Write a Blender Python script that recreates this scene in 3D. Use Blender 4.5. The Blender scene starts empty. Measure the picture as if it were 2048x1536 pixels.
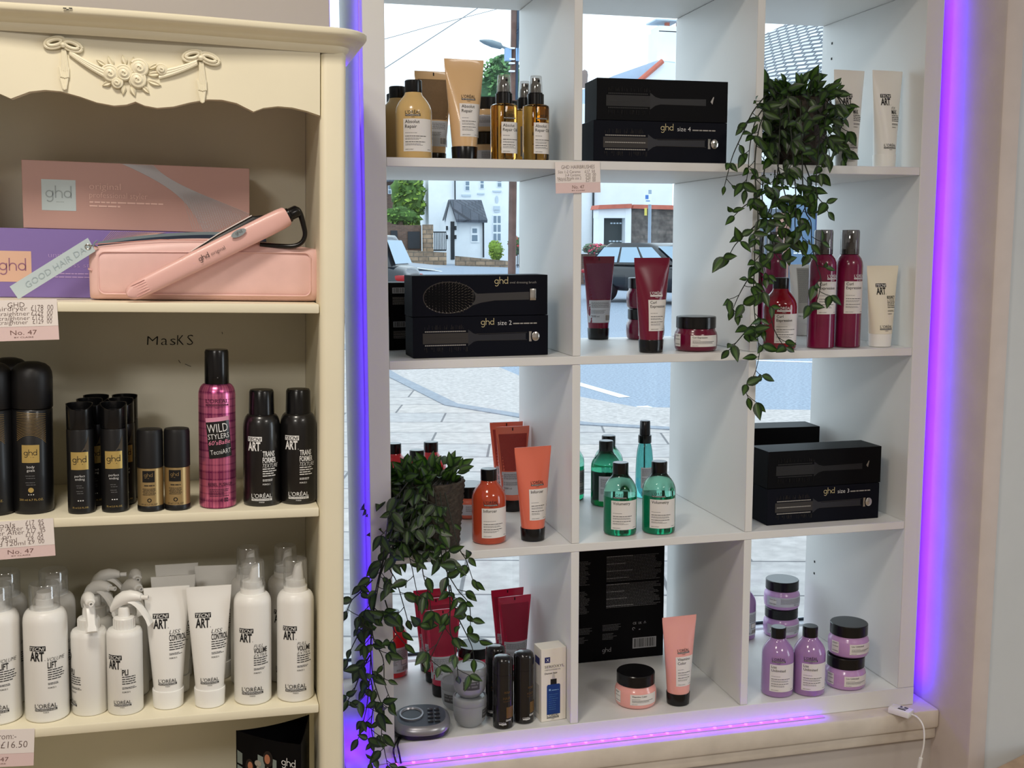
import bpy, bmesh, math, random
from math import sin, cos, pi, radians, sqrt, asin
from mathutils import Vector, Matrix, Euler
random.seed(11)
scene = bpy.context.scene
col = scene.collection

# ------------------------------------------------------------------ camera
CAM_LOC = Vector((-0.2265, -1.9257, 0.9375))
CAM_ROT = Euler((1.4476, 0.0006, -0.2468), 'XYZ')
FPX = 2223.86
cd = bpy.data.cameras.new('camera')
cd.sensor_fit = 'HORIZONTAL'
cd.sensor_width = 36.0
cd.lens = FPX / 2048.0 * 36.0
cd.clip_end = 400
cam = bpy.data.objects.new('camera', cd)
cam.location = CAM_LOC
cam.rotation_euler = CAM_ROT
col.objects.link(cam)
scene.camera = cam

# ------------------------------------------------------------------ look
vs = scene.view_settings
scene.display_settings.display_device = 'sRGB'
vs.view_transform = 'Standard'
vs.look = 'None'
vs.exposure = 0.0
vs.gamma = 1.0
vs.use_curve_mapping = False
cy = scene.cycles
cy.use_denoising = True
cy.max_bounces = 10
cy.diffuse_bounces = 4
cy.glossy_bounces = 4
cy.transmission_bounces = 10
cy.transparent_max_bounces = 24
cy.caustics_reflective = False
cy.caustics_refractive = False
cy.sample_clamp_indirect = 4.0

# ------------------------------------------------------------------ sky: bright overcast
w = bpy.data.worlds.new('sky')
scene.world = w
w.use_nodes = True
wn = w.node_tree
wn.nodes.clear()
wo = wn.nodes.new('ShaderNodeOutputWorld')
wb = wn.nodes.new('ShaderNodeBackground')
wb.inputs['Color'].default_value = (0.77, 0.905, 1.0, 1)
wb.inputs['Strength'].default_value = 2.15
wn.links.new(wb.outputs[0], wo.inputs[0])

# ------------------------------------------------------------------ room lamps: main ceiling light, added fill lamps, LED side lights
def lamp(name, loc, size, power, color, target=None, size_y=None, spread=None):
    ld = bpy.data.lights.new(name, 'AREA')
    ld.energy = power
    ld.color = color
    ld.size = size
    if size_y:
        ld.shape = 'RECTANGLE'
        ld.size_y = size_y
    if spread:
        ld.spread = spread
    o = bpy.data.objects.new(name, ld)
    o.location = loc
    if target is not None:
        d = Vector(target) - Vector(loc)
        o.rotation_euler = d.to_track_quat('-Z', 'Y').to_euler()
    col.objects.link(o)
    return o
WARM = (1.0, 0.92, 0.80)
lamp('ceiling_lamp_main', (-0.50, -1.12, 2.02), 0.30, 16, WARM)
lamp('ceiling_fill_room', (1.3, -2.6, 2.02), 0.6, 24, (1.0, 0.95, 0.88))  # unseen fill lamp, added to brighten the right of the room
lamp('ceiling_fill_back', (-1.2, -2.9, 2.02), 0.6, 36, (1.0, 0.95, 0.88))  # unseen fill lamp, added so low-angle light reaches into the cabinet
lamp('cool_side_fill', (4.1, -2.3, 0.75), 1.1, 34, (0.80, 0.91, 1.0), (0, -2.0, 0.7), size_y=1.9)  # cool side fill, added for the right wall
PURPLE = (0.075, 0.003, 1.0)
lamp('led_light_right', (1.117, 0.03, 0.74), 0.012, 2.2, PURPLE, (2, 0.03, 0.74), size_y=1.42)
lamp('led_light_left', (-0.006, 0.06, 0.74), 0.012, 2.9, PURPLE, (-1, 0.06, 0.74), size_y=1.42)

# ------------------------------------------------------------------ maths helpers
RC = CAM_ROT.to_matrix()
def ray(u, v):
    return RC @ Vector(((u - 1024.0) / FPX, -(v - 768.0) / FPX, -1.0))
def at_y(u, v, Y):
    d = ray(u, v)
    return CAM_LOC + d * ((Y - CAM_LOC.y) / d.y)
def at_z(u, v, Z):
    d = ray(u, v)
    return CAM_LOC + d * ((Z - CAM_LOC.z) / d.z)

def basis(ex, ey, ez, t):
    return Matrix(((ex.x, ey.x, ez.x, t.x), (ex.y, ey.y, ez.y, t.y), (ex.z, ey.z, ez.z, t.z), (0, 0, 0, 1)))

# ------------------------------------------------------------------ materials
def lin(c):
    return tuple(((x / 255.0) / 12.92 if x / 255.0 <= 0.04045 else (((x / 255.0) + 0.055) / 1.055) ** 2.4) for x in c)
MATS = {}
def mat(name, c, rough=0.5, metal=0.0, trans=0.0, ior=1.45, spec=0.5, coat=0.0, noise=0.0, nscale=40.0, bump=0.0, alpha=1.0, sub=0.0):
    if name in MATS:
        return MATS[name]
    m = bpy.data.materials.new(name)
    m.use_nodes = True
    nt = m.node_tree
    b = nt.nodes['Principled BSDF']
    lc = lin(c)
    b.inputs['Base Color'].default_value = (*lc, 1)
    b.inputs['Roughness'].default_value = rough
    b.inputs['Metallic'].default_value = metal
    b.inputs['IOR'].default_value = ior
    b.inputs['Specular IOR Level'].default_value = spec
    b.inputs['Transmission Weight'].default_value = trans
    b.inputs['Coat Weight'].default_value = coat
    b.inputs['Coat Roughness'].default_value = 0.08
    if sub:
        b.inputs['Subsurface Weight'].default_value = sub
        b.inputs['Subsurface Radius'].default_value = (0.01, 0.008, 0.006)
    if noise or bump:
        tc = nt.nodes.new('ShaderNodeTexCoord')
        n = nt.nodes.new('ShaderNodeTexNoise')
        n.inputs['Scale'].default_value = nscale
        n.inputs['Detail'].default_value = 5
        nt.links.new(tc.outputs['Object'], n.inputs['Vector'])
        if noise:
            r = nt.nodes.new('ShaderNodeMapRange')
            r.inputs['From Min'].default_value = 0.3
            r.inputs['From Max'].default_value = 0.7
            r.inputs['To Min'].default_value = 1 - noise
            r.inputs['To Max'].default_value = 1 + noise
            mx = nt.nodes.new('ShaderNodeVectorMath')
            mx.operation = 'SCALE'
            mx.inputs[0].default_value = lc
            nt.links.new(n.outputs['Fac'], r.inputs['Value'])
            nt.links.new(r.outputs['Result'], mx.inputs['Scale'])
            nt.links.new(mx.outputs[0], b.inputs['Base Color'])
        if bump:
            bp = nt.nodes.new('ShaderNodeBump')
            bp.inputs['Strength'].default_value = bump
            bp.inputs['Distance'].default_value = 0.01
            nt.links.new(n.outputs['Fac'], bp.inputs['Height'])
            nt.links.new(bp.outputs[0], b.inputs['Normal'])
    MATS[name] = m
    return m
def clear(name, tint=(1, 1, 1), refl=0.06, rough=0.02, body=0.0, bodycol=(255, 255, 255)):
    """thin clear pane or cap: see-through with a faint sheen (and a little milky body)"""
    if name in MATS:
        return MATS[name]
    m = bpy.data.materials.new(name)
    m.use_nodes = True
    nt = m.node_tree
    nt.nodes.clear()
    out = nt.nodes.new('ShaderNodeOutputMaterial')
    t = nt.nodes.new('ShaderNodeBsdfTransparent')
    t.inputs[0].default_value = (*tint, 1)
    g = nt.nodes.new('ShaderNodeBsdfGlossy')
    g.inputs['Roughness'].default_value = rough
    lw = nt.nodes.new('ShaderNodeLayerWeight')
    lw.inputs['Blend'].default_value = 0.25
    mr = nt.nodes.new('ShaderNodeMapRange')
    mr.inputs['To Min'].default_value = refl
    mr.inputs['To Max'].default_value = min(1, refl * 6)
    mx = nt.nodes.new('ShaderNodeMixShader')
    nt.links.new(lw.outputs['Facing'], mr.inputs['Value'])
    nt.links.new(mr.outputs[0], mx.inputs[0])
    src = t
    if body:
        d = nt.nodes.new('ShaderNodeBsdfDiffuse')
        d.inputs[0].default_value = (*lin(bodycol), 1)
        m2 = nt.nodes.new('ShaderNodeMixShader')
        m2.inputs[0].default_value = body
        nt.links.new(t.outputs[0], m2.inputs[1])
        nt.links.new(d.outputs[0], m2.inputs[2])
        src = m2
    nt.links.new(src.outputs[0], mx.inputs[1])
    nt.links.new(g.outputs[0], mx.inputs[2])
    nt.links.new(mx.outputs[0], out.inputs[0])
    MATS[name] = m
    return m
def emit(name, c, s):
    if name in MATS:
        return MATS[name]
    m = bpy.data.materials.new(name)
    m.use_nodes = True
    b = m.node_tree.nodes['Principled BSDF']
    b.inputs['Base Color'].default_value = (*c, 1)
    b.inputs['Emission Color'].default_value = (*c, 1)
    b.inputs['Emission Strength'].default_value = s
    MATS[name] = m
    return m
def brick_mat(name, c1, c2, mortar, bw, bh, ms=0.02, rot=(0, 0, 0), noise=0.25, rough=0.8, offset=0.5, nscale=30, swiz=None):
    m = mat(name, c1, rough)
    nt = m.node_tree
    b = nt.nodes['Principled BSDF']
    tc = nt.nodes.new('ShaderNodeTexCoord')
    mp = nt.nodes.new('ShaderNodeMapping')
    mp.inputs['Rotation'].default_value = rot
    br = nt.nodes.new('ShaderNodeTexBrick')
    br.offset = offset
    br.inputs['Color1'].default_value = (*lin(c1), 1)
    br.inputs['Color2'].default_value = (*lin(c2), 1)
    br.inputs['Mortar'].default_value = (*lin(mortar), 1)
    br.inputs['Scale'].default_value = 1
    br.inputs['Mortar Size'].default_value = ms
    br.inputs['Mortar Smooth'].default_value = 0.3
    br.inputs['Brick Width'].default_value = bw
    br.inputs['Row Height'].default_value = bh
    nt.links.new(tc.outputs['Object'], mp.inputs[0])
    nt.links.new(mp.outputs[0], br.inputs['Vector'])
    n = nt.nodes.new('ShaderNodeTexNoise')
    n.inputs['Scale'].default_value = nscale
    n.inputs['Detail'].default_value = 6
    nt.links.new(tc.outputs['Object'], n.inputs['Vector'])
    r = nt.nodes.new('ShaderNodeMapRange')
    r.inputs['From Min'].default_value = 0.3
    r.inputs['From Max'].default_value = 0.7
    r.inputs['To Min'].default_value = 1 - noise
    r.inputs['To Max'].default_value = 1 + noise
    mx = nt.nodes.new('ShaderNodeVectorMath')
    mx.operation = 'SCALE'
    nt.links.new(br.outputs['Color'], mx.inputs[0])
    nt.links.new(n.outputs['Fac'], r.inputs['Value'])
    nt.links.new(r.outputs[0], mx.inputs['Scale'])
    nt.links.new(mx.outputs[0], b.inputs['Base Color'])
    return m

# ------------------------------------------------------------------ mesh builder
class MB:
    def __init__(s):
        s.v, s.f, s.m, s.mats = [], [], [], []
    def mi(s, m):
        if m not in s.mats:
            s.mats.append(m)
        return s.mats.index(m)
    def add(s, vs_, fs, m, M=None):
        o = len(s.v)
        if M is not None:
            vs_ = [M @ Vector(p) for p in vs_]
        s.v += [tuple(p) for p in vs_]
        k = s.mi(m)
        for f in fs:
            s.f.append(tuple(i + o for i in f))
            s.m.append(k)
    def mesh(s, name, sharp=38):
        me = bpy.data.meshes.new(name)
        me.from_pydata(s.v, [], s.f)
        for m in s.mats:
            me.materials.append(m)
        me.polygons.foreach_set('material_index', s.m)
        me.polygons.foreach_set('use_smooth', [True] * len(s.f))
        me.update()
        try:
            me.set_sharp_from_angle(angle=radians(sharp))
        except Exception:
            pass
        return me
    # --- shapes
    def box(s, x0, x1, y0, y1, z0, z1, m, bev=0.0, M=None, seg=2):
        bm = bmesh.new()
        r = bmesh.ops.create_cube(bm, size=1.0)
        for v in bm.verts:
            v.co = Vector(((x0 + x1) / 2 + v.co.x * (x1 - x0), (y0 + y1) / 2 + v.co.y * (y1 - y0), (z0 + z1) / 2 + v.co.z * (z1 - z0)))
        if bev:
            bmesh.ops.bevel(bm, geom=bm.edges[:], offset=bev, segments=seg, affect='EDGES', profile=0.5)
        s.bm(bm, m, M)
    def bm(s, bm, m, M=None):
        bm.verts.ensure_lookup_table()
        bm.verts.index_update()
        s.add([v.co.copy() for v in bm.verts], [[v.index for v in f.verts] for f in bm.faces], m, M)
        bm.free()
    def loft(s, rings, m, cap0=True, cap1=True, M=None, closed=True):
        n = len(rings[0])
        vs_, fs = [], []
        for r in rings:
            vs_ += r
        for i in range(len(rings) - 1):
            for j in range(n if closed else n - 1):
                k = (j + 1) % n
                fs.append((i * n + j, i * n + k, (i + 1) * n + k, (i + 1) * n + j))
        if cap0:
            fs.append(tuple(range(n - 1, -1, -1)))
        if cap1:
            fs.append(tuple((len(rings) - 1) * n + j for j in range(n)))
        s.add(vs_, fs, m, M)
    def lathe(s, prof, m, seg=40, cap0=True, cap1=True, M=None):
        s.loft([[(r * cos(2 * pi * j / seg), r * sin(2 * pi * j / seg), z) for j in range(seg)] for r, z in prof], m, cap0, cap1, M)
    def tube(s, pts, r, m, seg=8, M=None, cap=True, flat=1.0):
        pts = [Vector(p) for p in pts]
        rings = []
        up = Vector((0, 0, 1))
        prev = None
        for i, p in enumerate(pts):
            d = (pts[min(i + 1, len(pts) - 1)] - pts[max(i - 1, 0)])
            if d.length < 1e-9:
                d = Vector((0, 0, 1))
            d.normalize()
            if prev is None:
                a = d.cross(up) if abs(d.dot(up)) < 0.95 else d.cross(Vector((1, 0, 0)))
            else:
                a = prev - d * prev.dot(d)
            if a.length < 1e-6:
                a = d.orthogonal()
            a.normalize()
            prev = a
            b = d.cross(a)
            rr = r(i / max(1, len(pts) - 1)) if callable(r) else r
            rings.append([tuple(p + a * (rr * cos(2 * pi * j / seg)) + b * (rr * flat * sin(2 * pi * j / seg))) for j in range(seg)])
        s.loft(rings, m, cap, cap, M)
    def quad(s, a, b, c, d, m, M=None):
        s.add([a, b, c, d], [(0, 1, 2, 3)], m, M)
    def poly(s, pts, m, depth=None, M=None, y=0.0):
        """flat outline in the xz plane at y (facing -y); depth gives it thickness behind"""
        n = len(pts)
        area = sum(pts[i][0] * pts[(i + 1) % n][1] - pts[(i + 1) % n][0] * pts[i][1] for i in range(n))
        if area < 0:
            pts = pts[::-1]
        vs_ = [(p[0], y, p[1]) for p in pts]
        fs = [tuple(range(n))]
        if depth:
            vs_ += [(p[0], y + depth, p[1]) for p in pts]
            fs.append(tuple(range(2 * n - 1, n - 1, -1)))
            for i in range(n):
                k = (i + 1) % n
                fs.append((i, i + n, k + n, k))
        s.add(vs_, fs, m, M)

def link(name, me, parent=None):
    o = bpy.data.objects.new(name, me)
    col.objects.link(o)
    if parent is not None:
        o.parent = parent
    return o
def tag(o, label=None, cat=None, group=None, kind=None):
    if label: o['label'] = label
    if cat: o['category'] = cat
    if group: o['group'] = group
    if kind: o['kind'] = kind
    return o
def empty(name, loc=(0, 0, 0), rz=0.0, M=None):
    o = bpy.data.objects.new(name, None)
    o.empty_display_size = 0.02
    if M is not None:
        o.matrix_world = M
    else:
        o.location = loc
        o.rotation_euler = (0, 0, rz)
    col.objects.link(o)
    return o
def structure(name, mb):
    return tag(link(name, mb.mesh(name)), kind='structure')

# ------------------------------------------------------------------ surfaces that carry labels and lettering
class Prof:
    """body described by (z, half width, half depth); rings are ellipses (n=2) or rounder boxes"""
    def __init__(s, rows, n=2.0, arc=True):
        s.rows = rows
        s.n = n
        s.arc = arc
        s.flat = False
    def ab(s, z):
        R = s.rows
        if z <= R[0][0]: return R[0][1], R[0][2]
        for i in range(len(R) - 1):
            if R[i][0] <= z <= R[i + 1][0]:
                t = (z - R[i][0]) / max(1e-9, R[i + 1][0] - R[i][0])
                return R[i][1] + (R[i + 1][1] - R[i][1]) * t, R[i][2] + (R[i + 1][2] - R[i][2]) * t
        return R[-1][1], R[-1][2]
    def pt(s, x, z, lift):
        a, b = s.ab(z)
        if s.arc:
            th = x / a
            X, Y = sin(th), -cos(th)
            return ((a + lift) * X, (b + lift) * Y, z)
        t = max(-0.999, min(0.999, x / a))
        Y = -b * (1 - abs(t) ** s.n) ** (1 / s.n) - lift
        return (x, Y, z)
    def ring(s, z, a, b, seg=48):
        out = []
        for j in range(seg):
            t = 2 * pi * j / seg
            c, q = cos(t), sin(t)
            e = 2.0 / s.n
            out.append((a * math.copysign(abs(c) ** e, c), b * math.copysign(abs(q) ** e, q), z))
        return out
    def body(s, mb, m, seg=48, cap0=True, cap1=True):
        mb.loft([s.ring(z, a, b, seg) for z, a, b in s.rows], m, cap0, cap1)
class Flat:
    def __init__(s, y=0.0):
        s.y = y
        s.flat = True
    def pt(s, x, z, lift):
        return (x, s.y - lift, z)

def patch(mb, pf, x0, x1, z0, z1, m, lift=0.0003, nx=None, nz=None):
    if pf.flat:
        nx = nz = 1
    else:
        nx = nx or max(2, int((x1 - x0) / 0.003))
        nz = nz or max(2, int((z1 - z0) / 0.006)) if (z1 - z0) > 0.004 else 1
    vs_, fs = [], []
    for j in range(nz + 1):
        for i in range(nx + 1):
            vs_.append(pf.pt(x0 + (x1 - x0) * i / nx, z0 + (z1 - z0) * j / nz, lift))
    for j in range(nz):
        for i in range(nx):
            a = j * (nx + 1) + i
            fs.append((a, a + 1, a + nx + 2, a + nx + 1))
    mb.add(vs_, fs, m)
_TXT = {}
def text_geo(s, bold=0.0, shear=0.0):
    k = (s, bold, shear)
    if k not in _TXT:
        cu = bpy.data.curves.new('lettering', 'FONT')
        cu.body = s
        cu.size = 1.0
        cu.offset = bold
        cu.shear = shear
        cu.resolution_u = 2
        cu.fill_mode = 'FRONT'
        o = bpy.data.objects.new('lettering', cu)
        col.objects.link(o)
        dg = bpy.context.evaluated_depsgraph_get()
        me = bpy.data.meshes.new_from_object(o.evaluated_get(dg))
        _TXT[k] = ([(v.co.x, v.co.y) for v in me.vertices], [tuple(p.vertices) for p in me.polygons])
        bpy.data.objects.remove(o)
        bpy.data.curves.remove(cu)
        bpy.data.meshes.remove(me)
    return _TXT[k]
def text(mb, pf, s, x, z, h, m, align='L', sx=1.0, bold=0.0, shear=0.0, lift=0.0005, rot=0.0, width=None):
    """lettering with capital height h, baseline z; width (if given) is the printed width"""
    vs_, fs = text_geo(s, bold, shear)
    if not vs_:
        return
    em = h / 0.70
    xs = [p[0] for p in vs_]
    w0 = max(xs) - min(xs)
    if width:
        sx = width / (w0 * em)
    off = -min(xs) * em * sx
    W = w0 * em * sx
    if align == 'C': off -= W / 2
    if align == 'R': off -= W
    c, q = cos(rot), sin(rot)
    bm = bmesh.new()
    bv = []
    for px_, py_ in vs_:
        X, Y = px_ * em * sx + off, py_ * em
        bv.append(bm.verts.new((x + X * c - Y * q, 0, z + X * q + Y * c)))
    for f in fs:
        try:
            bm.faces.new([bv[i] for i in f])
        except Exception:
            pass
    if not pf.flat:
        lo = min(v.co.x for v in bm.verts)
        hi = max(v.co.x for v in bm.verts)
        k = math.floor(lo / 0.003) + 1
        while k * 0.003 < hi:
            bmesh.ops.bisect_plane(bm, geom=bm.verts[:] + bm.edges[:] + bm.faces[:], plane_co=(k * 0.003, 0, 0), plane_no=(1, 0, 0), dist=1e-6)
            k += 1
    for v in bm.verts:
        v.co = Vector(pf.pt(v.co.x, v.co.z, lift))
    mb.bm(bm, m)
def fine(mb, pf, x, z, w_, n, h, gap, m, seed=1, lift=0.0004, ragged=0.35, maxw=0.012):
    """n lines of print too small to read, drawn as word-long strokes"""
    rnd = random.Random(seed)
    for i in range(n):
        zz = z - i * gap
        x1 = x + w_ * (1 - ragged * rnd.random())
        xx = x
        while xx < x1 - h:
            L = min(h * rnd.uniform(2.0, 6.0), maxw, x1 - xx)
            patch(mb, pf, xx, xx + L, zz, zz + h, m, lift, nx=None if L > 0.004 else 1, nz=1)
            xx += L + h * 0.6
def barcode(mb, pf, x, z, w_, h, ink, paper, lift=0.0005, seed=3):
    patch(mb, pf, x, x + w_, z, z + h, paper, lift - 0.0001)
    rnd = random.Random(seed)
    xx = x + w_ * 0.06
    while xx < x + w_ * 0.94:
        b = w_ * rnd.choice((0.015, 0.025, 0.04))
        patch(mb, pf, xx, xx + b, z + h * 0.1, z + h * 0.92, ink, lift, nx=1, nz=1)
        xx += b + w_ * rnd.choice((0.018, 0.03, 0.04))
def wordmark(mb, pf, x, z, m, width, align='L', lift=0.0006):
    """thin rounded three-letter mark drawn with even strokes; z is its baseline"""
    u = width / 3.16
    if align == 'C': x -= width / 2
    if align == 'R': x -= width
    arc = lambda cx, cz, r, a0, a1, n=18: [(cx + r * cos(a0 + (a1 - a0) * i / n), cz + r * sin(a0 + (a1 - a0) * i / n)) for i in range(n + 1)]
    strokes = [arc(.46, .5, .41, 0, 2 * pi, 26), [(.87, .93), (.87, .45), (.87, -.08)] + arc(.47, -.08, .40, 0, -2.5, 12),
               [(1.20, 0), (1.20, .8), (1.20, 1.58)], arc(1.60, .52, .40, pi, 0, 14) + [(2.0, .25), (2.0, 0)],
               arc(2.67, .5, .41, 0, 2 * pi, 26), [(3.08, 0), (3.08, .8), (3.08, 1.58)]]
    hw = .070
    for s_ in strokes:
        L, R = [], []
        n = len(s_)
        for i, (a, c) in enumerate(s_):
            a0, c0 = s_[max(i - 1, 0)]; a1, c1 = s_[min(i + 1, n - 1)]
            d = math.hypot(a1 - a0, c1 - c0) or 1
            ox, oz = -(c1 - c0) / d * hw, (a1 - a0) / d * hw
            L.append(pf.pt(x + (a + ox) * u, z + (c + oz) * u, lift)); R.append(pf.pt(x + (a - ox) * u, z + (c - oz) * u, lift))
        mb.add(L + R, [(i, i + n, i + n + 1, i + 1) for i in range(n - 1)], m)

# ------------------------------------------------------------------ kits: one set of part meshes per kind of product
class Kit:
    def __init__(s, name):
        s.name = name
        s.parts = []
    def part(s, name, mb, parent=None, label=None, sharp=38):
        s.parts.append((name, mb.mesh(name, sharp), parent, label))
        return len(s.parts) - 1
def put(kit, loc, label, cat, rz=0.0, group=None, M=None, name=None):
    r = empty(name or kit.name, loc, rz, M)
    tag(r, label, cat, group)
    made = []
    for nm, me, par, lab in kit.parts:
        o = link(nm, me, r if par is None else made[par])
        if lab: o['label'] = lab
        made.append(o)
    return r

# ================================================================== COMMON MATERIALS
WHITE = mat('white_laminate', (226, 226, 224), 0.42, noise=0.015, nscale=6)
CREAM = mat('cream_paint', (234, 226, 200), 0.42, noise=0.025, nscale=9, bump=0.02)
CREAM_BACK = mat('greyed_cream_panel', (228, 224, 206), 0.6, noise=0.05, nscale=5)
WALLP = mat('emulsion_wall', (194, 187, 181), 0.85, noise=0.04, nscale=3, bump=0.06)
WALLR = mat('daylight_tinted_wall', (202, 206, 208), 0.8, noise=0.03, nscale=5, bump=0.12)  # cool daylight cast put into this wall's even colour
REVEAL = mat('reveal_plaster', (208, 196, 190), 0.75, noise=0.04, nscale=14, bump=0.15)
SILL = mat('chipped_sill_paint', (214, 204, 190), 0.55, noise=0.08, nscale=18, bump=0.12)
PVC = mat('white_window_frame', (228, 232, 238), 0.35)
BLACK = mat('gloss_black_plastic', (12, 12, 14), 0.22)
BLACKM = mat('satin_black', (16, 16, 18), 0.45)
INK = mat('black_ink', (18, 18, 20), 0.6)
INKG = mat('grey_ink', (96, 96, 98), 0.6)
PAPER = mat('label_paper', (226, 222, 218), 0.5)
WHITEP = mat('white_plastic', (238, 237, 233), 0.35)
WHITEINK = mat('white_ink', (236, 236, 236), 0.6)
SILVER = mat('chrome', (210, 208, 204), 0.18, metal=1.0)

# ================================================================== THE ROOM
FL = -0.50
mb = MB(); mb.box(-3.2, 4.2, -4.6, 0.5, FL - 0.1, FL, mat('floor_vinyl', (150, 132, 112), 0.45, noise=0.08, nscale=8)); structure('floor', mb)
mb = MB(); mb.box(-3.2, 4.2, -4.6, 0.5, 2.05, 2.15, mat('ceiling_white', (226, 222, 214), 0.85)); structure('ceiling', mb)
mb = MB(); mb.box(-3.2, 4.2, -4.7, -4.6, FL, 2.1, WALLP); structure('wall_back', mb)
mb = MB(); mb.box(-3.3, -3.2, -4.7, 0.5, FL, 2.1, WALLP); structure('wall_far_left', mb)
mb = MB(); mb.box(4.2, 4.3, -4.7, 0.5, FL, 2.1, WALLP); structure('wall_far_right', mb)
mb = MB(); mb.box(-3.2, -0.053, 0.0, 0.48, FL, 2.1, WALLP, bev=0.004); structure('wall_left', mb)
# right: window reveal returns into the room, then the wall face
mb = MB(); mb.box(1.15, 1.19, -0.13, 0.48, FL, 2.1, REVEAL, bev=0.006); structure('wall_reveal', mb)
mb = MB(); mb.box(1.185, 4.2, -0.122, 0.48, FL, 2.1, WALLR); structure('wall_right', mb)
mb = MB(); mb.box(-0.06, 1.16, -0.010, 0.48, FL, -0.040, WALLP); structure('wall_under_window', mb)
mb = MB(); mb.box(-0.06, 1.16, 0.0, 0.48, 1.95, 2.1, WALLP); structure('wall_over_window', mb)
# sill
mb = MB()
mb.box(-0.0525, 1.1495, -0.036, 0.44, -0.040, 0.0, SILL, bev=0.006)
mb.box(-0.0525, 1.1495, -0.026, -0.0105, -0.066, -0.036, SILL, bev=0.004)
structure('trim_1', mb)
# window: frame and glass
GLASS = clear('window_glass', (0.96, 0.985, 0.985), 0.035)
mb = MB()
mb.box(-0.06, 1.16, 0.425, 0.475, -0.01, 0.030, PVC, bev=0.004)
mb.box(-0.06, 1.16, 0.425, 0.475, 1.90, 1.96, PVC, bev=0.004)
mb.box(-0.06, -0.043, 0.425, 0.475, 0.0, 1.95, PVC, bev=0.004)
mb.box(1.122, 1.16, 0.425, 0.475, 0.0, 1.95, PVC, bev=0.004)
win = structure('window_1', mb)
mb = MB(); mb.box(-0.05, 1.13, 0.446, 0.452, 0.028, 0.036, mat('dark_gasket', (30, 40, 52), 0.6)); link('gasket', mb.mesh('gasket'), win)
mb = MB(); mb.quad((-0.045, 0.450, 0.03), (1.13, 0.450, 0.03), (1.13, 0.450, 1.92), (-0.045, 0.450, 1.92), GLASS); link('pane', mb.mesh('pane'), win)

# ================================================================== WHITE CUBE SHELF UNIT
T, TI, CW = 0.0375, 0.0155, 0.335
ZS = {'D': T, 'C': T + CW + TI, 'B': T + 2 * (CW + TI), 'A': T + 3 * (CW + TI)}
WU = 2 * T + 3 * CW + 2 * TI
ZTOP = T + 4 * CW + 3 * TI
DP = 0.39
unit = empty('cube_shelf_unit', (0, 0, 0))
tag(unit, 'large white cube shelf unit standing on the window sill', 'shelf unit')
def upart(name, *a, bev=0.0008, m=WHITE):
    b = MB(); b.box(*a, m, bev=bev, seg=1)
    return link(name, b.mesh(name), unit)
G = 0.0004
upart('bottom_panel', 0, WU, 0, DP, 0.0005, T)
upart('top_panel', 0, WU, 0, DP, ZTOP + G, ZTOP + T)
upart('side_panel', 0, T, 0.0005, DP, T + G, ZTOP)
upart('side_panel', WU - T, WU, 0.0005, DP, T + G, ZTOP)
for k in range(3):
    z = T + (k + 1) * CW + k * TI
    upart('shelf_board', T + G, WU - T - G, 0.001, DP, z, z + TI)
    pass
for k in range(4):
    z = T + k * (CW + TI)
    for i in range(2):
        x = T + (i + 1) * CW + i * TI
        upart('divider', x, x + TI, 0.0014, DP, z + G, z + CW - G)
PEG = mat('peg_hole', (20, 20, 22), 0.8)
for z in (1.378, 1.345, 0.205, 0.177):
    b = MB(); b.box(WU - T - 0.0006, WU - T, 0.345, 0.350, z, z + 0.005, PEG)
    link('peg_hole', b.mesh('peg_hole'), unit)

# ================================================================== LED STRIPS round the unit
STRIP = mat('led_tape', (200, 170, 220), 0.5)
DIODE = emit('pink_diode', (1.0, 0.12, 0.85), 3.0)
led = empty('led_strip', (0.0, -0.011, 0.0))
tag(led, 'purple glowing LED tape lying along the sill below the shelf unit', 'led strip', 'led tapes round the shelf unit')
b = MB(); b.box(0.02, 0.90, -0.005, 0.005, 0.0003, 0.002, STRIP); link('tape', b.mesh('tape'), led)
dm = MB(); dm.box(-0.0028, 0.0028, -0.0024, 0.0024, 0, 0.0022, DIODE, bev=0.0006)
dm = dm.mesh('diode')
for i in range(26):
    o = link('diode', dm, led); o.location = (0.037 + 0.033 * i, 0, 0.002)
lamp('led_light_sill', (0.46, -0.0035, 0.016), 0.88, 0.70, (0.13, 0.0, 1.0), (0.46, -0.030, 0.0), size_y=0.006)
lamp('led_light_sill_left', (-0.03, 0.10, 0.05), 0.012, 0.2, (0.07, 0.003, 1.0), (-0.03, 0.10, 0.0), size_y=0.2)
led2 = MB()
pts = [(-0.0015, 0.055 + 0.012 * sin(3.1 * z + 1.0) + 0.005 * sin(17 * z), z) for z in [0.02 + 1.42 * i / 60 for i in range(61)]]
for i in range(60):
    a, c = pts[i], pts[i + 1]
    led2.add([(0, a[1] - .004, a[2]), (0, a[1] + .004, a[2]), (-0.002, a[1] + .004, a[2]), (-0.002, a[1] - .004, a[2]),
              (0, c[1] - .004, c[2]), (0, c[1] + .004, c[2]), (-0.002, c[1] + .004, c[2]), (-0.002, c[1] - .004, c[2])],
             [(0, 4, 5, 1), (1, 5, 6, 2), (2, 6, 7, 3), (3, 7, 4, 0), (0, 1, 2, 3), (4, 7, 6, 5)], STRIP)
tag(link('led_strip', led2.mesh('led_strip')), 'LED tape running up the left outer side of the white shelf unit', 'led strip', 'led tapes round the shelf unit')
led3 = MB(); led3.box(WU + 0.0002, WU + 0.003, 0.025, 0.035, 0.02, 1.45, STRIP)
tag(link('led_strip', led3.mesh('led_strip')), 'LED tape up the right outer side of the white shelf unit', 'led strip', 'led tapes round the shelf unit')

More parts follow.
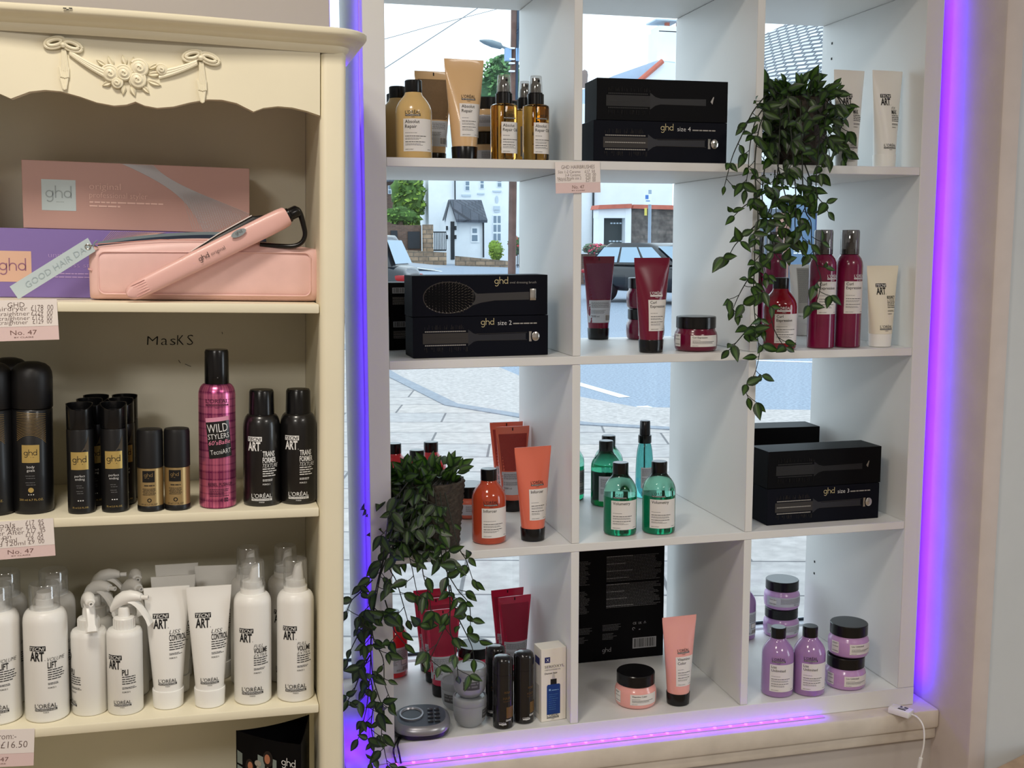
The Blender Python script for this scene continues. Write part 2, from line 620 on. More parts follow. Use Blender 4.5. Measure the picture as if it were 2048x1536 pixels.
# ------------------------------------------------------------------ power adapter of the LEDs and its cable
p = at_z(1812, 1436, 0.0)
ad = empty('power_adapter', (p.x, p.y + 0.018, 0.0005), radians(32))
tag(ad, 'small white power adapter on the right end of the sill', 'power adapter')
b = MB(); b.box(-0.014, 0.014, -0.022, 0.022, 0.0, 0.013, WHITEP, bev=0.003); link('case', b.mesh('case'), ad)
b = MB()
Fz = MB()
for (x0, x1, y0, y1) in ((-0.008, -0.003, -0.012, 0.004), (0.0, 0.002, -0.012, 0.004), (0.004, 0.009, -0.012, -0.004), (0.004, 0.009, 0.0, 0.004)):
    b.add([(x0, y0, 0.0133), (x1, y0, 0.0133), (x1, y1, 0.0133), (x0, y1, 0.0133)], [(0, 1, 2, 3)], INK)
link('label', b.mesh('label'), ad)
q = Vector((p.x + 0.012, p.y, 0.006))
cp = [q + Vector((0, 0.004, 0)), q + Vector((0.006, -0.014, -0.002)), q + Vector((0.011, -0.026, -0.018)), q + Vector((0.011, -0.029, -0.05)), q + Vector((0.008, -0.026, -0.08)),
      q + Vector((0.006, -0.024, -0.10)), q + Vector((0.006, -0.026, -0.16)), q + Vector((0.009, -0.028, -0.30)), q + Vector((0.012, -0.030, -0.49))]
def smooth(pts, n=6):
    pts = [Vector(p_) for p_ in pts]
    out = []
    for i in range(len(pts) - 1):
        p0, p1, p2, p3 = pts[max(i - 1, 0)], pts[i], pts[i + 1], pts[min(i + 2, len(pts) - 1)]
        for k in range(n):
            t = k / n
            out.append(0.5 * ((2 * p1) + (p2 - p0) * t + (2 * p0 - 5 * p1 + 4 * p2 - p3) * t * t + (3 * p1 - p0 - 3 * p2 + p3) * t ** 3))
    out.append(pts[-1])
    return out
cab_ = empty('power_cable', q)
tag(cab_, 'thin white cable hanging from the adapter down the wall under the sill', 'cable')
Minv = Matrix.Translation(-q)
b = MB(); b.tube(smooth(cp), 0.0016, WHITEP, M=Minv); link('wire', b.mesh('wire'), cab_)
b = MB(); b.tube([cp[4] + Vector((0, 0, 0.0)), cp[5], cp[5] + Vector((0, 0, -0.014))], 0.0038, WHITEP, seg=12, M=Minv); link('connector', b.mesh('connector'), cab_)

# ================================================================== CREAM CABINET (slightly out of level, like the photo)
MCAB = Matrix.Translation((-0.1104, -0.31, 0.5569)) @ Matrix.Rotation(0.0229, 4, 'Z') @ Matrix.Rotation(0.0230, 4, 'Y')
MCI = MCAB.inverted()
def cab_at(u, v, y=0.0):
    o = MCI @ CAM_LOC
    d = MCI.to_3x3() @ ray(u, v)
    return o + d * ((y - o.y) / d.y)
def cab_on(u, v, z):
    o = MCI @ CAM_LOC
    d = MCI.to_3x3() @ ray(u, v)
    return o + d * ((z - o.z) / d.z)
CWID, CDEP = 0.493, 0.235
Z1, Z2, Z3 = 0.2983, 0.0, -0.3008
cabinet = empty('display_cabinet', M=MCAB)
tag(cabinet, 'cream painted display cabinet with carved floral garland and scalloped top', 'cabinet')
def cpart(name, b, label=None, parent=None):
    o = link(name, b.mesh(name), parent or cabinet)
    if label: o['label'] = label
    return o
b = MB(); b.box(-CWID, 0.0, CDEP, CDEP + 0.008, -1.03, 0.66, CREAM_BACK); back = cpart('back_panel', b)
for x0, x1 in ((0.0005, 0.018), (-CWID - 0.018, -CWID - 0.0005)):
    b = MB(); b.box(x0, x1, 0.012, CDEP + 0.008, -1.03, 0.655, CREAM); cpart('side_panel', b)
for x0 in (0.0, -CWID - 0.0365):
    b = MB(); b.box(x0, x0 + 0.0365, 0.0, 0.030, -1.03, 0.655, CREAM, bev=0.009, seg=4); cpart('front_post', b)
for z in (Z1, Z2, Z3, -0.60):
    b = MB(); b.box(-CWID + 0.0005, -0.0005, 0.003, CDEP - 0.0005, z - 0.0135, z, CREAM, bev=0.002); cpart('shelf', b)
# crown moulding swept round three sides
prof = [(o, 0.6495 + (z - 0.628) * 0.50) for o, z in ((0.0, 0.628), (0.003, 0.634), (0.005, 0.640), (0.006, 0.648), (0.011, 0.652), (0.014, 0.656), (0.017, 0.661), (0.024, 0.665), (0.029, 0.670), (0.031, 0.676), (0.031, 0.685), (0.027, 0.690), (0.0, 0.692))]
path = [(0.0365, CDEP, 1, 0)] + [(0.0365, 0.02, 1, 0)]
for k in range(1, 6):
    a = k / 6 * pi / 2
    path.append((0.0165 + 0.02 * cos(a), 0.02 - 0.02 * sin(a), cos(a), -sin(a)))
for k in range(41):
    x = 0.0165 - (CWID + 0.033) * k / 40
    bow = 0.010 * (0.5 - 0.5 * cos(2 * pi * k / 40))
    path.append((x, -bow, 0, -1))
for k in range(1, 6):
    a = pi / 2 + k / 6 * pi / 2
    path.append((-CWID - 0.0165 + 0.02 * cos(a), 0.02 - 0.02 * sin(a), cos(a), -sin(a)))
path += [(-CWID - 0.0365, 0.02, -1, 0), (-CWID - 0.0365, CDEP, -1, 0)]
b = MB()
b.loft([[(x + nx * o, y + ny * o, z) for o, z in prof] for x, y, nx, ny in path], CREAM, False, False, closed=False)
top = [(x + nx * 0.0, y, 0.6815) for x, y, nx, ny in path]
b.add(top, [tuple(range(len(top)))], CREAM)
cpart('crown_moulding', b)
# scalloped valance
sc_px = [(269, 203), (289, 211), (314, 215.7), (347, 213), (379, 205), (415, 198.7), (444, 199.4), (473, 206), (507, 223), (527, 215.7), (556, 212.4), (585, 215), (614, 222), (640, 231)]
R_ = [cab_at(u, v) for u, v in sc_px]
half = [(p_.x, p_.z) for p_ in R_]
cxm = -CWID / 2
half[0] = (cxm, half[0][1]); half[-1] = (-0.0003, half[-1][1])
full = [(2 * cxm - x, z) for x, z in half[::-1]][:-1] + half
b = MB(); b.poly([(-CWID + 0.0003, 0.656)] + full + [(-0.0003, 0.656)], CREAM, depth=0.016, y=0.0005); val = cpart('valance', b)
# carved garland on the valance
def relief(u, v, out=0.003):
    p_ = cab_at(u, v)
    return Vector((p_.x, -out, p_.z))
garland = bpy.data.objects.new('garland', None); col.objects.link(garland); garland.parent = cabinet
for (a_, m_, c_) in (((140, 106), (185, 138), (222, 152)), ((318, 150), (360, 142), (394, 126))):
    g = MB()
    A_, B_, C_ = relief(*a_, 0.002), relief(*m_, 0.004), relief(*c_, 0.004)
    for dz in (-0.0035, 0.0, 0.0035):
        ps = [A_ * (1 - t) ** 2 + B_ * 2 * t * (1 - t) + C_ * t * t + Vector((0, 0, dz * (0.35 + 0.9 * t if a_[0] < 200 else 1.1 - 0.7 * t))) for t in [i / 14 for i in range(15)]]
        g.tube(ps, 0.0024, CREAM, seg=8)
    link('swag', g.mesh('swag'), garland)
for (ub, vb) in ((127, 91), (402, 117)):
    g = MB()
    for s_ in (-1, 1):
        ctr = relief(ub + s_ * 17, vb - 2 + s_ * 3, 0.003)
        for kk, (rx_, rz_) in enumerate(((0.0125, 0.0068), (0.0085, 0.0036))):
            ps = [ctr + Vector((rx_ * cos(t), -0.002 * kk, rz_ * sin(t) + s_ * -0.25 * rx_ * cos(t))) for t in [2 * pi * i / 20 for i in range(21)]]
            g.tube(ps, 0.0022, CREAM, seg=8)
    kn = relief(ub, vb, 0.004)
    g.lathe([(0.0, -0.004), (0.003, -0.003), (0.0042, 0), (0.003, 0.003), (0.0, 0.004)], CREAM, 12, M=Matrix.Translation(kn))
    link('bow', g.mesh('bow'), garland)
    g = MB()
    for j, (w_, v0, v1) in enumerate(((0.006, vb + 8, vb + 52), (0.0085, vb + 44, vb + 66), (0.0075, vb + 62, vb + 90))):
        a_, c_ = relief(ub + 1, v0, 0.0), relief(ub + 3, v1, 0.0)
        n_ = 5
        for i in range(n_):
            xo = (i - (n_ - 1) / 2) / n_
            k0, k1 = (0.4, 1.0) if j == 0 else ((1.0, 0.8) if j == 1 else (1.0, 0.25))
            g.tube([a_ + Vector((xo * w_ * 1.6 * k0, -0.0015, 0)), c_ + Vector((xo * w_ * 1.6 * k1, -0.002 - 0.001 * j, -abs(xo) * -0.003))], 0.0016, CREAM, seg=6)
    link('ribbon_tail', g.mesh('ribbon_tail'), garland)
def rose(uc, vc, r):
    g = MB(); c_ = relief(uc, vc, 0.0)
    for k in range(8):
        z_ = k / 7
    g.lathe([(r, 0.0), (r * 0.95, 0.003), (r * 0.6, 0.0065), (0.0, 0.008)], CREAM, 20, M=Matrix.Translation(c_) @ Matrix.Rotation(pi / 2, 4, 'X'))
    ps = []
    for i in range(46):
        t = i / 45
        a_ = t * 2.4 * 2 * pi
        rr = r * (0.08 + 0.9 * t)
        ps.append(c_ + Vector((rr * cos(a_), -0.0088 + 0.006 * t, rr * sin(a_))))
    g.tube(ps, lambda t: 0.0011 + 0.0009 * t, CREAM, seg=6)
    link('rose', g.mesh('rose'), garland)
for uc, vc, r in ((221, 148, 0.0118), (248, 147, 0.011), (279, 137, 0.0122), (275, 160, 0.0122), (234, 166, 0.008), (323, 140, 0.0075)):
    rose(uc, vc, r)
def carved_leaf(uc, vc, ang, L, w_):
    g = MB(); c_ = relief(uc, vc, 0.0005)
    rows = []
    for i in range(9):
        t = i / 8
        ww = w_ * sin(pi * min(1, t * 1.08)) ** 0.8 * (1 - 0.3 * t)
        hh = 0.004 * sin(pi * (0.15 + 0.75 * t))
        rows.append([(t * L, 0.0, -ww), (t * L, -hh * 0.9, -ww * 0.5), (t * L, -hh * 0.5, 0), (t * L, -hh * 0.9, ww * 0.5), (t * L, 0.0, ww)])
    g.loft(rows, CREAM, False, False, closed=False, M=Matrix.Translation(c_) @ Matrix.Rotation(-ang, 4, 'Y'))
    link('leaf', g.mesh('leaf'), garland)
for a_ in ((212, 132, 2.6, .014, .0045), (226, 133, 2.0, .015, .005), (252, 130, 1.9, .014, .005), (262, 132, 1.3, .013, .004), (298, 138, 0.5, .017, .0045), (296, 150, 0.15, .02, .005), (296, 162, -0.3, .018, .005), (284, 172, -0.8, .014, .0045), (262, 172, -1.2, .015, .005), (248, 170, -1.7, .014, .0045), (224, 164, -2.7, .014, .005), (212, 150, 3.0, .012, .004), (318, 148, -0.2, .012, .004)):
    carved_leaf(*a_)
# faint felt-pen word left on the back panel
MARK = mat('felt_pen', (42, 44, 40), 0.7)
b = MB(); fl = Flat(0.0)
p0_, p1_ = cab_at(294, 692, CDEP), cab_at(391, 690, CDEP)
fl = Flat(CDEP)
for ch, uu, hh in (('M', 294, 0.0145), ('a', 322, 0.0165), ('s', 340, 0.016), ('K', 354, 0.0165), ('S', 374, 0.017)):
    q_ = cab_at(uu, 690, CDEP)
    text(b, fl, ch, q_.x, q_.z, hh, MARK, bold=-0.012, shear=0.05, lift=0.0006, width={'M': .017, 'a': .010, 's': .0085, 'K': .0105, 'S': .0095}[ch])
for (ua, va, ub_, vb_) in ((444, 664, 445, 668), (357, 720, 361, 726), (370, 728, 382, 733)):
    a_, c_ = cab_at(ua, va, CDEP), cab_at(ub_, vb_, CDEP)
    b.tube([(a_.x, CDEP - 0.0005, a_.z), (c_.x, CDEP - 0.0005, c_.z)], 0.0004, MARK, seg=4)
link('handwriting', b.mesh('handwriting'), cabinet)
# the chip in the crown edge
b = MB(); q_ = cab_at(133, 18, -0.040)
for dx, dz, L in ((-0.004, 0.0, 0.004), (0.0, -0.0015, 0.003), (0.003, 0.0005, 0.004)):
    b.box(q_.x + dx, q_.x + dx + L, -0.0418, -0.0405, q_.z + dz, q_.z + dz + 0.0012, MARK)
link('paint_chip', b.mesh('paint_chip'), cabinet)

# ================================================================== PRODUCT KITS
def logo(mb, pf, x, z, w_, ink, paper, word=True):
    """two-line maker's mark: wide capitals over a solid bar"""
    h = w_ * 0.20
    text(mb, pf, "L'ORÉAL", x, z + h * 0.75, h, ink, width=w_, lift=0.0007)
    patch(mb, pf, x, x + w_, z, z + h * 0.55, ink, 0.0005, nz=1)
    if word:
        text(mb, pf, 'PROFESSIONNEL', x + w_ * 0.04, z + h * 0.10, h * 0.36, paper, width=w_ * 0.92, lift=0.0008)
    text(mb, pf, 'PARIS', x + w_ / 2, z - h * 0.50, h * 0.30, ink, align='C', sx=1.2, lift=0.0006)
def serie_label(kit, parent, pf, x0, x1, z0, z1, title, th, seed=1, tiny=True):
    b = MB()
    patch(b, pf, x0, x1, z0, z1, PAPER, 0.0003)
    L = x0 + 0.0035
    z = z1 - 0.002 - th
    for s_ in title:
        text(b, pf, s_, L, z, th, INK, sx=0.98, bold=0.004, lift=0.0006)
        z -= th * 1.42
    H = z1 - z0
    wd = (x1 - x0) * 0.70
    if H > 0.03:
        fine(b, pf, L, z0 + H * 0.56, wd * 0.6, 1, 0.0007, 0.002, INKG, seed)
        fine(b, pf, L, z0 + H * 0.455, wd, 1, 0.0011, 0.002, INK, seed + 1, ragged=0.05)
        fine(b, pf, L, z0 + H * 0.395, wd * 0.9, 2, 0.0008, 0.0020, INKG, seed + 2)
        fine(b, pf, L, z0 + H * 0.28, wd * 0.95, 1, 0.0011, 0.002, INK, seed + 3, ragged=0.05)
        fine(b, pf, L, z0 + H * 0.22, wd * 0.8, 2, 0.0008, 0.0020, INKG, seed + 4)
        text(b, pf, 'SERIE EXPERT', L, z0 + 0.0025, 0.0016, INKG, sx=1.1, lift=0.0006)
        fine(b, pf, x1 - 0.012, z0 + 0.003, 0.009, 1, 0.0008, 0.002, INKG, seed + 5, ragged=0)
    else:
        fine(b, pf, L, z - 0.001 + th * 0.5, wd * 0.45, 1, 0.0006, 0.002, INKG, seed)
        fine(b, pf, L, z - 0.004 + th * 0.5, wd * 1.1, 1, 0.0008, 0.002, INK, seed + 1, ragged=0)
        fine(b, pf, L, z - 0.0058 + th * 0.5, wd * 1.1, 2, 0.0006, 0.0015, INKG, seed + 2)
        text(b, pf, 'SERIE EXPERT', L, z0 + 0.0015, 0.0012, INKG, sx=1.1, lift=0.0006)
    kit.part('label', b, parent)
def round_cap(kit, z0, z1, r, m=BLACK, name='cap', ch=0.0012, label=None):
    b = MB()
    b.lathe([(r * 0.97, z0), (r, z0 + 0.001), (r, z1 - ch), (r - ch, z1), (0.0005, z1)], m, 40, cap1=True)
    return kit.part(name, b, None, label)

SH_ROWS = [(0.0, .0285, .0285), (.0015, .0308, .0308), (.004, .032, .032), (.082, .032, .032), (.088, .0312, .0312), (.094, .0292, .0292), (.100, .0260, .0260), (.106, .0218, .0218), (.110, .0182, .0182), (.113, .0160, .0160), (.1165, .0150, .0150)]
def shampoo_kit(name, bodymat, title, th, back=False, logoink=INK, fill=None, seed=1, lx=(-.0285, .0285)):
    k = Kit('shampoo_bottle')
    pf = Prof(SH_ROWS)
    b = MB(); pf.body(b, bodymat); p0 = k.part('body', b)
    if fill:
        b = MB(); pf2 = Prof([(z + .0015 if i == 0 else z, a - .0016, c - .0016) for i, (z, a, c) in enumerate(SH_ROWS) if z < .08] + [(.074, .0304, .0304)]); pf2.body(b, fill); k.part('liquid', b, p0)
    round_cap(k, .1165, .138, .0152)
    if back:
        b = MB()
        patch(b, pf, -.03, .03, .012, .066, mat('grey_label', (196, 199, 206), 0.5), .0003)
        fine(b, pf, -.026, .060, .052, 9, .0009, .0021, INKG, seed, ragged=.05)
        fine(b, pf, -.026, .038, .03, 6, .0008, .0019, INKG, seed + 1)
        b2 = (-.024, .017)
        patch(b, pf, .006, .022, .028, .040, INK, .0004); patch(b, pf, .0068, .0212, .0288, .0392, PAPER, .0005)
        text(b, pf, '300 ml', -.005, .0155, .0042, INK, lift=.0006)
        barcode(b, pf, .008, .015, .018, .010, INK, PAPER, seed=seed)
        k.part('label', b, p0)
    else:
        serie_label(k, p0, pf, lx[0], lx[1], .013, .069, title, th, seed)
        b = MB(); logo(b, pf, lx[0] + .004, .0735, .027, logoink, mat('x_' + name, (190, 170, 140), .6) if False else PAPER, True); k.part('lettering', b, p0)
    return k
TB_Z0, TB_Z1 = .0235, .168
def tube_rows(at=.0365, ab=.0222, bb=.0212, z0=TB_Z0, z1=TB_Z1, ztop=.177):
    rows = []
    for i in range(15):
        t = i / 14
        rows.append((z0 + (z1 - z0) * t, ab + (at - ab) * t, (bb - .0012) * (1 - t ** 1.7) + .0014))
    rows.append((ztop, at + .0003, .0011))
    return rows
def tube_kit(bodymat, capmat=BLACK, at=.0365, ab=.0222, z0=TB_Z0, ztop=.177, capr=.0236, name='cream_tube'):
    k = Kit(name)
    pf = Prof(tube_rows(at, ab, ab - .001, z0, ztop - .009, ztop), arc=False)
    b = MB(); pf.body(b, bodymat, 56)
    p0 = k.part('body', b)
    b = MB()
    cr = Prof([(0, capr - .0022, capr - .003), (.001, capr - .0012, capr - .002), (z0 - .001, capr, capr - .0008), (z0 + .0006, capr - .0004, capr - .0012)])
    cr.body(b, capmat)
    k.part('cap', b)
    return k, pf, p0
def serie_tube(bodymat, title, th, seed=1, lx=(-.013, .026), logoink=INK, z=(.041, .099), capmat=BLACK):
    k, pf, p0 = tube_kit(bodymat, capmat)
    serie_label(k, p0, pf, lx[0], lx[1], z[0], z[1], title, th, seed)
    b = MB(); logo(b, pf, lx[0] + .004, z[1] + .006, .026, logoink, PAPER); k.part('lettering', b, p0)
    return k
def back_tube(bodymat, panel, seed=1, lab=(182, 184, 190)):
    """the same tube turned round: printed back panel over a small-print label"""
    k, pf, p0 = tube_kit(bodymat)
    b = MB()
    # back panel follows the taper
    for j in range(12):
        za, zb = .086 + .076 * j / 12, .086 + .076 * (j + 1) / 12
        wa, wb = pf.ab(za)[0] * .86, pf.ab(zb)[0] * .86
        n = 8
        vs_ = [pf.pt(-wa + 2 * wa * i / n, za, .0003) for i in range(n + 1)] + [pf.pt(-wb + 2 * wb * i / n, zb, .0003) for i in range(n + 1)]
        b.add(vs_, [(i, i + 1, i + n + 2, i + n + 1) for i in range(n)], panel)
    k.part('back_panel', b, p0)
    b = MB()
    G_ = mat('grey_label', (196, 199, 206), 0.5)
    patch(b, pf, -.0255, .0255, .036, .084, G_, .0003)
    fine(b, pf, -.022, .079, .042, 6, .0009, .0021, INKG, seed, ragged=.05)
    fine(b, pf, -.022, .062, .036, 4, .0008, .0020, INKG, seed + 1)
    barcode(b, pf, .007, .039, .014, .014, INK, PAPER, seed=seed)
    text(b, pf, '200 ml', -.021, .048, .0036, INK, lift=.0006)
    k.part('label', b, p0)
    b = MB(); patch(b, pf, -.0012, .0012, .1685, .1745, INK, .0004); k.part('registration_mark', b, p0)
    return k
JR = [(0, .0345, .0345), (.0015, .038, .038), (.005, .0400, .0400), (.018, .0412, .0412), (.030, .0408, .0408), (.035, .0395, .0395), (.0385, .0368, .0368), (.0425, .0362, .0362)]
def jar_kit(bodymat, title=None, th=.0034, seed=1, back=False):
    k = Kit('hair_mask_jar')
    pf = Prof(JR)
    b = MB(); pf.body(b, bodymat, 56); p0 = k.part('body', b)
    b = MB(); b.lathe([(.0368, .0430), (.0378, .0436), (.0378, .0640), (.0366, .0655), (.0005, .0655)], BLACK, 56); k.part('lid', b)
    if back:
        b = MB()
        patch(b, pf, -.058, .058, .009, .031, mat('pale_label', (196, 196, 206), .5), .0003)
        fine(b, pf, -.022, .027, .055, 6, .0008, .0021, INKG, seed, ragged=.05)
        text(b, pf, '250 ml', .010, .0115, .0032, INK, lift=.0006)
        barcode(b, pf, -.05, .012, .018, .015, INK, PAPER, seed=seed)
        k.part('label', b, p0)
    else:
        serie_label(k, p0, pf, -.022, .037, .0095, .031, title, th, seed, False)
        b = MB(); patch(b, pf, -.062, -.044, .009, .033, PAPER, .0003); barcode(b, pf, -.061, .011, .016, .014, INK, PAPER, seed=seed); fine(b, pf, -.060, .030, .014, 2, .0008, .0018, INKG, seed); k.part('label', b, p0)
    return k
def sm(name, c, **kw):
    kw.setdefault('rough', .22)
    kw.setdefault('coat', .35)
    return mat(name, c, **kw)
AMBER = sm('amber_plastic', (206, 172, 112)); BEIGE = sm('beige_tube', (214, 176, 128), rough=.3); KRAFT = mat('brown_print', (118, 92, 62), .6, noise=.06, nscale=300)
PLUM = sm('plum_plastic', (104, 8, 46)); PLUMT = sm('plum_tube', (112, 10, 44)); PLUMP = mat('plum_print', (104, 44, 72), .5, noise=.06, nscale=300)
CORAL = sm('coral_plastic', (208, 82, 50), trans=.35, rough=.12); CORALT = sm('coral_tube', (226, 116, 92)); CORALP = mat('coral_print', (158, 52, 44), .5, noise=.06, nscale=300)
RASP = sm('raspberry_tube', (200, 44, 78)); RASPP = mat('raspberry_print', (160, 30, 62), .5); RED = sm('scarlet_plastic', (222, 36, 44), trans=.3, rough=.12)
PINKT = sm('blush_tube', (236, 168, 160)); LILAC = sm('lilac_plastic', (190, 148, 198)); VIOLET = sm('violet_plastic', (168, 130, 184), trans=.1, rough=.15)
TEALG = mat('teal_glass', (150, 226, 200), .03, trans=1.0, ior=1.33); TEALQ = mat('teal_liquid', (44, 160, 124), .05, trans=.9, ior=1.33)
TEALS = mat('teal_blue_glass', (96, 186, 182), .05, trans=.9, ior=1.33)
OILG = mat('oil_amber', (240, 186, 92), .03, trans=1.0, ior=1.36)
CLEARP = clear('clear_plastic', (.93, .94, .95), .10, body=.10, bodycol=(240, 238, 232))
SMOKE = clear('smoke_plastic', (.50, .47, .46), .08, body=.25, bodycol=(110, 104, 100))

K = {}
K['abs'] = shampoo_kit('abs', AMBER, ('Absolut', 'Repair'), .0058, seed=3)
K['abs_tube'] = serie_tube(BEIGE, ('Absolut', 'Repair'), .0056, 5)
K['abs_back'] = back_tube(BEIGE, KRAFT, 7)
K['abs_jar'] = jar_kit(BEIGE, back=True, seed=8)
K['curl_tube'] = serie_tube(PLUMT, ('Curl', 'Expression'), .0052, 9, logoink=WHITEINK)
K['curl_back'] = back_tube(PLUMT, PLUMP, 10)
K['curl_jar'] = jar_kit(PLUM, ('Curl Expression',), .0032, 11)
K['curl_jar_back'] = jar_kit(PLUM, back=True, seed=12)
K['curl_sh'] = shampoo_kit('curl', sm('cherry_plastic', (150, 8, 34), trans=.4, rough=.1), ('Curl', 'Expression'), .0052, seed=13, logoink=WHITEINK)
K['inf_sh'] = shampoo_kit('inf', CORAL, ('Inforcer',), .0056, seed=14)
K['inf_sh_back'] = shampoo_kit('infb', RED, (), .005, back=True, seed=15)
K['inf_tube'] = serie_tube(CORALT, ('Inforcer',), .0056, 16)
K['inf_back'] = back_tube(CORALT, CORALP, 17)
K['inf_jar'] = jar_kit(CORALT, back=True, seed=18)
K['vol'] = shampoo_kit('vol', TEALG, ('Volumetry',), .0056, seed=19, fill=TEALQ)
K['vol_back'] = shampoo_kit('volb', TEALG, (), .005, back=True, seed=20, fill=TEALQ)
K['rasp_sh_back'] = shampoo_kit('rasp', RED, (), .005, back=True, seed=21)
K['rasp_back'] = back_tube(RASP, RASPP, 22)
K['rasp_jar'] = jar_kit(RASP, back=True, seed=23)
K['vit_tube'] = serie_tube(PINKT, ('Vitamino', 'Color'), .0054, 24)
K['vit_jar'] = jar_kit(PINKT, ('Vitamino Color',), .0034, 25)
K['liss_sh'] = shampoo_kit('liss', VIOLET, ('Liss', 'Unlimited'), .0052, seed=26)
K['liss_sh_back'] = shampoo_kit('lissb', VIOLET, (), .005, back=True, seed=27)
K['liss_jar'] = jar_kit(LILAC, ('Liss Unlimited',), .0034, 28)
K['liss_jar_back'] = jar_kit(LILAC, back=True, seed=29)

# amber oil spray
k = Kit('oil_spray_bottle')
pf = Prof([(0, .0205, .0205), (.002, .0222, .0222), (.005, .0229, .0229), (.094, .0229, .0229), (.0975, .0222, .0222), (.0995, .0195, .0195), (.100, .013, .013)], n=2.6, arc=False)
b = MB(); pf.body(b, OILG); p0 = k.part('bottle', b)
b = MB(); patch(b, pf, -.0140, .0210, .0125, .067, PAPER, .0003)
for i, s_ in enumerate(('Absolut', 'Repair Oil')):
    text(b, pf, s_, -.0115, .0585 - .0075 * i, .0054, INK, sx=.92, bold=.004)
fine(b, pf, -.0115, .043, .016, 1, .0008, .002, INKG, 5); fine(b, pf, -.0115, .036, .030, 1, .0011, .002, INK, 6, ragged=.05); fine(b, pf, -.0115, .0325, .026, 2, .0008, .002, INKG, 7)
fine(b, pf, -.0115, .0265, .026, 1, .0011, .002, INK, 8); fine(b, pf, -.0115, .0235, .026, 2, .0008, .002, INKG, 9); text(b, pf, 'SERIE EXPERT', -.0115, .0148, .0016, INKG)
k.part('label', b, p0)
b = MB(); logo(b, pf, -.011, .0725, .024, INK, PAPER); k.part('lettering', b, p0)
b = MB(); b.lathe([(.0130, .1000), (.0150, .1005), (.0150, .1185), (.0128, .1195), (.0128, .121), (.0005, .121)], BLACK, 36); k.part('collar', b)
b = MB(); b.lathe([(.0098, .121), (.0094, .136), (.0074, .1385), (.0070, .1468), (.0005, .1468)], BLACK, 28); b.box(-.002, .002, -.0125, -.008, .139, .143, BLACK); k.part('pump', b)
b = MB(); b.lathe([(.0126, .1200), (.0124, .130), (.0112, .1490), (.0104, .1508), (.0002, .1508)], CLEARP, 36, cap0=False); k.part('overcap', b, None, 'clear overcap')
b = MB(); b.tube([(0, 0, .006), (0.001, .002, .1)], .0012, mat('dip_tube', (225, 215, 190), .4), seg=6); k.part('dip_tube', b, p0)
K['oil'] = k

# curl mousse can with smoked cap
k = Kit('mousse_can')
pf = Prof([(0, .0245, .0245), (.002, .0262, .0262), (.160, .0262, .0262), (.168, .0252, .0252), (.175, .0225, .0225), (.180, .0185, .0185), (.182, .0170, .0170)])
b = MB(); pf.body(b, sm('plum_can', (116, 12, 58))); p0 = k.part('can', b)
serie_label(k, p0, pf, -.0215, .0255, .067, .130, ('Curl', 'Expression'), .0054, 41)
b = MB(); logo(b, pf, -.004, .134, .027, WHITEINK, PLUM); k.part('lettering', b, p0)
b = MB(); b.lathe([(.0172, .182), (.0178, .183), (.0178, .1925), (.0005, .1925)], BLACK, 36); b.box(-.0055, .0055, -.0085, .008, .192, .206, BLACK, bev=.002); b.box(.001, .005, -.003, .004, .205, .223, BLACK, bev=.001); k.part('nozzle', b)
b = MB(); b.lathe([(.0181, .183), (.0181, .2265), (.0168, .2298), (.0002, .2302)], SMOKE, 40, cap0=False); k.part('overcap', b, None, 'smoky clear overcap')
K['curl_mousse'] = k

# ------------------------------------------------------------------ white styling range: black block logo
def tecni(mb, pf, x, z, w_, ink, paper):
    """block word over tall condensed capitals; z = baseline of the tall word"""
    h = w_ * .58
    text(mb, pf, 'ART', x + w_ * .03, z, h, ink, width=w_ * .87, bold=.030, lift=.0006)
    patch(mb, pf, x + w_ * .93, x + w_ * .97, z, z + h * .06, ink, .0006, nz=1)
    z2 = z + h * 1.08
    patch(mb, pf, x, x + w_, z2, z2 + w_ * .32, ink, .0004, nz=2)
    text(mb, pf, 'TECNI', x + w_ * .03, z2 + w_ * .05, w_ * .22, paper, width=w_ * .92, shear=.25, bold=.008, lift=.0008)
def style_print(mb, pf, x, z, words_, seed, ink, lines=(3, 2), lw=.026, force='FORCE 3'):
    """product words (list of (string, height, width, shear, bold)), small print under them"""
    for s_, h, w_, sh, bo in words_:
        z -= h
        text(mb, pf, s_, x, z, h, ink, width=w_, shear=sh, bold=bo, lift=.0006)
        z -= h * .18
    z -= .0018
    fine(mb, pf, x, z, lw, lines[0] + 1, .0013, .0034, ink, seed, ragged=.3)
    z -= .0034 * (lines[0] + 1) + .002
    fine(mb, pf, x, z, lw * .8, 2, .0008, .0018, ink, seed + 1)
    z -= .0075
    text(mb, pf, force, x, z, .0022, ink, sx=.9, bold=.01, lift=.0006)
def white_tube(at=.0335, ab=.0212, ztop=.183, words_=None, seed=1, bodymat=WHITEP, capmat=WHITEP, tz=.121, blank=False, logo_z=.037):
    k, pf, p0 = tube_kit(bodymat, capmat, at, ab, .026, ztop, .0226)
    b = MB()
    if not blank:
        tecni(b, pf, -.020, tz, .0225, INK, WHITEP)
        style_print(b, pf, .0025, tz - .003, words_, seed, INK)
        logo(b, pf, -.0135, logo_z, .026, INK, WHITEP)
        k.part('lettering', b, p0)
    else:
        patch(b, pf, -.017, .022, .05, .150, mat('grey_print', (176, 172, 164), .6), .0003)
        fine(b, pf, -.015, .146, .034, 34, .0008, .0022, INKG, seed, ragged=.1)
        text(b, pf, '150 ml', -.016, .042, .003, INK)
        k.part('back_label', b, p0)
    return k
K['liss_tube'] = white_tube(.0322, .0205, .180, [('LISS', .0060, .016, .3, -.012), ('CONTROL', .0088, .0235, 0, .02)], 51)
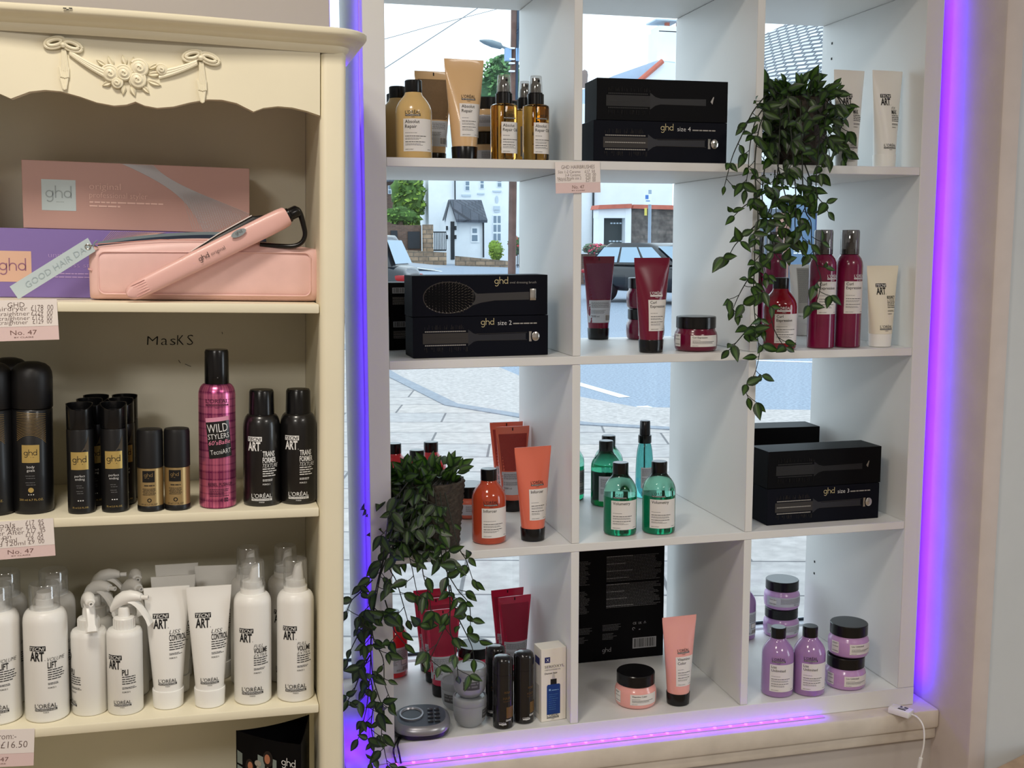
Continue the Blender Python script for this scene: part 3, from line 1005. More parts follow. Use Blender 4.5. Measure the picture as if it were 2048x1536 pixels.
K['fix_tube'] = white_tube(.0345, .0212, .188, [('FIX', .0050, .0100, .3, -.012), ('MAX', .0085, .0125, 0, .02)], 52)
CREAMY = mat('translucent_gel', (238, 231, 212), .25, coat=.3)
K['bouncy'] = white_tube(.0360, .0230, .160, [('BOUNCY', .0058, .0205, 0, .02), ('& TENDER', .0040, .0190, 0, -.01)], 53, bodymat=CREAMY, tz=.104, logo_z=.034)
K['white_back'] = white_tube(.0345, .0212, .158, None, 54, blank=True)

def can_rows(r, hs, hn, rn, top=None):
    rows = [(0, r - .0022, r - .0022), (.0018, r - .0004, r - .0004), (.003, r, r), (hs, r, r)]
    for i in range(1, 7):
        t = i / 6
        rows.append((hs + (hn - hs) * sin(t * pi / 2), rn + (r - rn) * cos(t * pi / 2), rn + (r - rn) * cos(t * pi / 2)))
    return rows
# root-lift spray with clear cap
k = Kit('root_spray_can')
pf = Prof(can_rows(.0298, .142, .160, .0205))
b = MB(); pf.body(b, WHITEP); p0 = k.part('can', b)
b = MB(); tecni(b, pf, -.020, .092, .0225, INK, WHITEP); style_print(b, pf, .0045, .096, [('VOLUME', .0056, .026, .35, -.012), ('LIFT', .0090, .0125, 0, .02)], 61, INK, lines=(4, 2))
logo(b, pf, -.014, .018, .030, INK, WHITEP); k.part('lettering', b, p0)
b = MB(); b.lathe([(.0205, .160), (.0190, .163), (.0150, .163), (.0120, .165), (.0120, .174), (.0105, .175), (.0105, .184), (.0005, .184)], WHITEP, 36); b.box(-.002, .002, -.0125, -.009, .177, .181, WHITEP); k.part('nozzle', b)
b = MB(); b.lathe([(.0207, .161), (.0205, .193), (.0190, .1965), (.0002, .1968)], CLEARP, 40, cap0=False); k.part('overcap', b, None, 'clear overcap')
K['volume_lift'] = k
# trigger spray
k = Kit('trigger_spray_bottle')
pf = Prof([(0, .0236, .0236), (.002, .0251, .0251), (.114, .0251, .0251), (.119, .0246, .0246), (.1225, .0225, .0225), (.124, .0170, .0170)])
b = MB(); pf.body(b, WHITEP); p0 = k.part('bottle', b)
b = MB(); tecni(b, pf, -.017, .070, .0215, INK, WHITEP); style_print(b, pf, .0045, .069, [('PLI', .0085, .0085, 0, .02)], 62, INK, lines=(3, 2), force='FORCE 4')
logo(b, pf, -.008, .014, .0245, INK, WHITEP); k.part('lettering', b, p0)
b = MB(); b.lathe([(.0145, .123), (.0150, .124), (.0150, .139), (.0138, .1405), (.0085, .141), (.0080, .152), (.0068, .155), (.0005, .155)], WHITEP, 36)
for i in range(20):
    a_ = 2 * pi * i / 20
    b.box(-.0004, .0004, -.0155, -.0145, .125, .138, WHITEP, M=Matrix.Rotation(a_, 4, 'Z'))
k.part('collar', b)
hd = MB()
def capsule(b, pts, rw, m):
    """head shell: pts (x, z, half height), half width rw, along x"""
    rings = []
    for x, z, h in pts:
        rings.append([(x, rw * (h / max(1e-6, max(q[2] for q in pts))) ** .4 * cos(2 * pi * j / 20), z + h * sin(2 * pi * j / 20)) for j in range(20)])
    b.loft(rings, m)
capsule(hd, [(-.0185, .152, .0008), (-.0175, .153, .007), (-.012, .160, .0105), (-.002, .167, .0110), (.010, .1705, .0095), (.020, .1710, .0070), (.026, .1700, .0050), (.0265, .1700, .0008)], .0092, WHITEP)
hd.lathe([(.0030, 0), (.0034, .001), (.0034, .010), (.0018, .010), (.0018, .004), (.0002, .004)], WHITEP, 16, M=Matrix.Translation((.026, 0, .1695)) @ Matrix.Rotation(pi / 2, 4, 'Y'))
h0 = k.part('spray_head', hd)
b = MB()
rows = []
for i in range(13):
    t = i / 12
    x = .008 + .030 * t ** .85
    z = .163 - .0345 * t ** 1.5
    wv = .0075 - .001 * t + .002 * (t > .85)
    th_ = .0038 - .0012 * t
    rows.append([(x, -wv, z), (x + th_, -wv * .7, z + th_), (x + th_ * 1.2, 0, z + th_ * 1.2), (x + th_, wv * .7, z + th_), (x, wv, z), (x - th_ * .2, 0, z - th_ * .2)])
b.loft(rows, WHITEP)
k.part('trigger', b, h0)
K['pli'] = k
# foam mousse with clear cap
k = Kit('white_mousse_can')
pf = Prof(can_rows(.0275, .150, .166, .0180))
b = MB(); pf.body(b, WHITEP); p0 = k.part('can', b)
b = MB(); tecni(b, pf, -.0225, .098, .0215, INK, WHITEP); style_print(b, pf, -.0005, .094, [('FULL', .0050, .014, .35, -.012), ('VOLUME', .0078, .021, 0, .02), ('EXTRA', .0044, .020, .35, -.012)], 63, INK, lines=(3, 2))
logo(b, pf, -.0185, .017, .032, INK, WHITEP); k.part('lettering', b, p0)
b = MB(); b.lathe([(.0180, .165), (.0176, .166), (.0176, .1735), (.0152, .175), (.0148, .180), (.0135, .1835), (.0005, .1835)], WHITEP, 36)
rows = []
for i in range(9):
    t = i / 8
    a_, c_ = .0090 - .0036 * t ** 1.4, .0108 - .0030 * t ** 1.6
    rows.append([(.0030 + .0012 * t + a_ * math.copysign(abs(cos(2 * pi * j / 20)) ** .8, cos(2 * pi * j / 20)), c_ * math.copysign(abs(sin(2 * pi * j / 20)) ** .8, sin(2 * pi * j / 20)), .181 + .0245 * t + .0028 * t * cos(2 * pi * j / 20)) for j in range(20)])
b.loft(rows, WHITEP)
b.loft([[(-.0150 + .013 * t, w_, .1825), (-.0150 + .013 * t, w_, .1845 + .004 * t * t), (-.0150 + .013 * t, -w_, .1845 + .004 * t * t), (-.0150 + .013 * t, -w_, .1825)] for t, w_ in ((0, .003), (.3, .006), (.7, .0075), (1, .008))], WHITEP)
k.part('nozzle', b)
b = MB(); b.lathe([(.0178, .1745), (.0174, .2115), (.0160, .2148), (.0002, .2152)], CLEARP, 40, cap0=False); k.part('overcap', b, None, 'clear overcap')
K['foam'] = k
# black texture can
k = Kit('texture_gel_can')
BCAN = sm('black_can', (16, 15, 16), rough=.32)
pf = Prof(can_rows(.0270, .112, .134, .0185))
b = MB(); pf.body(b, BCAN); p0 = k.part('can', b)
b = MB(); tecni(b, pf, -.0235, .083, .0215, WHITEINK, BCAN)
style_print(b, pf, -.001, .082, [('TRANS', .0078, .0180, 0, .02), ('FORMER', .0078, .0205, 0, .02), ('TEXTURE', .0058, .0245, .35, -.008)], 64, WHITEINK, lines=(3, 2), lw=.022)
logo(b, pf, -.0175, .0085, .030, WHITEINK, BCAN); k.part('lettering', b, p0)
b = MB(); b.lathe([(.0186, .134), (.0186, .135), (.0178, .1665), (.0162, .1695), (.0005, .170)], BLACK, 40); k.part('cap', b)
K['texture'] = k
# tall pink checked can
PINKCAN = mat('pink_metal_check', (206, 104, 146), .28, metal=.75)
nt = PINKCAN.node_tree; bs = nt.nodes['Principled BSDF']
tc = nt.nodes.new('ShaderNodeTexCoord'); sp = nt.nodes.new('ShaderNodeSeparateXYZ'); nt.links.new(tc.outputs['Object'], sp.inputs[0])
at_ = nt.nodes.new('ShaderNodeMath'); at_.operation = 'ARCTAN2'; nt.links.new(sp.outputs['X'], at_.inputs[0]); nt.links.new(sp.outputs['Y'], at_.inputs[1])
def stripes(src, mul, width):
    a1 = nt.nodes.new('ShaderNodeMath'); a1.operation = 'MULTIPLY'; a1.inputs[1].default_value = mul; nt.links.new(src, a1.inputs[0])
    a2 = nt.nodes.new('ShaderNodeMath'); a2.operation = 'FRACT'; nt.links.new(a1.outputs[0], a2.inputs[0])
    a3 = nt.nodes.new('ShaderNodeMath'); a3.operation = 'LESS_THAN'; a3.inputs[1].default_value = width; nt.links.new(a2.outputs[0], a3.inputs[0])
    return a3.outputs[0]
s1, s2, s3, s4 = stripes(at_.outputs[0], 5.6, .22), stripes(sp.outputs['Z'], 95, .2), stripes(at_.outputs[0], 1.4, .4), stripes(sp.outputs['Z'], 24, .35)
def addn(a, c):
    n_ = nt.nodes.new('ShaderNodeMath'); n_.operation = 'ADD'; nt.links.new(a, n_.inputs[0]); nt.links.new(c, n_.inputs[1]); return n_.outputs[0]
tot = addn(addn(s1, s2), addn(s3, s4))
sc = nt.nodes.new('ShaderNodeMapRange'); sc.inputs['From Max'].default_value = 3.0; nt.links.new(tot, sc.inputs['Value'])
mixc = nt.nodes.new('ShaderNodeMix'); mixc.data_type = 'RGBA'
mixc.inputs[6].default_value = (*lin((232, 128, 168)), 1); mixc.inputs[7].default_value = (*lin((140, 52, 104)), 1)
nt.links.new(sc.outputs[0], mixc.inputs[0]); nt.links.new(mixc.outputs[2], bs.inputs['Base Color'])
k = Kit('pink_styling_can')
pf = Prof(can_rows(.0262, .163, .180, .0168))
b = MB(); pf.body(b, PINKCAN); p0 = k.part('can', b)
b = MB(); DKP = mat('dark_plum_ink', (72, 22, 50), .5)
text(b, pf, "L'ORÉAL", 0, .1545, .0056, DKP, align='C', width=.033); patch(b, pf, -.0165, .0165, .1500, .1528, DKP, .0005, nz=1); text(b, pf, 'PROFESSIONNEL', 0, .1506, .0016, PINKCAN, align='C', width=.030, lift=.0008); text(b, pf, 'PARIS', 0, .1465, .0016, DKP, align='C')
text(b, pf, 'REBEL PUSH-UP', .004, .0335, .0046, DKP, align='C', width=.036, bold=.012); fine(b, pf, -.012, .028, .030, 5, .0009, .0024, DKP, 4); text(b, pf, '4', .003, .010, .0055, DKP)
for dx in (0, .0032):
    for dz in (0, .0032):
        patch(b, pf, .009 + dx, .0115 + dx, .010 + dz, .0125 + dz, DKP, .0005, nx=1, nz=1)
k.part('lettering', b, p0)
b = MB()
A_ = .10
def tilt(px_, pz_): return (px_ * cos(A_) - pz_ * sin(A_) + .003, px_ * sin(A_) + pz_ * cos(A_) + .102)
n_ = 12
for (x0, x1, z0, z1, mm, lf) in ((-.0175, .0165, -.027, .026, BCAN, .0004), (-.0175, .0165, .0255, .032, mat('pale_pink_paper', (222, 150, 178), .5), .00035)):
    vs_ = []
    for j in range(7):
        for i in range(n_ + 1):
            xx, zz = tilt(x0 + (x1 - x0) * i / n_, z0 + (z1 - z0) * j / 6)
            vs_.append(pf.pt(xx, zz, lf))
    b.add(vs_, [(j * (n_ + 1) + i, j * (n_ + 1) + i + 1, (j + 1) * (n_ + 1) + i + 1, (j + 1) * (n_ + 1) + i) for j in range(6) for i in range(n_)], mm)
def tt(s_, lx_, lz_, h, m_, width, **kw):
    xx, zz = tilt(lx_, lz_); text(b, pf, s_, xx, zz, h, m_, width=width, rot=A_, lift=.0008, **kw)
tt('WILD', -.0160, .0105, .0125, WHITEINK, .029, bold=-.005); tt('STYLERS', -.0160, .0010, .0075, WHITEINK, .030, bold=-.005); tt("60'sBaBe", -.0160, -.0075, .0062, mat('pink_ink', (236, 140, 172), .5), .031, shear=.2); tt('TecniART', -.0150, -.0215, .0070, WHITEINK, .030, bold=-.01)
k.part('label', b, p0)
b = MB(); b.lathe([(.0169, .180), (.0172, .181), (.0168, .226), (.0155, .2292), (.0005, .2295)], BLACK, 40)
b.lathe([(.0008, 0), (.0008, .0004), (.0001, .0004)], INKG, 10, M=Matrix.Translation((0.001, -.01715, .190)) @ Matrix.Rotation(pi / 2, 4, 'X'))
k.part('cap', b)
K['pink_can'] = k

# ------------------------------------------------------------------ black and gold styling range
GOLD = mat('gold_foil', (212, 184, 112), .35, metal=.6)
BRONZE = mat('bronze_foil', (176, 150, 104), .35, metal=.7)
DBLK = sm('deep_black', (14, 14, 16), rough=.4, coat=.1)
def ghd(mb, pf, x, z, h, m_, width=None, align='C', lift=.0006):
    wordmark(mb, pf, x, z, m_, width or h * 2, align, lift)
k = Kit('styling_foam_bottle')
pf = Prof([(0, .0245, .0245), (.0018, .0265, .0265), (.004, .0270, .0270), (.145, .0266, .0266), (.1465, .0255, .0255)])
b = MB(); pf.body(b, DBLK); p0 = k.part('bottle', b)
b = MB(); patch(b, pf, -.0125, .0105, .073, .098, GOLD, .0004); ghd(b, pf, -.001, .0835, .0090, INK, width=.017); fine(b, pf, -.001, .0805, .007, 1, .0006, .001, INK, 2)
for i, s_ in enumerate(('body', 'goals')): text(b, pf, s_, -.001, .0655 - .0048 * i, .0036, WHITEINK, align='C', bold=-.01)
for i in range(4): fine(b, pf, -.008 + .001 * (i % 2), .054 - .0032 * i - .003 * (i > 1), .013, 1, .0009, .002, INKG, i + 3, ragged=.1)
b.loft([[pf.pt(-.001 + .0036 * cos(t) * s_, .0345 + .0036 * sin(t) * s_, .0005) for t in [2 * pi * i / 18 for i in range(18)]] for s_ in (1, .02)], GOLD, False, False)
for i in range(3): patch(b, pf, -.0045 + .003 * i, -.0032 + .003 * i, .0275, .0286, WHITEINK, .0005, nx=1, nz=1)
text(b, pf, '200 ml 6.7 FL.OZ.', -.001, .0195, .0028, GOLD, align='C', width=.032)
k.part('label', b, p0)
b = MB()
for i in range(16):
    zz = .1435 - .0020 * i
    ps = [pf.pt(-.020 + .040 * j / 20, zz - .010 * ((j - 10) / 10) ** 2 * (i / 15) - .003 * (j / 20), .0004) for j in range(21)]
    b.tube(ps, .00036, BRONZE, seg=4)
k.part('gold_lines', b, p0)
b = MB(); b.lathe([(.0262, .1475), (.0272, .149), (.0272, .190), (.0262, .198), (.0235, .2045), (.018, .209), (.010, .2115), (.0005, .212)], BLACKM, 44); k.part('cap', b)
K['foam_black'] = k
k = Kit('finishing_spray_can')
pf = Prof([(0, .0168, .0168), (.0015, .0183, .0183), (.117, .0183, .0183), (.119, .0178, .0178)])
b = MB(); pf.body(b, DBLK); p0 = k.part('can', b)
b = MB(); patch(b, pf, -.0125, .0115, .063, .088, GOLD, .0004); ghd(b, pf, -.0005, .0735, .0090, INK, width=.0185); fine(b, pf, -.001, .0705, .008, 1, .0006, .001, INK, 2)
for i, s_ in enumerate(('perfect', 'ending')): text(b, pf, s_, -.0005, .0525 - .0045 * i, .0034, WHITEINK, align='C', bold=-.01)
for i in range(4): fine(b, pf, -.0055 + .0008 * (i % 2), .040 - .0030 * i - .002 * (i > 1), .009, 1, .0009, .002, INKG, i + 3, ragged=.1)
for i in range(3): patch(b, pf, -.0038 + .003 * i, -.0022 + .003 * i, .0185, .0198, WHITEINK, .0005, nx=1, nz=1)
text(b, pf, '75 ml 2.5 FL.OZ.', -.0005, .008, .0022, GOLD, align='C', width=.022)
k.part('label', b, p0)
b = MB(); b.add([pf.pt(.002, .0885, .0004), pf.pt(.0125, .0885, .0004), pf.pt(.0125, .111, .0004), pf.pt(.0095, .102, .0004), pf.pt(.006, .094, .0004)], [(0, 1, 2, 3, 4)], mat('dark_bronze', (70, 62, 50), .5)); k.part('gold_wedge', b, p0)
# cap with a scooped top
b = MB()
rings = []
n_ = 40
for r_, z_ in ((.0178, .1195), (.0181, .1205), (.0181, None), (.0165, None), (.0162, .138), (.0003, .138)):
    rings.append([(r_ * cos(2 * pi * j / n_), r_ * sin(2 * pi * j / n_), z_ if z_ is not None else .1545 - .0085 * max(0, -sin(2 * pi * j / n_)) ** 1.2) for j in range(n_)])
b.loft(rings, BLACK, False, False)
b.lathe([(.0105, .138), (.0105, .1435), (.009, .145), (.0005, .145)], BLACK, 24)
k.part('cap', b)
K['finish'] = k
k = Kit('serum_pump_bottle')
pf = Prof([(0, .0168, .0168), (.002, .0178, .0178), (.0045, .0180, .0180), (.0055, .0178, .0178), (.060, .0178, .0178), (.062, .0174, .0174)])
b = MB(); pf.body(b, BRONZE); p0 = k.part('bottle', b)
b = MB(); b.lathe([(.0170, -.0), (.0183, .001), (.0183, .0075), (.0180, .008)], DBLK, 40, cap1=False); k.part('base_ring', b, p0)
b = MB(); patch(b, pf, -.0105, .0065, .0425, .0590, DBLK, .0004); ghd(b, pf, -.002, .0505, .0058, BRONZE, width=.0115); fine(b, pf, -.004, .048, .005, 1, .0005, .001, BRONZE, 2)
fine(b, pf, -.008, .037, .014, 1, .0014, .002, INK, 3, ragged=0)
for i in range(5): fine(b, pf, -.0105 + .001 * (i % 2), .0325 - .0021 * i, .018, 1, .0008, .002, INK, i + 4, ragged=.1)
b.loft([[pf.pt(-.001 + .0030 * cos(t) * s_, .0165 + .0030 * sin(t) * s_, .0005) for t in [2 * pi * i / 18 for i in range(18)]] for s_ in (1, .6)], DBLK, False, False)
text(b, pf, '50 ml 1.7 FL.OZ.', -.001, .0095, .0022, INK, align='C', width=.024)
k.part('label', b, p0)
b = MB(); b.lathe([(.0176, .0622), (.0183, .063), (.0180, .112), (.0168, .1165), (.0005, .118)], BLACKM, 40); k.part('cap', b)
K['serum'] = k

# ------------------------------------------------------------------ window-side pieces
k = Kit('texturising_spray_bottle')
pf = Prof([(0, .0185, .0185), (.002, .0200, .0200), (.060, .0196, .0196), (.085, .0186, .0186), (.105, .0165, .0165), (.116, .0142, .0142), (.120, .0125, .0125)])
b = MB(); pf.body(b, TEALS); p0 = k.part('bottle', b)
b = MB(); patch(b, pf, -.0175, .0175, .022, .068, mat('grey_label', (196, 199, 206), .5), .0003); fine(b, pf, -.015, .064, .03, 8, .0009, .0021, INKG, 9, ragged=.05); fine(b, pf, -.015, .044, .02, 6, .0008, .002, INKG, 10); barcode(b, pf, .002, .027, .013, .013, INK, PAPER); k.part('label', b, p0)
b = MB(); b.lathe([(.0138, .120), (.0145, .121), (.0145, .1375), (.0118, .1385), (.0116, .150), (.0112, .168), (.0100, .1695), (.0005, .170)], BLACK, 36); k.part('pump_cap', b)
b = MB(); b.tube([(0, 0, .008), (0, .001, .119)], .0012, mat('dip_tube', (225, 215, 190), .4), seg=6); k.part('dip_tube', b, p0)
K['texspray'] = k
k = Kit('grey_pot')
GREYP = sm('grey_pot_plastic', (150, 154, 158), rough=.35, coat=.1)
pf = Prof([(0, .0185, .0185), (.003, .0222, .0222), (.011, .0285, .0285), (.021, .0310, .0310), (.043, .0320, .0320)])
b = MB(); pf.body(b, GREYP, 48, cap1=True); p0 = k.part('body', b)
b = MB(); patch(b, pf, -.019, .013, .020, .0365, mat('worn_dark_print', (70, 70, 72), .6)); fine(b, pf, -.0175, .031, .029, 2, .0034, .0062, mat('worn_grey_print', (112, 114, 116), .6), 4, ragged=.1); k.part('lettering', b, p0)
b = MB(); b.lathe([(.0319, .0432), (.0324, .044), (.0322, .0545), (.0312, .0572), (.0285, .0578), (.0272, .0562), (.0005, .0556)], GREYP, 48); k.part('lid', b)
K['cup'] = k
k = Kit('touch_up_spray_can')
pf = Prof([(0, .0178, .0178), (.0015, .0192, .0192), (.128, .0192, .0192), (.1335, .0180, .0180), (.1365, .0150, .0150), (.1378, .010, .010), (.138, .0006, .0006)])
b = MB(); pf.body(b, sm('hair_can_black', (20, 18, 18), rough=.2), cap1=True); p0 = k.part('can', b)
b = MB(); DG = mat('dim_gold', (112, 84, 44), .45, metal=.4)
fine(b, pf, -.004, .0725, .012, 2, .0010, .0022, DG, 3, ragged=0); text(b, pf, 'HAIR', -.006, .058, .0055, DG, width=.014, bold=-.01); text(b, pf, 'TOUCH UP', -.006, .0535, .0022, DG, width=.015)
patch(b, pf, .000, .018, .0215, .0430, DG, .0004); fine(b, pf, -.001, .018, .015, 2, .0009, .002, WHITEINK, 5); logo(b, pf, -.014, .009, .014, WHITEINK, BLACK, False)
k.part('label', b, p0)
b = MB(); b.lathe([(.0193, .104), (.0194, .1044), (.0194, .1048), (.0193, .1052)], BLACK, 40, False, False); k.part('cap_seam', b, p0)
K['hairtouch'] = k

# ------------------------------------------------------------------ boxes of brushes
NAVY = mat('navy_carton', (10, 12, 22), .55, spec=.12)
DARKC = mat('near_black_carton', (6, 6, 9), .5, spec=.12)
PRINT = mat('dim_print', (52, 50, 50), .5)
PRINT2 = mat('grey_print_line', (158, 154, 148), .5)
BRIS = mat('bristle_print', (46, 42, 40), .6)
LOGOG = mat('pale_gold_ink', (196, 182, 140), .5)
def brush_box(kind, w_=.252, h=.073, d=.075, title=None):
    k = Kit('brush_box')
    b = MB(); b.box(-w_ / 2, w_ / 2, 0, d, 0, h, NAVY if kind != 'dim' else DARKC, bev=.0006, seg=1); p0 = k.part('carton', b)
    f = Flat(0.0)
    b = MB(); X = lambda t: -w_ / 2 + t * w_
    if kind == 'oval':
        ring = [(X(.26) + .049 * cos(t) * (1 + .06 * cos(t)), h * .46 + .0285 * sin(t)) for t in [2 * pi * i / 48 for i in range(48)]]
        b.poly([(x, z) for x, z in ring], mat('oval_rim', (58, 52, 47), .5), y=-.0003)
        b.poly([(X(.26) + (x - X(.26)) * .965, h * .46 + (z - h * .46) * .95) for x, z in ring], DARKC, y=-.0005)
        BL = mat('bristle_line', (92, 84, 74), .5); BLD = mat('bristle_line_dim', (46, 42, 38), .5)
        for i in range(15):
            for j in range(-5, 6):
                x0 = X(.10) + (X(.425) - X(.10)) * i / 14; z0 = h * .46 + j * .0046 + .0012 * (i % 2)
                e_ = ((x0 - X(.262)) / .0455) ** 2 + ((z0 - h * .46) / .0255) ** 2
                if e_ > 1: continue
                dx, dz = (x0 - X(.20)) * .07 + .001, (z0 - h * .46) * .20
                b.tube([(x0, -.0006, z0), (x0 + dx, -.0006, z0 + dz)], .00034, BL if i > 6 or e_ > .7 else BLD, seg=4)
        for t in range(14):
            a_ = radians(215 + 8.5 * t)
            b.tube([(X(.26) + .0475 * cos(a_) - .0008, -.0006, h * .46 + .0275 * sin(a_)), (X(.26) + .0475 * cos(a_) + .0010, -.0006, h * .46 + .0275 * sin(a_) + .0004)], .0005, PRINT2, seg=4)
        b.poly([(X(.435), h * .62), (X(.475), h * .545), (X(.55), h * .555), (X(.86), h * .58), (X(.86), h * .385), (X(.60), h * .375), (X(.50), h * .325), (X(.435), h * .26)], PRINT, y=-.0005)
        b.box(X(.865), X(.91), -.0012, -.0003, h * .37, h * .655, SILVER, bev=.0004)
        wordmark(b, f, X(.60), h * .785, LOGOG, .0255); text(b, f, 'oval dressing brush', X(.715), h * .79, .0042, PRINT2, width=.050, bold=-.012)
    else:
        dim = kind == 'dim'
        P1 = mat('faint_print', (22, 21, 22), .5) if dim else BRIS
        P2 = mat('faint_print_line', (30, 29, 30), .5) if dim else PRINT2
        n1 = 22
        rnd = random.Random(len(kind))
        for row, zz in enumerate((.30, .47, .64)):
            for i in range(n1):
                x0 = X(.085) + (X(.385) - X(.085)) * i / n1
                b.box(x0, x0 + .0026, -.0006, -.0003, h * zz - .0009, h * zz + .0009, P2 if row != 1 or kind != 'size2' else P1)
        for i in range(60):
            x0 = X(.08) + rnd.random() * (X(.40) - X(.08)); s_ = rnd.choice((-1, 1)); z0 = h * (.47 + s_ * .22)
            b.tube([(x0, -.0005, z0), (x0, -.0005, z0 + s_ * h * rnd.uniform(.04, .12))], .0003, P1, seg=4)
        b.box(X(.07), X(.40), -.0004, -.0002, h * .34, h * .60, P1)
        b.poly([(X(.40), h * .68), (X(.44), h * .58), (X(.48), h * .545), (X(.83), h * .56), (X(.83), h * .40), (X(.48), h * .405), (X(.44), h * .37), (X(.40), h * .27)], mat('faint_handle', (16, 16, 20), .4) if dim else mat('handle_print', (34, 35, 42), .45), y=-.0004)
        if not dim:
            for zz in (.565, .40):
                b.tube([(X(.46), -.0005, h * zz), (X(.84), -.0005, h * (zz + (.012 if zz > .5 else -.006)))], .0005, PRINT, seg=4)
            b.lathe([(.0085, 0), (.0085, .0008), (.0078, .0012), (.0003, .0012)], SILVER, 28, M=Matrix.Translation((X(.905), 0, h * .475)) @ Matrix.Rotation(pi / 2, 4, 'X') @ Matrix.Scale(.85, 4, (1, 0, 0)))
            b.poly([(X(.855), h * .60), (X(.875), h * .60), (X(.868), h * .47), (X(.875), h * .35), (X(.855), h * .35)], SILVER, y=-.0006)
            wordmark(b, f, X(.495), h * .785, LOGOG, .0245); text(b, f, title, X(.62), h * .775, .0082, WHITEINK, width=.026, bold=-.012)
            fine(b, f, X(.735), h * .79, .046, 1, .0022, .002, PRINT2, 8, ragged=0)
        else:
            b.poly([(X(.865), h * .50), (X(.885), h * .62), (X(.892), h * .62), (X(.880), h * .44)], SILVER, y=-.0006)
    k.part('printed_picture', b, p0)
    return k
K['box_oval'] = brush_box('oval')
K['box_2'] = brush_box('size2', title='size 2')
K['box_3'] = brush_box('size3', title='size 3', w_=.250)
K['box_4'] = brush_box('size4', title='size 4', w_=.258)
K['box_dim'] = brush_box('dim', w_=.252, h=.074)
k = Kit('brush_box')
b = MB(); b.box(-.126, .126, 0, .075, 0, .073, DARKC, bev=.0006, seg=1); p0 = k.part('carton', b)
b = MB(); f = Flat(0); barcode(b, f, .088, .052, .030, .012, INK, mat('grey_white', (150, 150, 152), .5))
fine(b, f, .085, .044, .036, 8, .0007, .0022, PRINT2, 3)
k.part('back_print', b, p0)
K['box_back'] = k
k = Kit('brush_box')
b = MB(); b.box(-.126, .126, 0, .07, 0, .0645, DARKC, bev=.0006, seg=1); p0 = k.part('carton', b)
b = MB(); f = Flat(0); barcode(b, f, -.118, .044, .024, .011, INK, mat('grey_white', (150, 150, 152), .5)); fine(b, f, -.118, .036, .034, 7, .0007, .0022, PRINT2, 3); k.part('back_print', b, p0)
K['box_low'] = k
k = Kit('brush_box')
b = MB(); b.box(-.126, .126, 0, .075, 0, .073, DARKC, bev=.0006, seg=1); p0 = k.part('carton', b)
b = MB()
for i in range(3): b.box(-.110 + .028 * i, -.088 + .028 * i, -.0004, -.0001, .048, .062, mat('faint_panel', (34, 34, 38), .4))
k.part('back_print', b, p0)
K['box_back_plain'] = k

# ================================================================== GOODS ON THE WHITE UNIT
EPS = 0.0006
def stand(kit, row, u, v, r, label, cat, rz=0.0, group=None, name=None, dz=0.0):
    """stand a piece on a shelf; (u, v) is where its front edge meets the shelf"""
    p_ = at_z(u, v, ZS[row])
    d = Vector((p_.x - CAM_LOC.x, p_.y - CAM_LOC.y, 0)).normalized()
    p_ = p_ + d * r
    return put(K[kit] if isinstance(kit, str) else kit, (p_.x, p_.y, ZS[row] + EPS + dz), label, cat, radians(rz), group, None, name)
def high(kit, u, Y, label, cat, rz=0.0, group=None, dz=0.0):
    """top row is above eye level: centre column u, distance Y behind the front edge"""
    p_ = at_y(u, 300, Y)
    return put(K[kit], (p_.x, Y, ZS['A'] + EPS + dz), label, cat, radians(rz), group)
def boxed(kit, row, ul, vl, ur, vr, label, dz=0.0, group=None):
    a_, c_ = at_z(ul, vl, ZS[row]), at_z(ur, vr, ZS[row])
    ang = math.atan2(c_.y - a_.y, c_.x - a_.x)
    m_ = (a_ + c_) / 2
    return put(K[kit], (m_.x, m_.y, ZS[row] + EPS + dz), label, 'box', ang, group)

# --- top left compartment: amber repair range
high('abs', 828, .066, 'amber shampoo bottle with white label at the front of top left compartment', 'bottle', 8, 'amber shampoo bottles')
high('abs', 796, .150, 'amber shampoo bottle half hidden behind the front amber bottle', 'bottle', 60, 'amber shampoo bottles')
high('abs', 790, .250, 'amber shampoo bottle deepest against the left side of top left compartment', 'bottle', 60, 'amber shampoo bottles')
high('abs_back', 868, .210, 'beige cream tube turned backwards, brown printed back, beside the amber bottle', 'tube', 3, 'beige cream tubes')
high('abs_tube', 929, .062, 'beige cream tube with white front label and black cap, top left compartment', 'tube', 5, 'beige cream tubes')
j1 = high('abs_jar', 972, .230, 'lower beige jar stacked behind the amber oil sprays', 'jar', 6, 'beige hair mask jars')
high('abs_jar', 972, .230, 'upper beige jar stacked behind the amber oil sprays', 'jar', 0, 'beige hair mask jars', dz=.0662)
high('abs', 1022, .300, 'amber shampoo bottle behind the oil sprays, only its black cap showing', 'bottle', 40, 'amber shampoo bottles')
high('oil', 1008, .052, 'amber oil spray bottle beside the beige front tube', 'spray bottle', 10, 'amber oil spray bottles')
high('oil', 1071, .050, 'rightmost amber oil spray bottle by the divider', 'spray bottle', 12, 'amber oil spray bottles')
high('oil', 1050, .118, 'amber oil spray bottle tucked behind the two front oil sprays', 'spray bottle', 0, 'amber oil spray bottles')
# --- top middle: two black boxes
p_ = at_y(1322, 300, .012)
put(K['box_4'], (p_.x, .012, ZS['A'] + EPS), 'black brush box printed size 4, under another box in top middle compartment', 'box', radians(-.6), 'brush boxes in the top middle compartment')
p_ = at_y(1326, 220, .014)
put(K['box_dim'], (p_.x, .014, ZS['A'] + .0742), 'plain-fronted black brush box, upper one in top middle compartment', 'box', radians(-1.2), 'brush boxes in the top middle compartment')
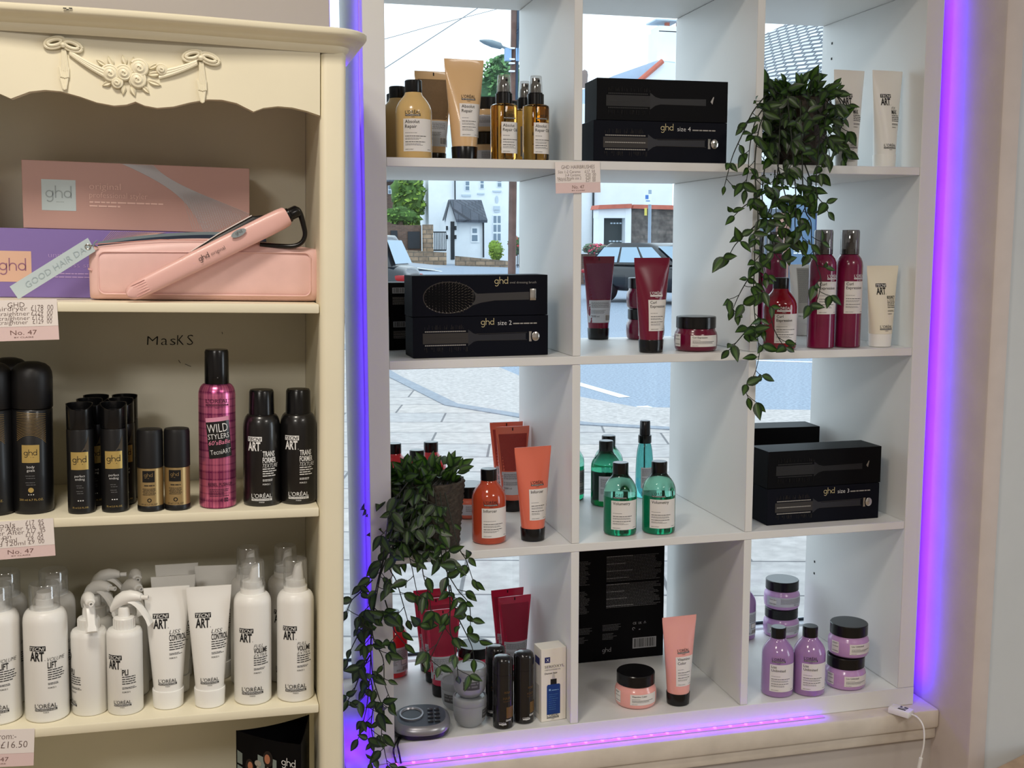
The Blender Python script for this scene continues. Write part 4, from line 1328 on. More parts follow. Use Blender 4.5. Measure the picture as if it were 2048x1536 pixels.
# --- top right: two white tubes
high('fix_tube', 1693, .072, 'white styling tube next to the plant pot in top right compartment', 'tube', 4, 'white tubes in the top right compartment')
high('fix_tube', 1769, .060, 'white styling tube nearest the right side in top right compartment', 'tube', 4, 'white tubes in the top right compartment')

# --- second row left: boxes
boxed('box_2', 'B', 820, 717.7, 1102, 709.7, 'navy brush box printed size 2 with round brush, bottom of front stack')
boxed('box_oval', 'B', 820, 717.7, 1100, 709.7, 'navy box with picture of an oval dressing brush, lying on another box', dz=.0738)
boxed('box_low', 'B', 782, 701, 1026, 694, 'black brush box at the back, lower one behind the oval brush box', group='brush boxes at the back of second row')
boxed('box_low', 'B', 781, 701, 1025, 694, 'black brush box with white barcode, upper one behind the oval brush box', dz=.0650, group='brush boxes at the back of second row')
# --- second row middle: plum range
stand('curl_back', 'B', 1196.5, 680, .023, 'plum cream tube turned backwards with small-print grey label', 'tube', 6, 'plum cream tubes')
stand('curl_jar_back', 'B', 1290, 681, .04, 'lower plum jar of the stack behind the plum tubes', 'jar', 40, 'plum hair mask jars')
stand('curl_jar_back', 'B', 1290, 681, .04, 'upper plum jar of the stack behind the plum tubes', 'jar', 44, 'plum hair mask jars', dz=.0662)
stand('curl_tube', 'B', 1301.5, 706.7, .023, 'plum cream tube with white front label and black cap at the shelf front', 'tube', 4, 'plum cream tubes')
stand('curl_jar', 'B', 1391, 704.6, .04, 'plum jar with black lid beside the hanging ivy', 'jar', -6, 'plum hair mask jars')
# --- second row right: plum cans and bottle
stand('curl_sh', 'B', 1558, 700.4, .032, 'cherry red shampoo bottle behind the ivy strands', 'bottle', 6)
stand('curl_mousse', 'B', 1545, 674, .026, 'plum mousse can at the back behind the cherry red bottle', 'can', 90, 'plum mousse cans')
stand('curl_mousse', 'B', 1508, 671, .026, 'plum mousse can deepest beside the divider, mostly hidden by ivy', 'can', 120, 'plum mousse cans')
stand('white_back', 'B', 1601, 672, .023, 'white tube turned backwards between plum can and cherry red bottle', 'tube', 4)
stand('curl_mousse', 'B', 1640, 697.7, .026, 'plum mousse can partly behind ivy leaves at the shelf front', 'can', 0, 'plum mousse cans')
stand('curl_mousse', 'B', 1692.5, 696, .026, 'plum mousse can with clear view, left of the gel tube', 'can', 0, 'plum mousse cans')
stand('bouncy', 'B', 1759, 695, .023, 'translucent cream gel tube by the right side of second row', 'tube', 3)
# --- third row left: coral range
stand('inf_sh_back', 'C', 790, 1022, .032, 'coral bottle behind the potted ivy, nearest the left side', 'bottle', 20, 'coral bottles behind the potted ivy')
stand('inf_sh_back', 'C', 835.5, 1040, .032, 'coral bottle behind the potted ivy, middle and nearest of three', 'bottle', 10, 'coral bottles behind the potted ivy')
stand('inf_sh_back', 'C', 863, 1018, .032, 'coral bottle behind the potted ivy, right one of three', 'bottle', 0, 'coral bottles behind the potted ivy')
stand('inf_jar', 'C', 938, 1040, .04, 'coral jar with black lid between potted ivy and coral bottle', 'jar', 10)
stand('inf_back', 'C', 1013, 1012, .023, 'coral tube turned backwards, deepest of the pair', 'tube', 2, 'coral tubes turned backwards')
stand('inf_back', 'C', 1025, 1025, .023, 'coral tube turned backwards, just behind the front coral tube', 'tube', 2, 'coral tubes turned backwards')
stand('inf_sh', 'C', 978, 1091, .032, 'orange-red shampoo bottle with white label right of the potted ivy', 'bottle', 14)
stand('inf_tube', 'C', 1065.5, 1085, .023, 'coral cream tube with white front label beside the divider', 'tube', 6)
# --- third row middle: green range
stand('vol_back', 'C', 1139, 1003, .032, 'green bottle cut off by the divider at the left', 'bottle', 10, 'green translucent bottles')
stand('vol_back', 'C', 1216, 1001, .032, 'green bottle at the back, behind another green bottle', 'bottle', 6, 'green translucent bottles')
stand('vol_back', 'C', 1211, 1015, .032, 'green bottle with small-print label behind the front pair', 'bottle', 8, 'green translucent bottles')
stand('texspray', 'C', 1288, 997, .020, 'slim teal spray bottle with black pump behind the green bottles', 'spray bottle', 8)
stand('vol', 'C', 1239.5, 1074, .032, 'green translucent shampoo bottle, left of the front pair', 'bottle', 0, 'green translucent bottles')
stand('vol', 'C', 1316.5, 1071, .032, 'green translucent shampoo bottle, right of the front pair', 'bottle', -2, 'green translucent bottles')
# --- third row right: boxes
boxed('box_3', 'C', 1517.4, 1053, 1771, 1035, 'navy brush box printed size 3, bottom of the right-hand stack')
boxed('box_dim', 'C', 1518.8, 1053, 1771, 1035, 'plain-fronted black brush box, upper one in third row right compartment', dz=.0738)
boxed('box_back', 'C', 1427, 991, 1646, 981, 'lower black box at the back behind the size 3 stack', group='boxes behind the size 3 stack')
boxed('box_back_plain', 'C', 1420, 991, 1640, 981, 'upper black box at the back, its top showing over the size 3 stack', dz=.0738, group='boxes behind the size 3 stack')
# --- bottom left
stand('rasp_sh_back', 'D', 786, 1359, .032, 'red shampoo bottle behind the ivy against the left side', 'bottle', 15)
stand('rasp_back', 'D', 862, 1347, .023, 'raspberry tube deepest in the row of three behind the ivy', 'tube', 4, 'raspberry tubes behind the ivy')
stand('rasp_back', 'D', 873, 1369, .023, 'raspberry tube in the middle of the row of three behind the ivy', 'tube', 4, 'raspberry tubes behind the ivy')
stand('rasp_back', 'D', 887, 1397, .023, 'raspberry tube at the front of the row of three behind the ivy', 'tube', 4, 'raspberry tubes behind the ivy')
stand('rasp_jar', 'D', 951, 1362, .04, 'raspberry jar with black lid behind the grey pots', 'jar', 10)
stand('rasp_back', 'D', 1015, 1346, .023, 'deeper raspberry tube of the pair behind the black spray cans', 'tube', 6, 'raspberry tubes behind the spray cans')
stand('rasp_back', 'D', 1029, 1364, .023, 'nearer raspberry tube of the pair behind the black spray cans', 'tube', 6, 'raspberry tubes behind the spray cans')
stand('cup', 'D', 915, 1428, .031, 'grey lidded pot behind the front stack of two', 'pot', -30, 'grey lidded pots')
stand('cup', 'D', 940, 1462, .031, 'lower grey lidded pot of the front stack', 'pot', 70, 'grey lidded pots')
stand('cup', 'D', 940, 1462, .031, 'upper grey lidded pot with dark lettering on the front stack', 'pot', 0, 'grey lidded pots', dz=.0580)
stand('hairtouch', 'D', 991, 1436, .019, 'black spray can behind the other two, beside grey pots', 'can', -20, 'black touch-up spray cans')
stand('hairtouch', 'D', 1006, 1460, .019, 'black spray can with bronze panel, front left of three', 'can', 6, 'black touch-up spray cans')
stand('hairtouch', 'D', 1047.5, 1449.5, .019, 'black spray can nearest the white serum carton', 'can', 22, 'black touch-up spray cans')
# serum carton
k = Kit('serum_carton')
b = MB(); b.box(-.0255, .0255, 0, .038, 0, .143, mat('white_carton', (232, 226, 214), .5), bev=.0005, seg=1); p0 = k.part('carton', b)
b = MB(); f = Flat(0)
BLUE = mat('blue_print', (22, 60, 130), .4); NAV = mat('navy_print', (28, 36, 96), .5)
b.poly([(-.0185, .116), (-.0075, .116), (-.0075, .127), (-.0185, .127)], NAV, y=-.0003)
text(b, f, 'X', -.0155, .1185, .006, WHITEINK, lift=.0006)
text(b, f, 'SERIOXYL', -.0185, .1055, .0052, INK, width=.040, bold=-.008)
text(b, f, 'STEMOXYDINE 5%', -.0185, .1005, .0026, INKG, width=.032); text(b, f, 'Denser hair', -.0185, .0935, .0034, INK, width=.026, bold=.01)
b.poly([(-.014, .013), (.0135, .013), (.0135, .070), (.0115, .0725), (-.012, .0725), (-.014, .070)], BLUE, y=-.0003)
b.poly([(-.0065, .0725), (.006, .0725), (.006, .083), (-.0065, .083)], INK, y=-.0003)
b.poly([(-.0035, .083), (.003, .083), (.0015, .096), (-.002, .096)], mat('dropper_print', (196, 192, 188), .5), y=-.0003)
b.poly([(-.010, .060), (-.006, .060), (-.006, .064), (-.010, .064)], mat('pale_blue_print', (120, 160, 205), .5), y=-.0005)
fine(b, f, -.004, .060, .014, 1, .0018, .002, mat('pale_blue_print', (120, 160, 205), .5), 2, lift=.0006, ragged=0)
fine(b, f, -.010, .052, .021, 8, .0010, .0042, mat('mid_blue_print', (70, 115, 175), .5), 4, lift=.0006)
logo(b, f, -.0135, .0055, .024, INK, WHITEINK)
k.part('printed_front', b, p0)
b = MB(); text(b, Flat(0), '', 0, 0, .001, INK)
b.box(-.0262, -.0258, .008, .030, .110, .124, NAV); b.box(-.0262, -.0258, .010, .028, .012, .070, mat('side_print', (190, 186, 178), .5)); k.part('printed_side', b, p0)
boxid = stand(k, 'D', 1107, 1441.5, .0, 'white serum carton with blue bottle picture beside the divider', 'carton', 6)
# telephone charging base
k = Kit('charging_dock')
PHG = mat('phone_silver', (150, 150, 156), .3, metal=.6); PHD = mat('phone_dark', (22, 24, 30), .35); PHK = mat('phone_slate', (62, 70, 82), .35)
def slab(rows, m_, b, n=56, e=2.5, tilt=.16):
    rings = []
    for z, a_, c_ in rows:
        rings.append([(a_ * math.copysign(abs(cos(t)) ** (2 / e), cos(t)), c_ * math.copysign(abs(sin(t)) ** (2 / e), sin(t)), z + tilt * (c_ * math.copysign(abs(sin(t)) ** (2 / e), sin(t))) * (1 if z > .004 else 0)) for t in [2 * pi * j / n for j in range(n)]])
    b.loft(rings, m_, True, False)
b = MB(); slab([(0, .046, .036), (.003, .050, .040), (.010, .052, .0425), (.018, .0535, .044)], PHD, b); p0 = k.part('base', b)
b = MB(); slab([(.018, .0535, .044), (.022, .0540, .0445), (.027, .0525, .043), (.031, .048, .0385), (.0325, .0455, .036)], PHG, b); k.part('silver_rim', b)
b = MB(); slab([(.0325, .0455, .036), (.0318, .044, .0345), (.0318, .001, .001)], PHK, b); k.part('top_panel', b)
b = MB()
n_ = 36; cx_, cy_ = -.018, .004
def ov(a_, c_, z): return [(cx_ + a_ * cos(2 * pi * j / n_), cy_ + c_ * sin(2 * pi * j / n_), z + .16 * (cy_ + c_ * sin(2 * pi * j / n_))) for j in range(n_)]
b.loft([ov(.0225, .0215, .0322), ov(.0225, .0215, .0352), ov(.0195, .0185, .0350), ov(.0180, .0170, .0326)], PHG, False, False)
b.loft([ov(.0180, .0170, .0326), ov(.0150, .0140, .0322), ov(.001, .001, .0322)], BLACK, False, False); k.part('handset_cradle', b)
for i in range(2):
    for j in range(4):
        b = MB(); x0, y0 = .017 + .0125 * i, -.022 + .0125 * j
        b.box(x0 - .0052, x0 + .0052, y0 - .0045, y0 + .0045, .0325 + .16 * y0, .0352 + .16 * y0, PHD, bev=.0012); k.part('button', b)
phone = stand(k, 'D', 843, 1484, .042, 'silver and black telephone charging base at the front of bottom left compartment', 'telephone base', -8)
q0 = at_z(797, 1472, T)
for (pts_px, lab) in (([(798, 1474), (789, 1492), (787, 1504), (791, 1521), (797, 1545), (803, 1580)], 'outer black cord from the telephone base hanging over the front edge'),
                      ([(800, 1476), (795, 1490), (797, 1500), (800, 1516), (805, 1545), (809, 1580)], 'inner black cord from the telephone base hanging over the front edge')):
    P3 = []
    for i, (u, v) in enumerate(pts_px):
        if i == 0: P3.append(at_z(u, v, T + .004))
        elif i == 1: P3.append(at_z(u, v, T + .0022))
        else: P3.append(at_y(u, v, -.004 - .0008 * i))
    P3 = [Vector(p_) - q0 for p_ in P3]
    c_ = empty('telephone_cable', q0); tag(c_, lab, 'cord', 'cords of the telephone base')
    b = MB(); b.tube(smooth(P3), .0018, BLACKM, seg=8); link('wire', b.mesh('wire'), c_)
# --- bottom middle
k = Kit('appliance_box')
b = MB(); b.box(-.140, .140, 0, .07, 0, .315, DARKC, bev=.001, seg=1); p0 = k.part('carton', b)
b = MB(); f = Flat(0); PG = mat('small_white_print', (92, 92, 94), .6); PW = mat('bright_print', (150, 150, 152), .6)
for (x0, z0, w_, n_) in ((-.125, .295, .110, 13), (.006, .295, .128, 13), (-.125, .225, .095, 17), (.006, .232, .128, 18), (-.125, .158, .095, 16), (.006, .170, .128, 17)):
    fine(b, f, x0, z0, w_, n_, .0013, .0032, PG, int(abs(z0) * 1000) + n_, maxw=.018, ragged=.15)
    for i in range(0, n_, 5): fine(b, f, x0, z0 - i * .0032, w_ * .5, 1, .0015, .003, PW, i + n_, lift=.0007)
for (x0, z0) in ((-.125, .072), (-.068, .076), (-.002, .080)):
    fine(b, f, x0, z0, .045, 5, .0011, .0030, PG, 4); fine(b, f, x0, z0 - .020, .034, 5, .0011, .0030, PG, 5)
wordmark(b, f, -.002, .020, PW, .020)
text(b, f, 'CE', .068, .077, .005, PW); text(b, f, 'UK', .081, .077, .005, PW, sx=.8); b.tube([(.096 + .003 * cos(t), -.0004, .0795 + .003 * sin(t)) for t in [i * pi / 3 * 2 + pi / 2 for i in range(4)]], .0005, PW, seg=4)
b.tube([(.070 + .0028 * cos(t), -.0004, .067 + .0028 * sin(t)) for t in [2 * pi * i / 12 for i in range(10)]], .0006, PW, seg=4); b.box(.082, .0855, -.0006, -.0002, .064, .0655, PW)
barcode(b, f, .068, .022, .055, .024, INK, mat('grey_white', (150, 150, 152), .5), seed=6)
k.part('small_print', b, p0)
a_, c_ = at_z(1159, 1327, T), at_z(1326, 1311, T)
ang = math.atan2(c_.y - a_.y, c_.x - a_.x)
dirx = (c_ - a_).normalized()
ctr = c_ - dirx * .140
put(k, (ctr.x + .0, ctr.y, T + EPS), 'large black appliance box with small print, standing at back of bottom middle compartment', 'box', ang)
stand('vit_jar', 'D', 1270.5, 1421, .04, 'blush pink jar with black lid in bottom middle compartment', 'jar', -4)
stand('vit_tube', 'D', 1355.5, 1414.4, .023, 'blush pink cream tube with black cap in bottom middle compartment', 'tube', 3)
# --- bottom right: lilac range
stand('liss_sh_back', 'D', 1482, 1283, .032, 'violet bottle at the back, cut off by the divider', 'bottle', 5, 'violet shampoo bottles')
stand('liss_jar_back', 'D', 1561, 1278.5, .04, 'lower lilac jar of the back stack near the glass', 'jar', 5, 'lilac hair mask jars')
stand('liss_jar_back', 'D', 1561, 1278.5, .04, 'upper lilac jar of the back stack near the glass', 'jar', 0, 'lilac hair mask jars', dz=.0662)
stand('liss_sh', 'D', 1553, 1397, .032, 'violet shampoo bottle, left of the front pair', 'bottle', -4, 'violet shampoo bottles')
stand('liss_sh', 'D', 1616, 1394.7, .032, 'violet shampoo bottle, right of the front pair', 'bottle', -4, 'violet shampoo bottles')
stand('liss_jar', 'D', 1689, 1383, .04, 'lower lilac jar of the front stack by the right side', 'jar', -2, 'lilac hair mask jars')
stand('liss_jar', 'D', 1693, 1381.5, .04, 'upper lilac jar of the front stack by the right side', 'jar', 4, 'lilac hair mask jars', dz=.0662)

# ================================================================== GOODS IN THE CREAM CABINET
def cstand(kit, z, u, v, r, label, cat, rz=0.0, group=None, lean=0.0):
    p_ = cab_on(u, v, z)
    o = MCI @ CAM_LOC
    d = Vector((p_.x - o.x, p_.y - o.y, 0)).normalized()
    p_ = p_ + d * r
    M = MCAB @ Matrix.Translation((p_.x, p_.y, z + EPS)) @ Matrix.Rotation(radians(rz), 4, 'Z') @ Matrix.Rotation(lean, 4, 'Y')
    return put(K[kit] if isinstance(kit, str) else kit, None, label, cat, 0, group, M)
def cat_y(kit, z, u, y, label, cat, rz=0.0, group=None):
    p_ = cab_at(u, 900, y)
    # centre column u at depth y, at the height of the piece's middle
    for _ in range(3):
        w_ = MCAB @ Vector((p_.x, y, z + .09))
        q_ = RC.transposed() @ (w_ - CAM_LOC)
        uu = 1024 + FPX * q_.x / -q_.z
        p_.x += (u - uu) * (-q_.z) / FPX
    M = MCAB @ Matrix.Translation((p_.x, y, z + EPS)) @ Matrix.Rotation(radians(rz), 4, 'Z')
    return put(K[kit], None, label, cat, 0, group, M)
# middle shelf: black and gold range, pink can, black cans
cstand('foam_black', Z2, 68, 1029.6, .027, 'tall black styling bottle with gold label on the middle shelf', 'bottle', 3, 'tall black styling bottles', lean=.012)
cat_y('foam_black', Z2, 22, .115, 'tall black styling bottle standing behind the gold-labelled front one', 'bottle', 0, 'tall black styling bottles')
cat_y('foam_black', Z2, -14, .052, 'tall black styling bottle cut off by the left edge of the photo', 'bottle', 0, 'tall black styling bottles')
for (u, v, n_) in ((164, 1029, 'left'), (231, 1026, 'right')):
    cstand('finish', Z2, u, v, .018, 'slim black spray can with gold label, front of the %s file' % n_, 'can', 2, 'slim black spray cans')
    o = MCI @ CAM_LOC
    for j, w_ in enumerate(('second', 'third')):
        cat_y('finish', Z2, u + (13 if n_ == 'left' else 8) * (j + 1) + 4, .082 + .041 * j, 'slim black spray can, %s in the %s file' % (w_, n_), 'can', 20 - 8 * j, 'slim black spray cans')
cstand('serum', Z2, 302, 1024.5, .018, 'small bronze bottle with black cap, left of the pair', 'bottle', 0, 'small bronze bottles')
cstand('serum', Z2, 355.5, 1022, .018, 'small bronze bottle with black cap, right of the pair', 'bottle', -4, 'small bronze bottles')
cstand('pink_can', Z2, 436, 1018.7, .026, 'tall pink checked metal can with black cap', 'can', 0)
cstand('texture', Z2, 524, 1014, .027, 'black gel can with white lettering, left of the pair', 'can', 2, 'black gel cans')
cstand('texture', Z2, 596.5, 1010, .027, 'black gel can with white lettering, beside the cabinet side', 'can', 2, 'black gel cans')
# lower shelf: white range
cstand('volume_lift', Z3, 96, 1447, .030, 'white spray can with clear cap, second from the left in front', 'can', 2, 'white spray cans with clear caps')
cstand('volume_lift', Z3, 1, 1452, .030, 'white spray can with clear cap cut off by the left edge', 'can', 2, 'white spray cans with clear caps')
cat_y('volume_lift', Z3, 110, .116, 'white spray can with clear cap behind the fully visible one', 'can', 10, 'white spray cans with clear caps')
cat_y('volume_lift', Z3, 14, .122, 'white spray can with clear cap in the back row at far left', 'can', 10, 'white spray cans with clear caps')
cstand('pli', Z3, 181.5, 1434, .026, 'white trigger spray with its nozzle pointing forward', 'spray bottle', -78, 'white trigger sprays')
cstand('pli', Z3, 252, 1432, .0255, 'white trigger spray with its nozzle pointing right', 'spray bottle', -16, 'white trigger sprays')
cat_y('pli', Z3, 193, .109, 'white trigger spray directly behind the forward-pointing one', 'spray bottle', -35, 'white trigger sprays')
cat_y('pli', Z3, 206, .163, 'white trigger spray deepest in the left file', 'spray bottle', 0, 'white trigger sprays')
cat_y('pli', Z3, 262, .109, 'white trigger spray behind the right-pointing one', 'spray bottle', -60, 'white trigger sprays')
cat_y('pli', Z3, 272, .163, 'white trigger spray deepest, near the white tubes', 'spray bottle', -80, 'white trigger sprays')
cstand('liss_tube', Z3, 337, 1420.6, .021, 'white styling tube at the front, left of the pair', 'tube', 2, 'white styling tubes')
cstand('liss_tube', Z3, 420, 1418, .021, 'white styling tube at the front, right of the pair', 'tube', 2, 'white styling tubes')
cat_y('liss_tube', Z3, 348, .105, 'white styling tube second in the left file', 'tube', 3, 'white styling tubes')
cat_y('liss_tube', Z3, 355, .170, 'white styling tube deepest in the left file', 'tube', 2, 'white styling tubes')
cat_y('liss_tube', Z3, 433, .150, 'white styling tube behind the right front tube', 'tube', -4, 'white styling tubes')
cstand('foam', Z3, 506, 1412, .0275, 'white mousse can with clear cap, left of the front pair', 'can', 2, 'white mousse cans')
cstand('foam', Z3, 591, 1406, .0275, 'white mousse can with clear cap next to the cabinet side', 'can', 2, 'white mousse cans')
cat_y('foam', Z3, 497, .122, 'white mousse can behind the left mousse can', 'can', 8, 'white mousse cans')
cat_y('foam', Z3, 571, .122, 'white mousse can behind the right mousse can', 'can', 4, 'white mousse cans')

# ================================================================== TOP SHELF OF THE CABINET
def M_at(x, y, z, rz=0.0):
    return MCAB @ Matrix.Translation((x, y, z)) @ Matrix.Rotation(rz, 4, 'Z')
ROSE = mat('rose_carton', (184, 146, 138), .42, coat=.15); PURP = mat('lavender_carton', (132, 112, 178), .42, coat=.15)
GREYB = mat('pale_blue_grey', (186, 200, 204), .5); FADE = mat('faded_rose_print', (226, 190, 180), .45); MESHP = mat('silver_mesh_print', (196, 196, 200), .4)
# lavender box, lower
k = Kit('styler_box')
b = MB(); b.box(-.335, 0, 0, .085, 0, .0985, PURP, bev=.0006, seg=1); p0 = k.part('carton', b)
b = MB(); f = Flat(0); b.poly([(-.335 + .012, .022), (-.255, .022), (-.255, .066), (-.335 + .012, .066)], mat('peach_square', (222, 182, 160), .5), y=-.0003)
wordmark(b, f, -.262, .038, mat('mauve_ink', (150, 104, 130), .5), .036, 'R')
LAVI = mat('lilac_ink', (186, 160, 214), .45)
text(b, f, 'unplugged', -.232, .058, .0075, LAVI, width=.050, bold=-.015); text(b, f, 'cordless styler', -.232, .044, .0065, LAVI, width=.075, bold=-.015); fine(b, f, -.232, .034, .09, 2, .0016, .005, LAVI, 3)
for i in range(26):
    b.tube([(-.145 + .003 * i, -.0004, .0975), (-.165 + .0022 * i + .0, -.0004, .074 + .0006 * i)], .00025, FADE, seg=4)
k.part('printed_front', b, p0)
q_ = cab_on(428, 560, Z1)
put(k, None, 'lavender styler box lying under the rose box on the top shelf', 'box', M=M_at(cab_at(430, 530, .121).x, .121, Z1 + EPS))
# rose box, upper
k = Kit('styler_box')
xl, xr = cab_at(45, 400, .126).x, cab_at(499, 400, .126).x
W_ = xr - xl
b = MB(); b.box(0, W_, 0, .08, 0, .0965, ROSE, bev=.0006, seg=1); p0 = k.part('carton', b)
b = MB(); b.poly([(W_ * .081, .026), (W_ * .227, .026), (W_ * .227, .070), (W_ * .081, .070)], GREYB, y=-.0003)
wordmark(b, f, W_ * .154, .044, mat('mid_grey_ink', (148, 160, 164), .5), .035, 'C'); fine(b, f, W_ * .142, .038, .016, 1, .0007, .002, mat('mid_grey_ink', (148, 160, 164), .5), 2)
text(b, f, 'original', W_ * .285, .058, .0095, FADE, width=.043, bold=-.014); text(b, f, 'professional styler', W_ * .285, .046, .0085, FADE, width=.080, bold=-.014)
fine(b, f, W_ * .285, .0385, .102, 1, .0022, .004, FADE, 4, ragged=0); fine(b, f, W_ * .285, .033, .042, 1, .0022, .004, FADE, 5, ragged=0)
# twisted band of fine lines
N_ = 34
for i in range(N_):
    t = i / (N_ - 1)
    a0 = Vector((W_ * (.43 + .135 * t), 0, .0960)); a1 = Vector((W_ * (.63 + .02 * (1 - t)), 0, .066 + .004 * t)); a2 = Vector((W_ * (.72 + .10 * t), 0, .048 + .004 * t)); a3 = Vector((W_ * (.79 + .21 * t) if t < .99 else W_, 0, .001 + .034 * max(0, (t - .15)) ** 1.2))
    ps = []
    for j in range(15):
        s_ = j / 14
        v_ = a0 * (1 - s_) ** 3 + a1 * 3 * s_ * (1 - s_) ** 2 + a2 * 3 * s_ * s_ * (1 - s_) + a3 * s_ ** 3
        ps.append((min(v_.x, W_ - .0005), -.0004, max(.001, min(.0958, v_.z))))
    b.tube(ps, .00026, MESHP, seg=4)
for i in range(22):
    t = i / 21
    ps = []
    for j in range(9):
        s_ = j / 8
        ps.append((W_ * (.74 + .24 * t - .05 * s_ + .02 * s_ * t), -.0004, .004 + (.052 - .028 * t) * s_))
    b.tube(ps, .00022, MESHP, seg=4)
k.part('printed_front', b, p0)
put(k, None, 'rose pink styler box with silver mesh pattern lying on the lavender box', 'box', M=M_at(xl, .125, Z1 + .0985 + 2 * EPS))
# pink pouch
k = Kit('zip_pouch')
PINKL = mat('pink_leatherette', (232, 192, 187), .42, noise=.02, nscale=60, bump=.03); ZIPG = mat('grey_zip_band', (120, 136, 142), .5); LIN = mat('dark_blue_lining', (34, 46, 66), .6)
PL = .321
def pouch_ring(x, sx, n=40):
    """rounded box section in yz; sx 0..1 grows towards the middle"""
    t = x / PL
    h = .074 + .014 * sin(pi * min(1, max(0, t))) + .004 * t
    dpt = .030 * sx
    out = []
    for j in range(n):
        a_ = 2 * pi * j / n
        c, s_ = cos(a_), sin(a_)
        e = 2 / 4.2
        out.append((x, .034 + dpt * math.copysign(abs(c) ** e, c) , h / 2 + (h / 2 * (.80 + .20 * sx)) * math.copysign(abs(s_) ** e, s_)))
    return out
b = MB()
xs = [0, .0015, .005, .010, .016] + [.016 + (PL - .032) * i / 24 for i in range(1, 24)] + [PL - .016, PL - .010, PL - .005, PL - .0015, PL]
def sxf(x):
    e = min(x, PL - x) / .016
    return 1.0 if e >= 1 else sqrt(max(0.0, 1 - (1 - e) ** 2)) * .35 + .65
b.loft([pouch_ring(x, sxf(x)) for x in xs], PINKL)
p0 = k.part('body', b, sharp=60)
b = MB()
def front_y(x): return .034 - .030 * sxf(x) - .0002
rr = .009
x0, x1, z0, z1 = .013, PL - .014, .009, .068
ps = []
for (cx, cz, a0) in ((x1 - rr, z0 + rr, -pi / 2), (x1 - rr, z1 + .004 - rr, 0), (x0 + rr, z1 - rr, pi / 2), (x0 + rr, z0 + rr, pi)):
    for i in range(7):
        a_ = a0 + i / 6 * pi / 2
        ps.append((cx + rr * cos(a_), front_y(cx) + .0003, cz + rr * sin(a_)))
ps.append(ps[0])
dense = []
for i in range(len(ps) - 1):
    a_, c_ = Vector(ps[i]), Vector(ps[i + 1]); n_ = max(1, int((c_ - a_).length / .01))
    dense += [a_.lerp(c_, j / n_) for j in range(n_)]
dense.append(Vector(ps[-1]))
b.tube(dense, .0011, PINKL, seg=8)
k.part('piping', b, p0)
b = MB()  # back lip of the open zip standing up behind the front lip
rows, lips, lin_ = [], [], []
for i in range(25):
    t = i / 24
    x = .010 + t * .235
    z_f = .074 + .014 * sin(pi * x / PL) + .004 * x / PL - .0015
    z_b = .078 + .022 * sin(pi * min(1, t * .62 + .03)) ** .8
    rows.append([(x, .046, z_b - .0045), (x, .0445, z_b - .0045), (x, .0445, z_b), (x, .046, z_b)])
    lin_.append([(x, .024, z_f - .001), (x, .045, z_b - .004)])
b.loft(rows, ZIPG); k.part('zip_band', b, p0)
b = MB(); b.loft(lin_, LIN, False, False, closed=False); k.part('lining', b, p0)
b = MB(); b.tube([(PL * .03, .010, .078), (PL * .3, .007, .0865), (PL * .6, .007, .0875)], .0006, mat('pink_seam', (206, 146, 134), .6), seg=5); k.part('seam', b, p0)
b = MB(); b.tube([(-.0012, .02, .044), (.0, .010, .043), (.004, .0055, .042)], .0012, PINKL, seg=6); k.part('end_tab', b, p0)
# swing tag on the zip pull
xp = cab_at(177, 560, .05).x
def pl_(u, v, y): 
    q_ = cab_at(u, v, y); return Vector((q_.x - xp, q_.y - .048, q_.z - Z1))
TA, TB_, TC, TD = pl_(175.6, 476.6, .050), pl_(191, 503, .050), pl_(37, 599.5, .034), pl_(19.3, 574, .034)
TC.z = max(TC.z, .0012)
n_ = (TB_ - TA).cross(TD - TA).normalized() * .0009
if n_.y > 0: n_ = -n_
b = MB(); P8 = [TA, TB_, TC, TD]; b.add([tuple(p_ + n_) for p_ in P8] + [tuple(p_ - n_) for p_ in P8], [(0, 1, 2, 3), (7, 6, 5, 4), (0, 4, 5, 1), (1, 5, 6, 2), (2, 6, 7, 3), (3, 7, 4, 0)], GREYB)
tg = k.part('swing_tag', b, p0, 'pale blue-grey tag')
b = MB(); ex = ((TA - TD) * .5 + (TB_ - TC) * .5).normalized(); ez = (TA - TB_).normalized(); ey = ez.cross(ex).normalized()
Mt = basis(ex, -ey, ez, (TD + TC) / 2)
for i in range(4):
    pass
tm = MB(); text(tm, Flat(0), 'GOOD HAIR DAY', .018, -.0045, .0085, mat('embossed_grey', (160, 176, 182), .5), width=.100, bold=-.01)
sgn = 1 if (Mt.to_3x3() @ Vector((0, -1, 0))).dot(n_) > 0 else -1
if sgn < 0: Mt = Mt @ Matrix.Scale(-1, 4, (0, 1, 0))
b.add([tuple(Mt @ (Vector(v_) + Vector((0, -.0010, 0)))) for v_ in tm.v], tm.f, mat('embossed_grey', (160, 176, 182), .5)); k.part('embossing', b, tg)
b = MB(); rc = TA.lerp(TB_, .5).lerp(TD.lerp(TC, .5), .05) + n_ * 1.4
b.tube([rc + Vector((.0034 * cos(t), 0, .0034 * sin(t))) for t in [2 * pi * i / 16 for i in range(17)]], .0009, SILVER, seg=6); b.tube([rc + Vector((.003, 0, .001)), rc + Vector((.007, .003, .002)), rc + Vector((.012, .006, -.001))], .0012, SILVER, seg=6); b.tube([rc + Vector((.007, .0, .001)), rc + Vector((.009, 0, .006)), rc + Vector((.012, .002, .009))], .0012, ZIPG, seg=6)
k.part('eyelet', b, tg)
put(k, None, 'pink zip pouch with a grey tag in front of the styler boxes', 'pouch', M=M_at(xp, .048, Z1 + EPS))
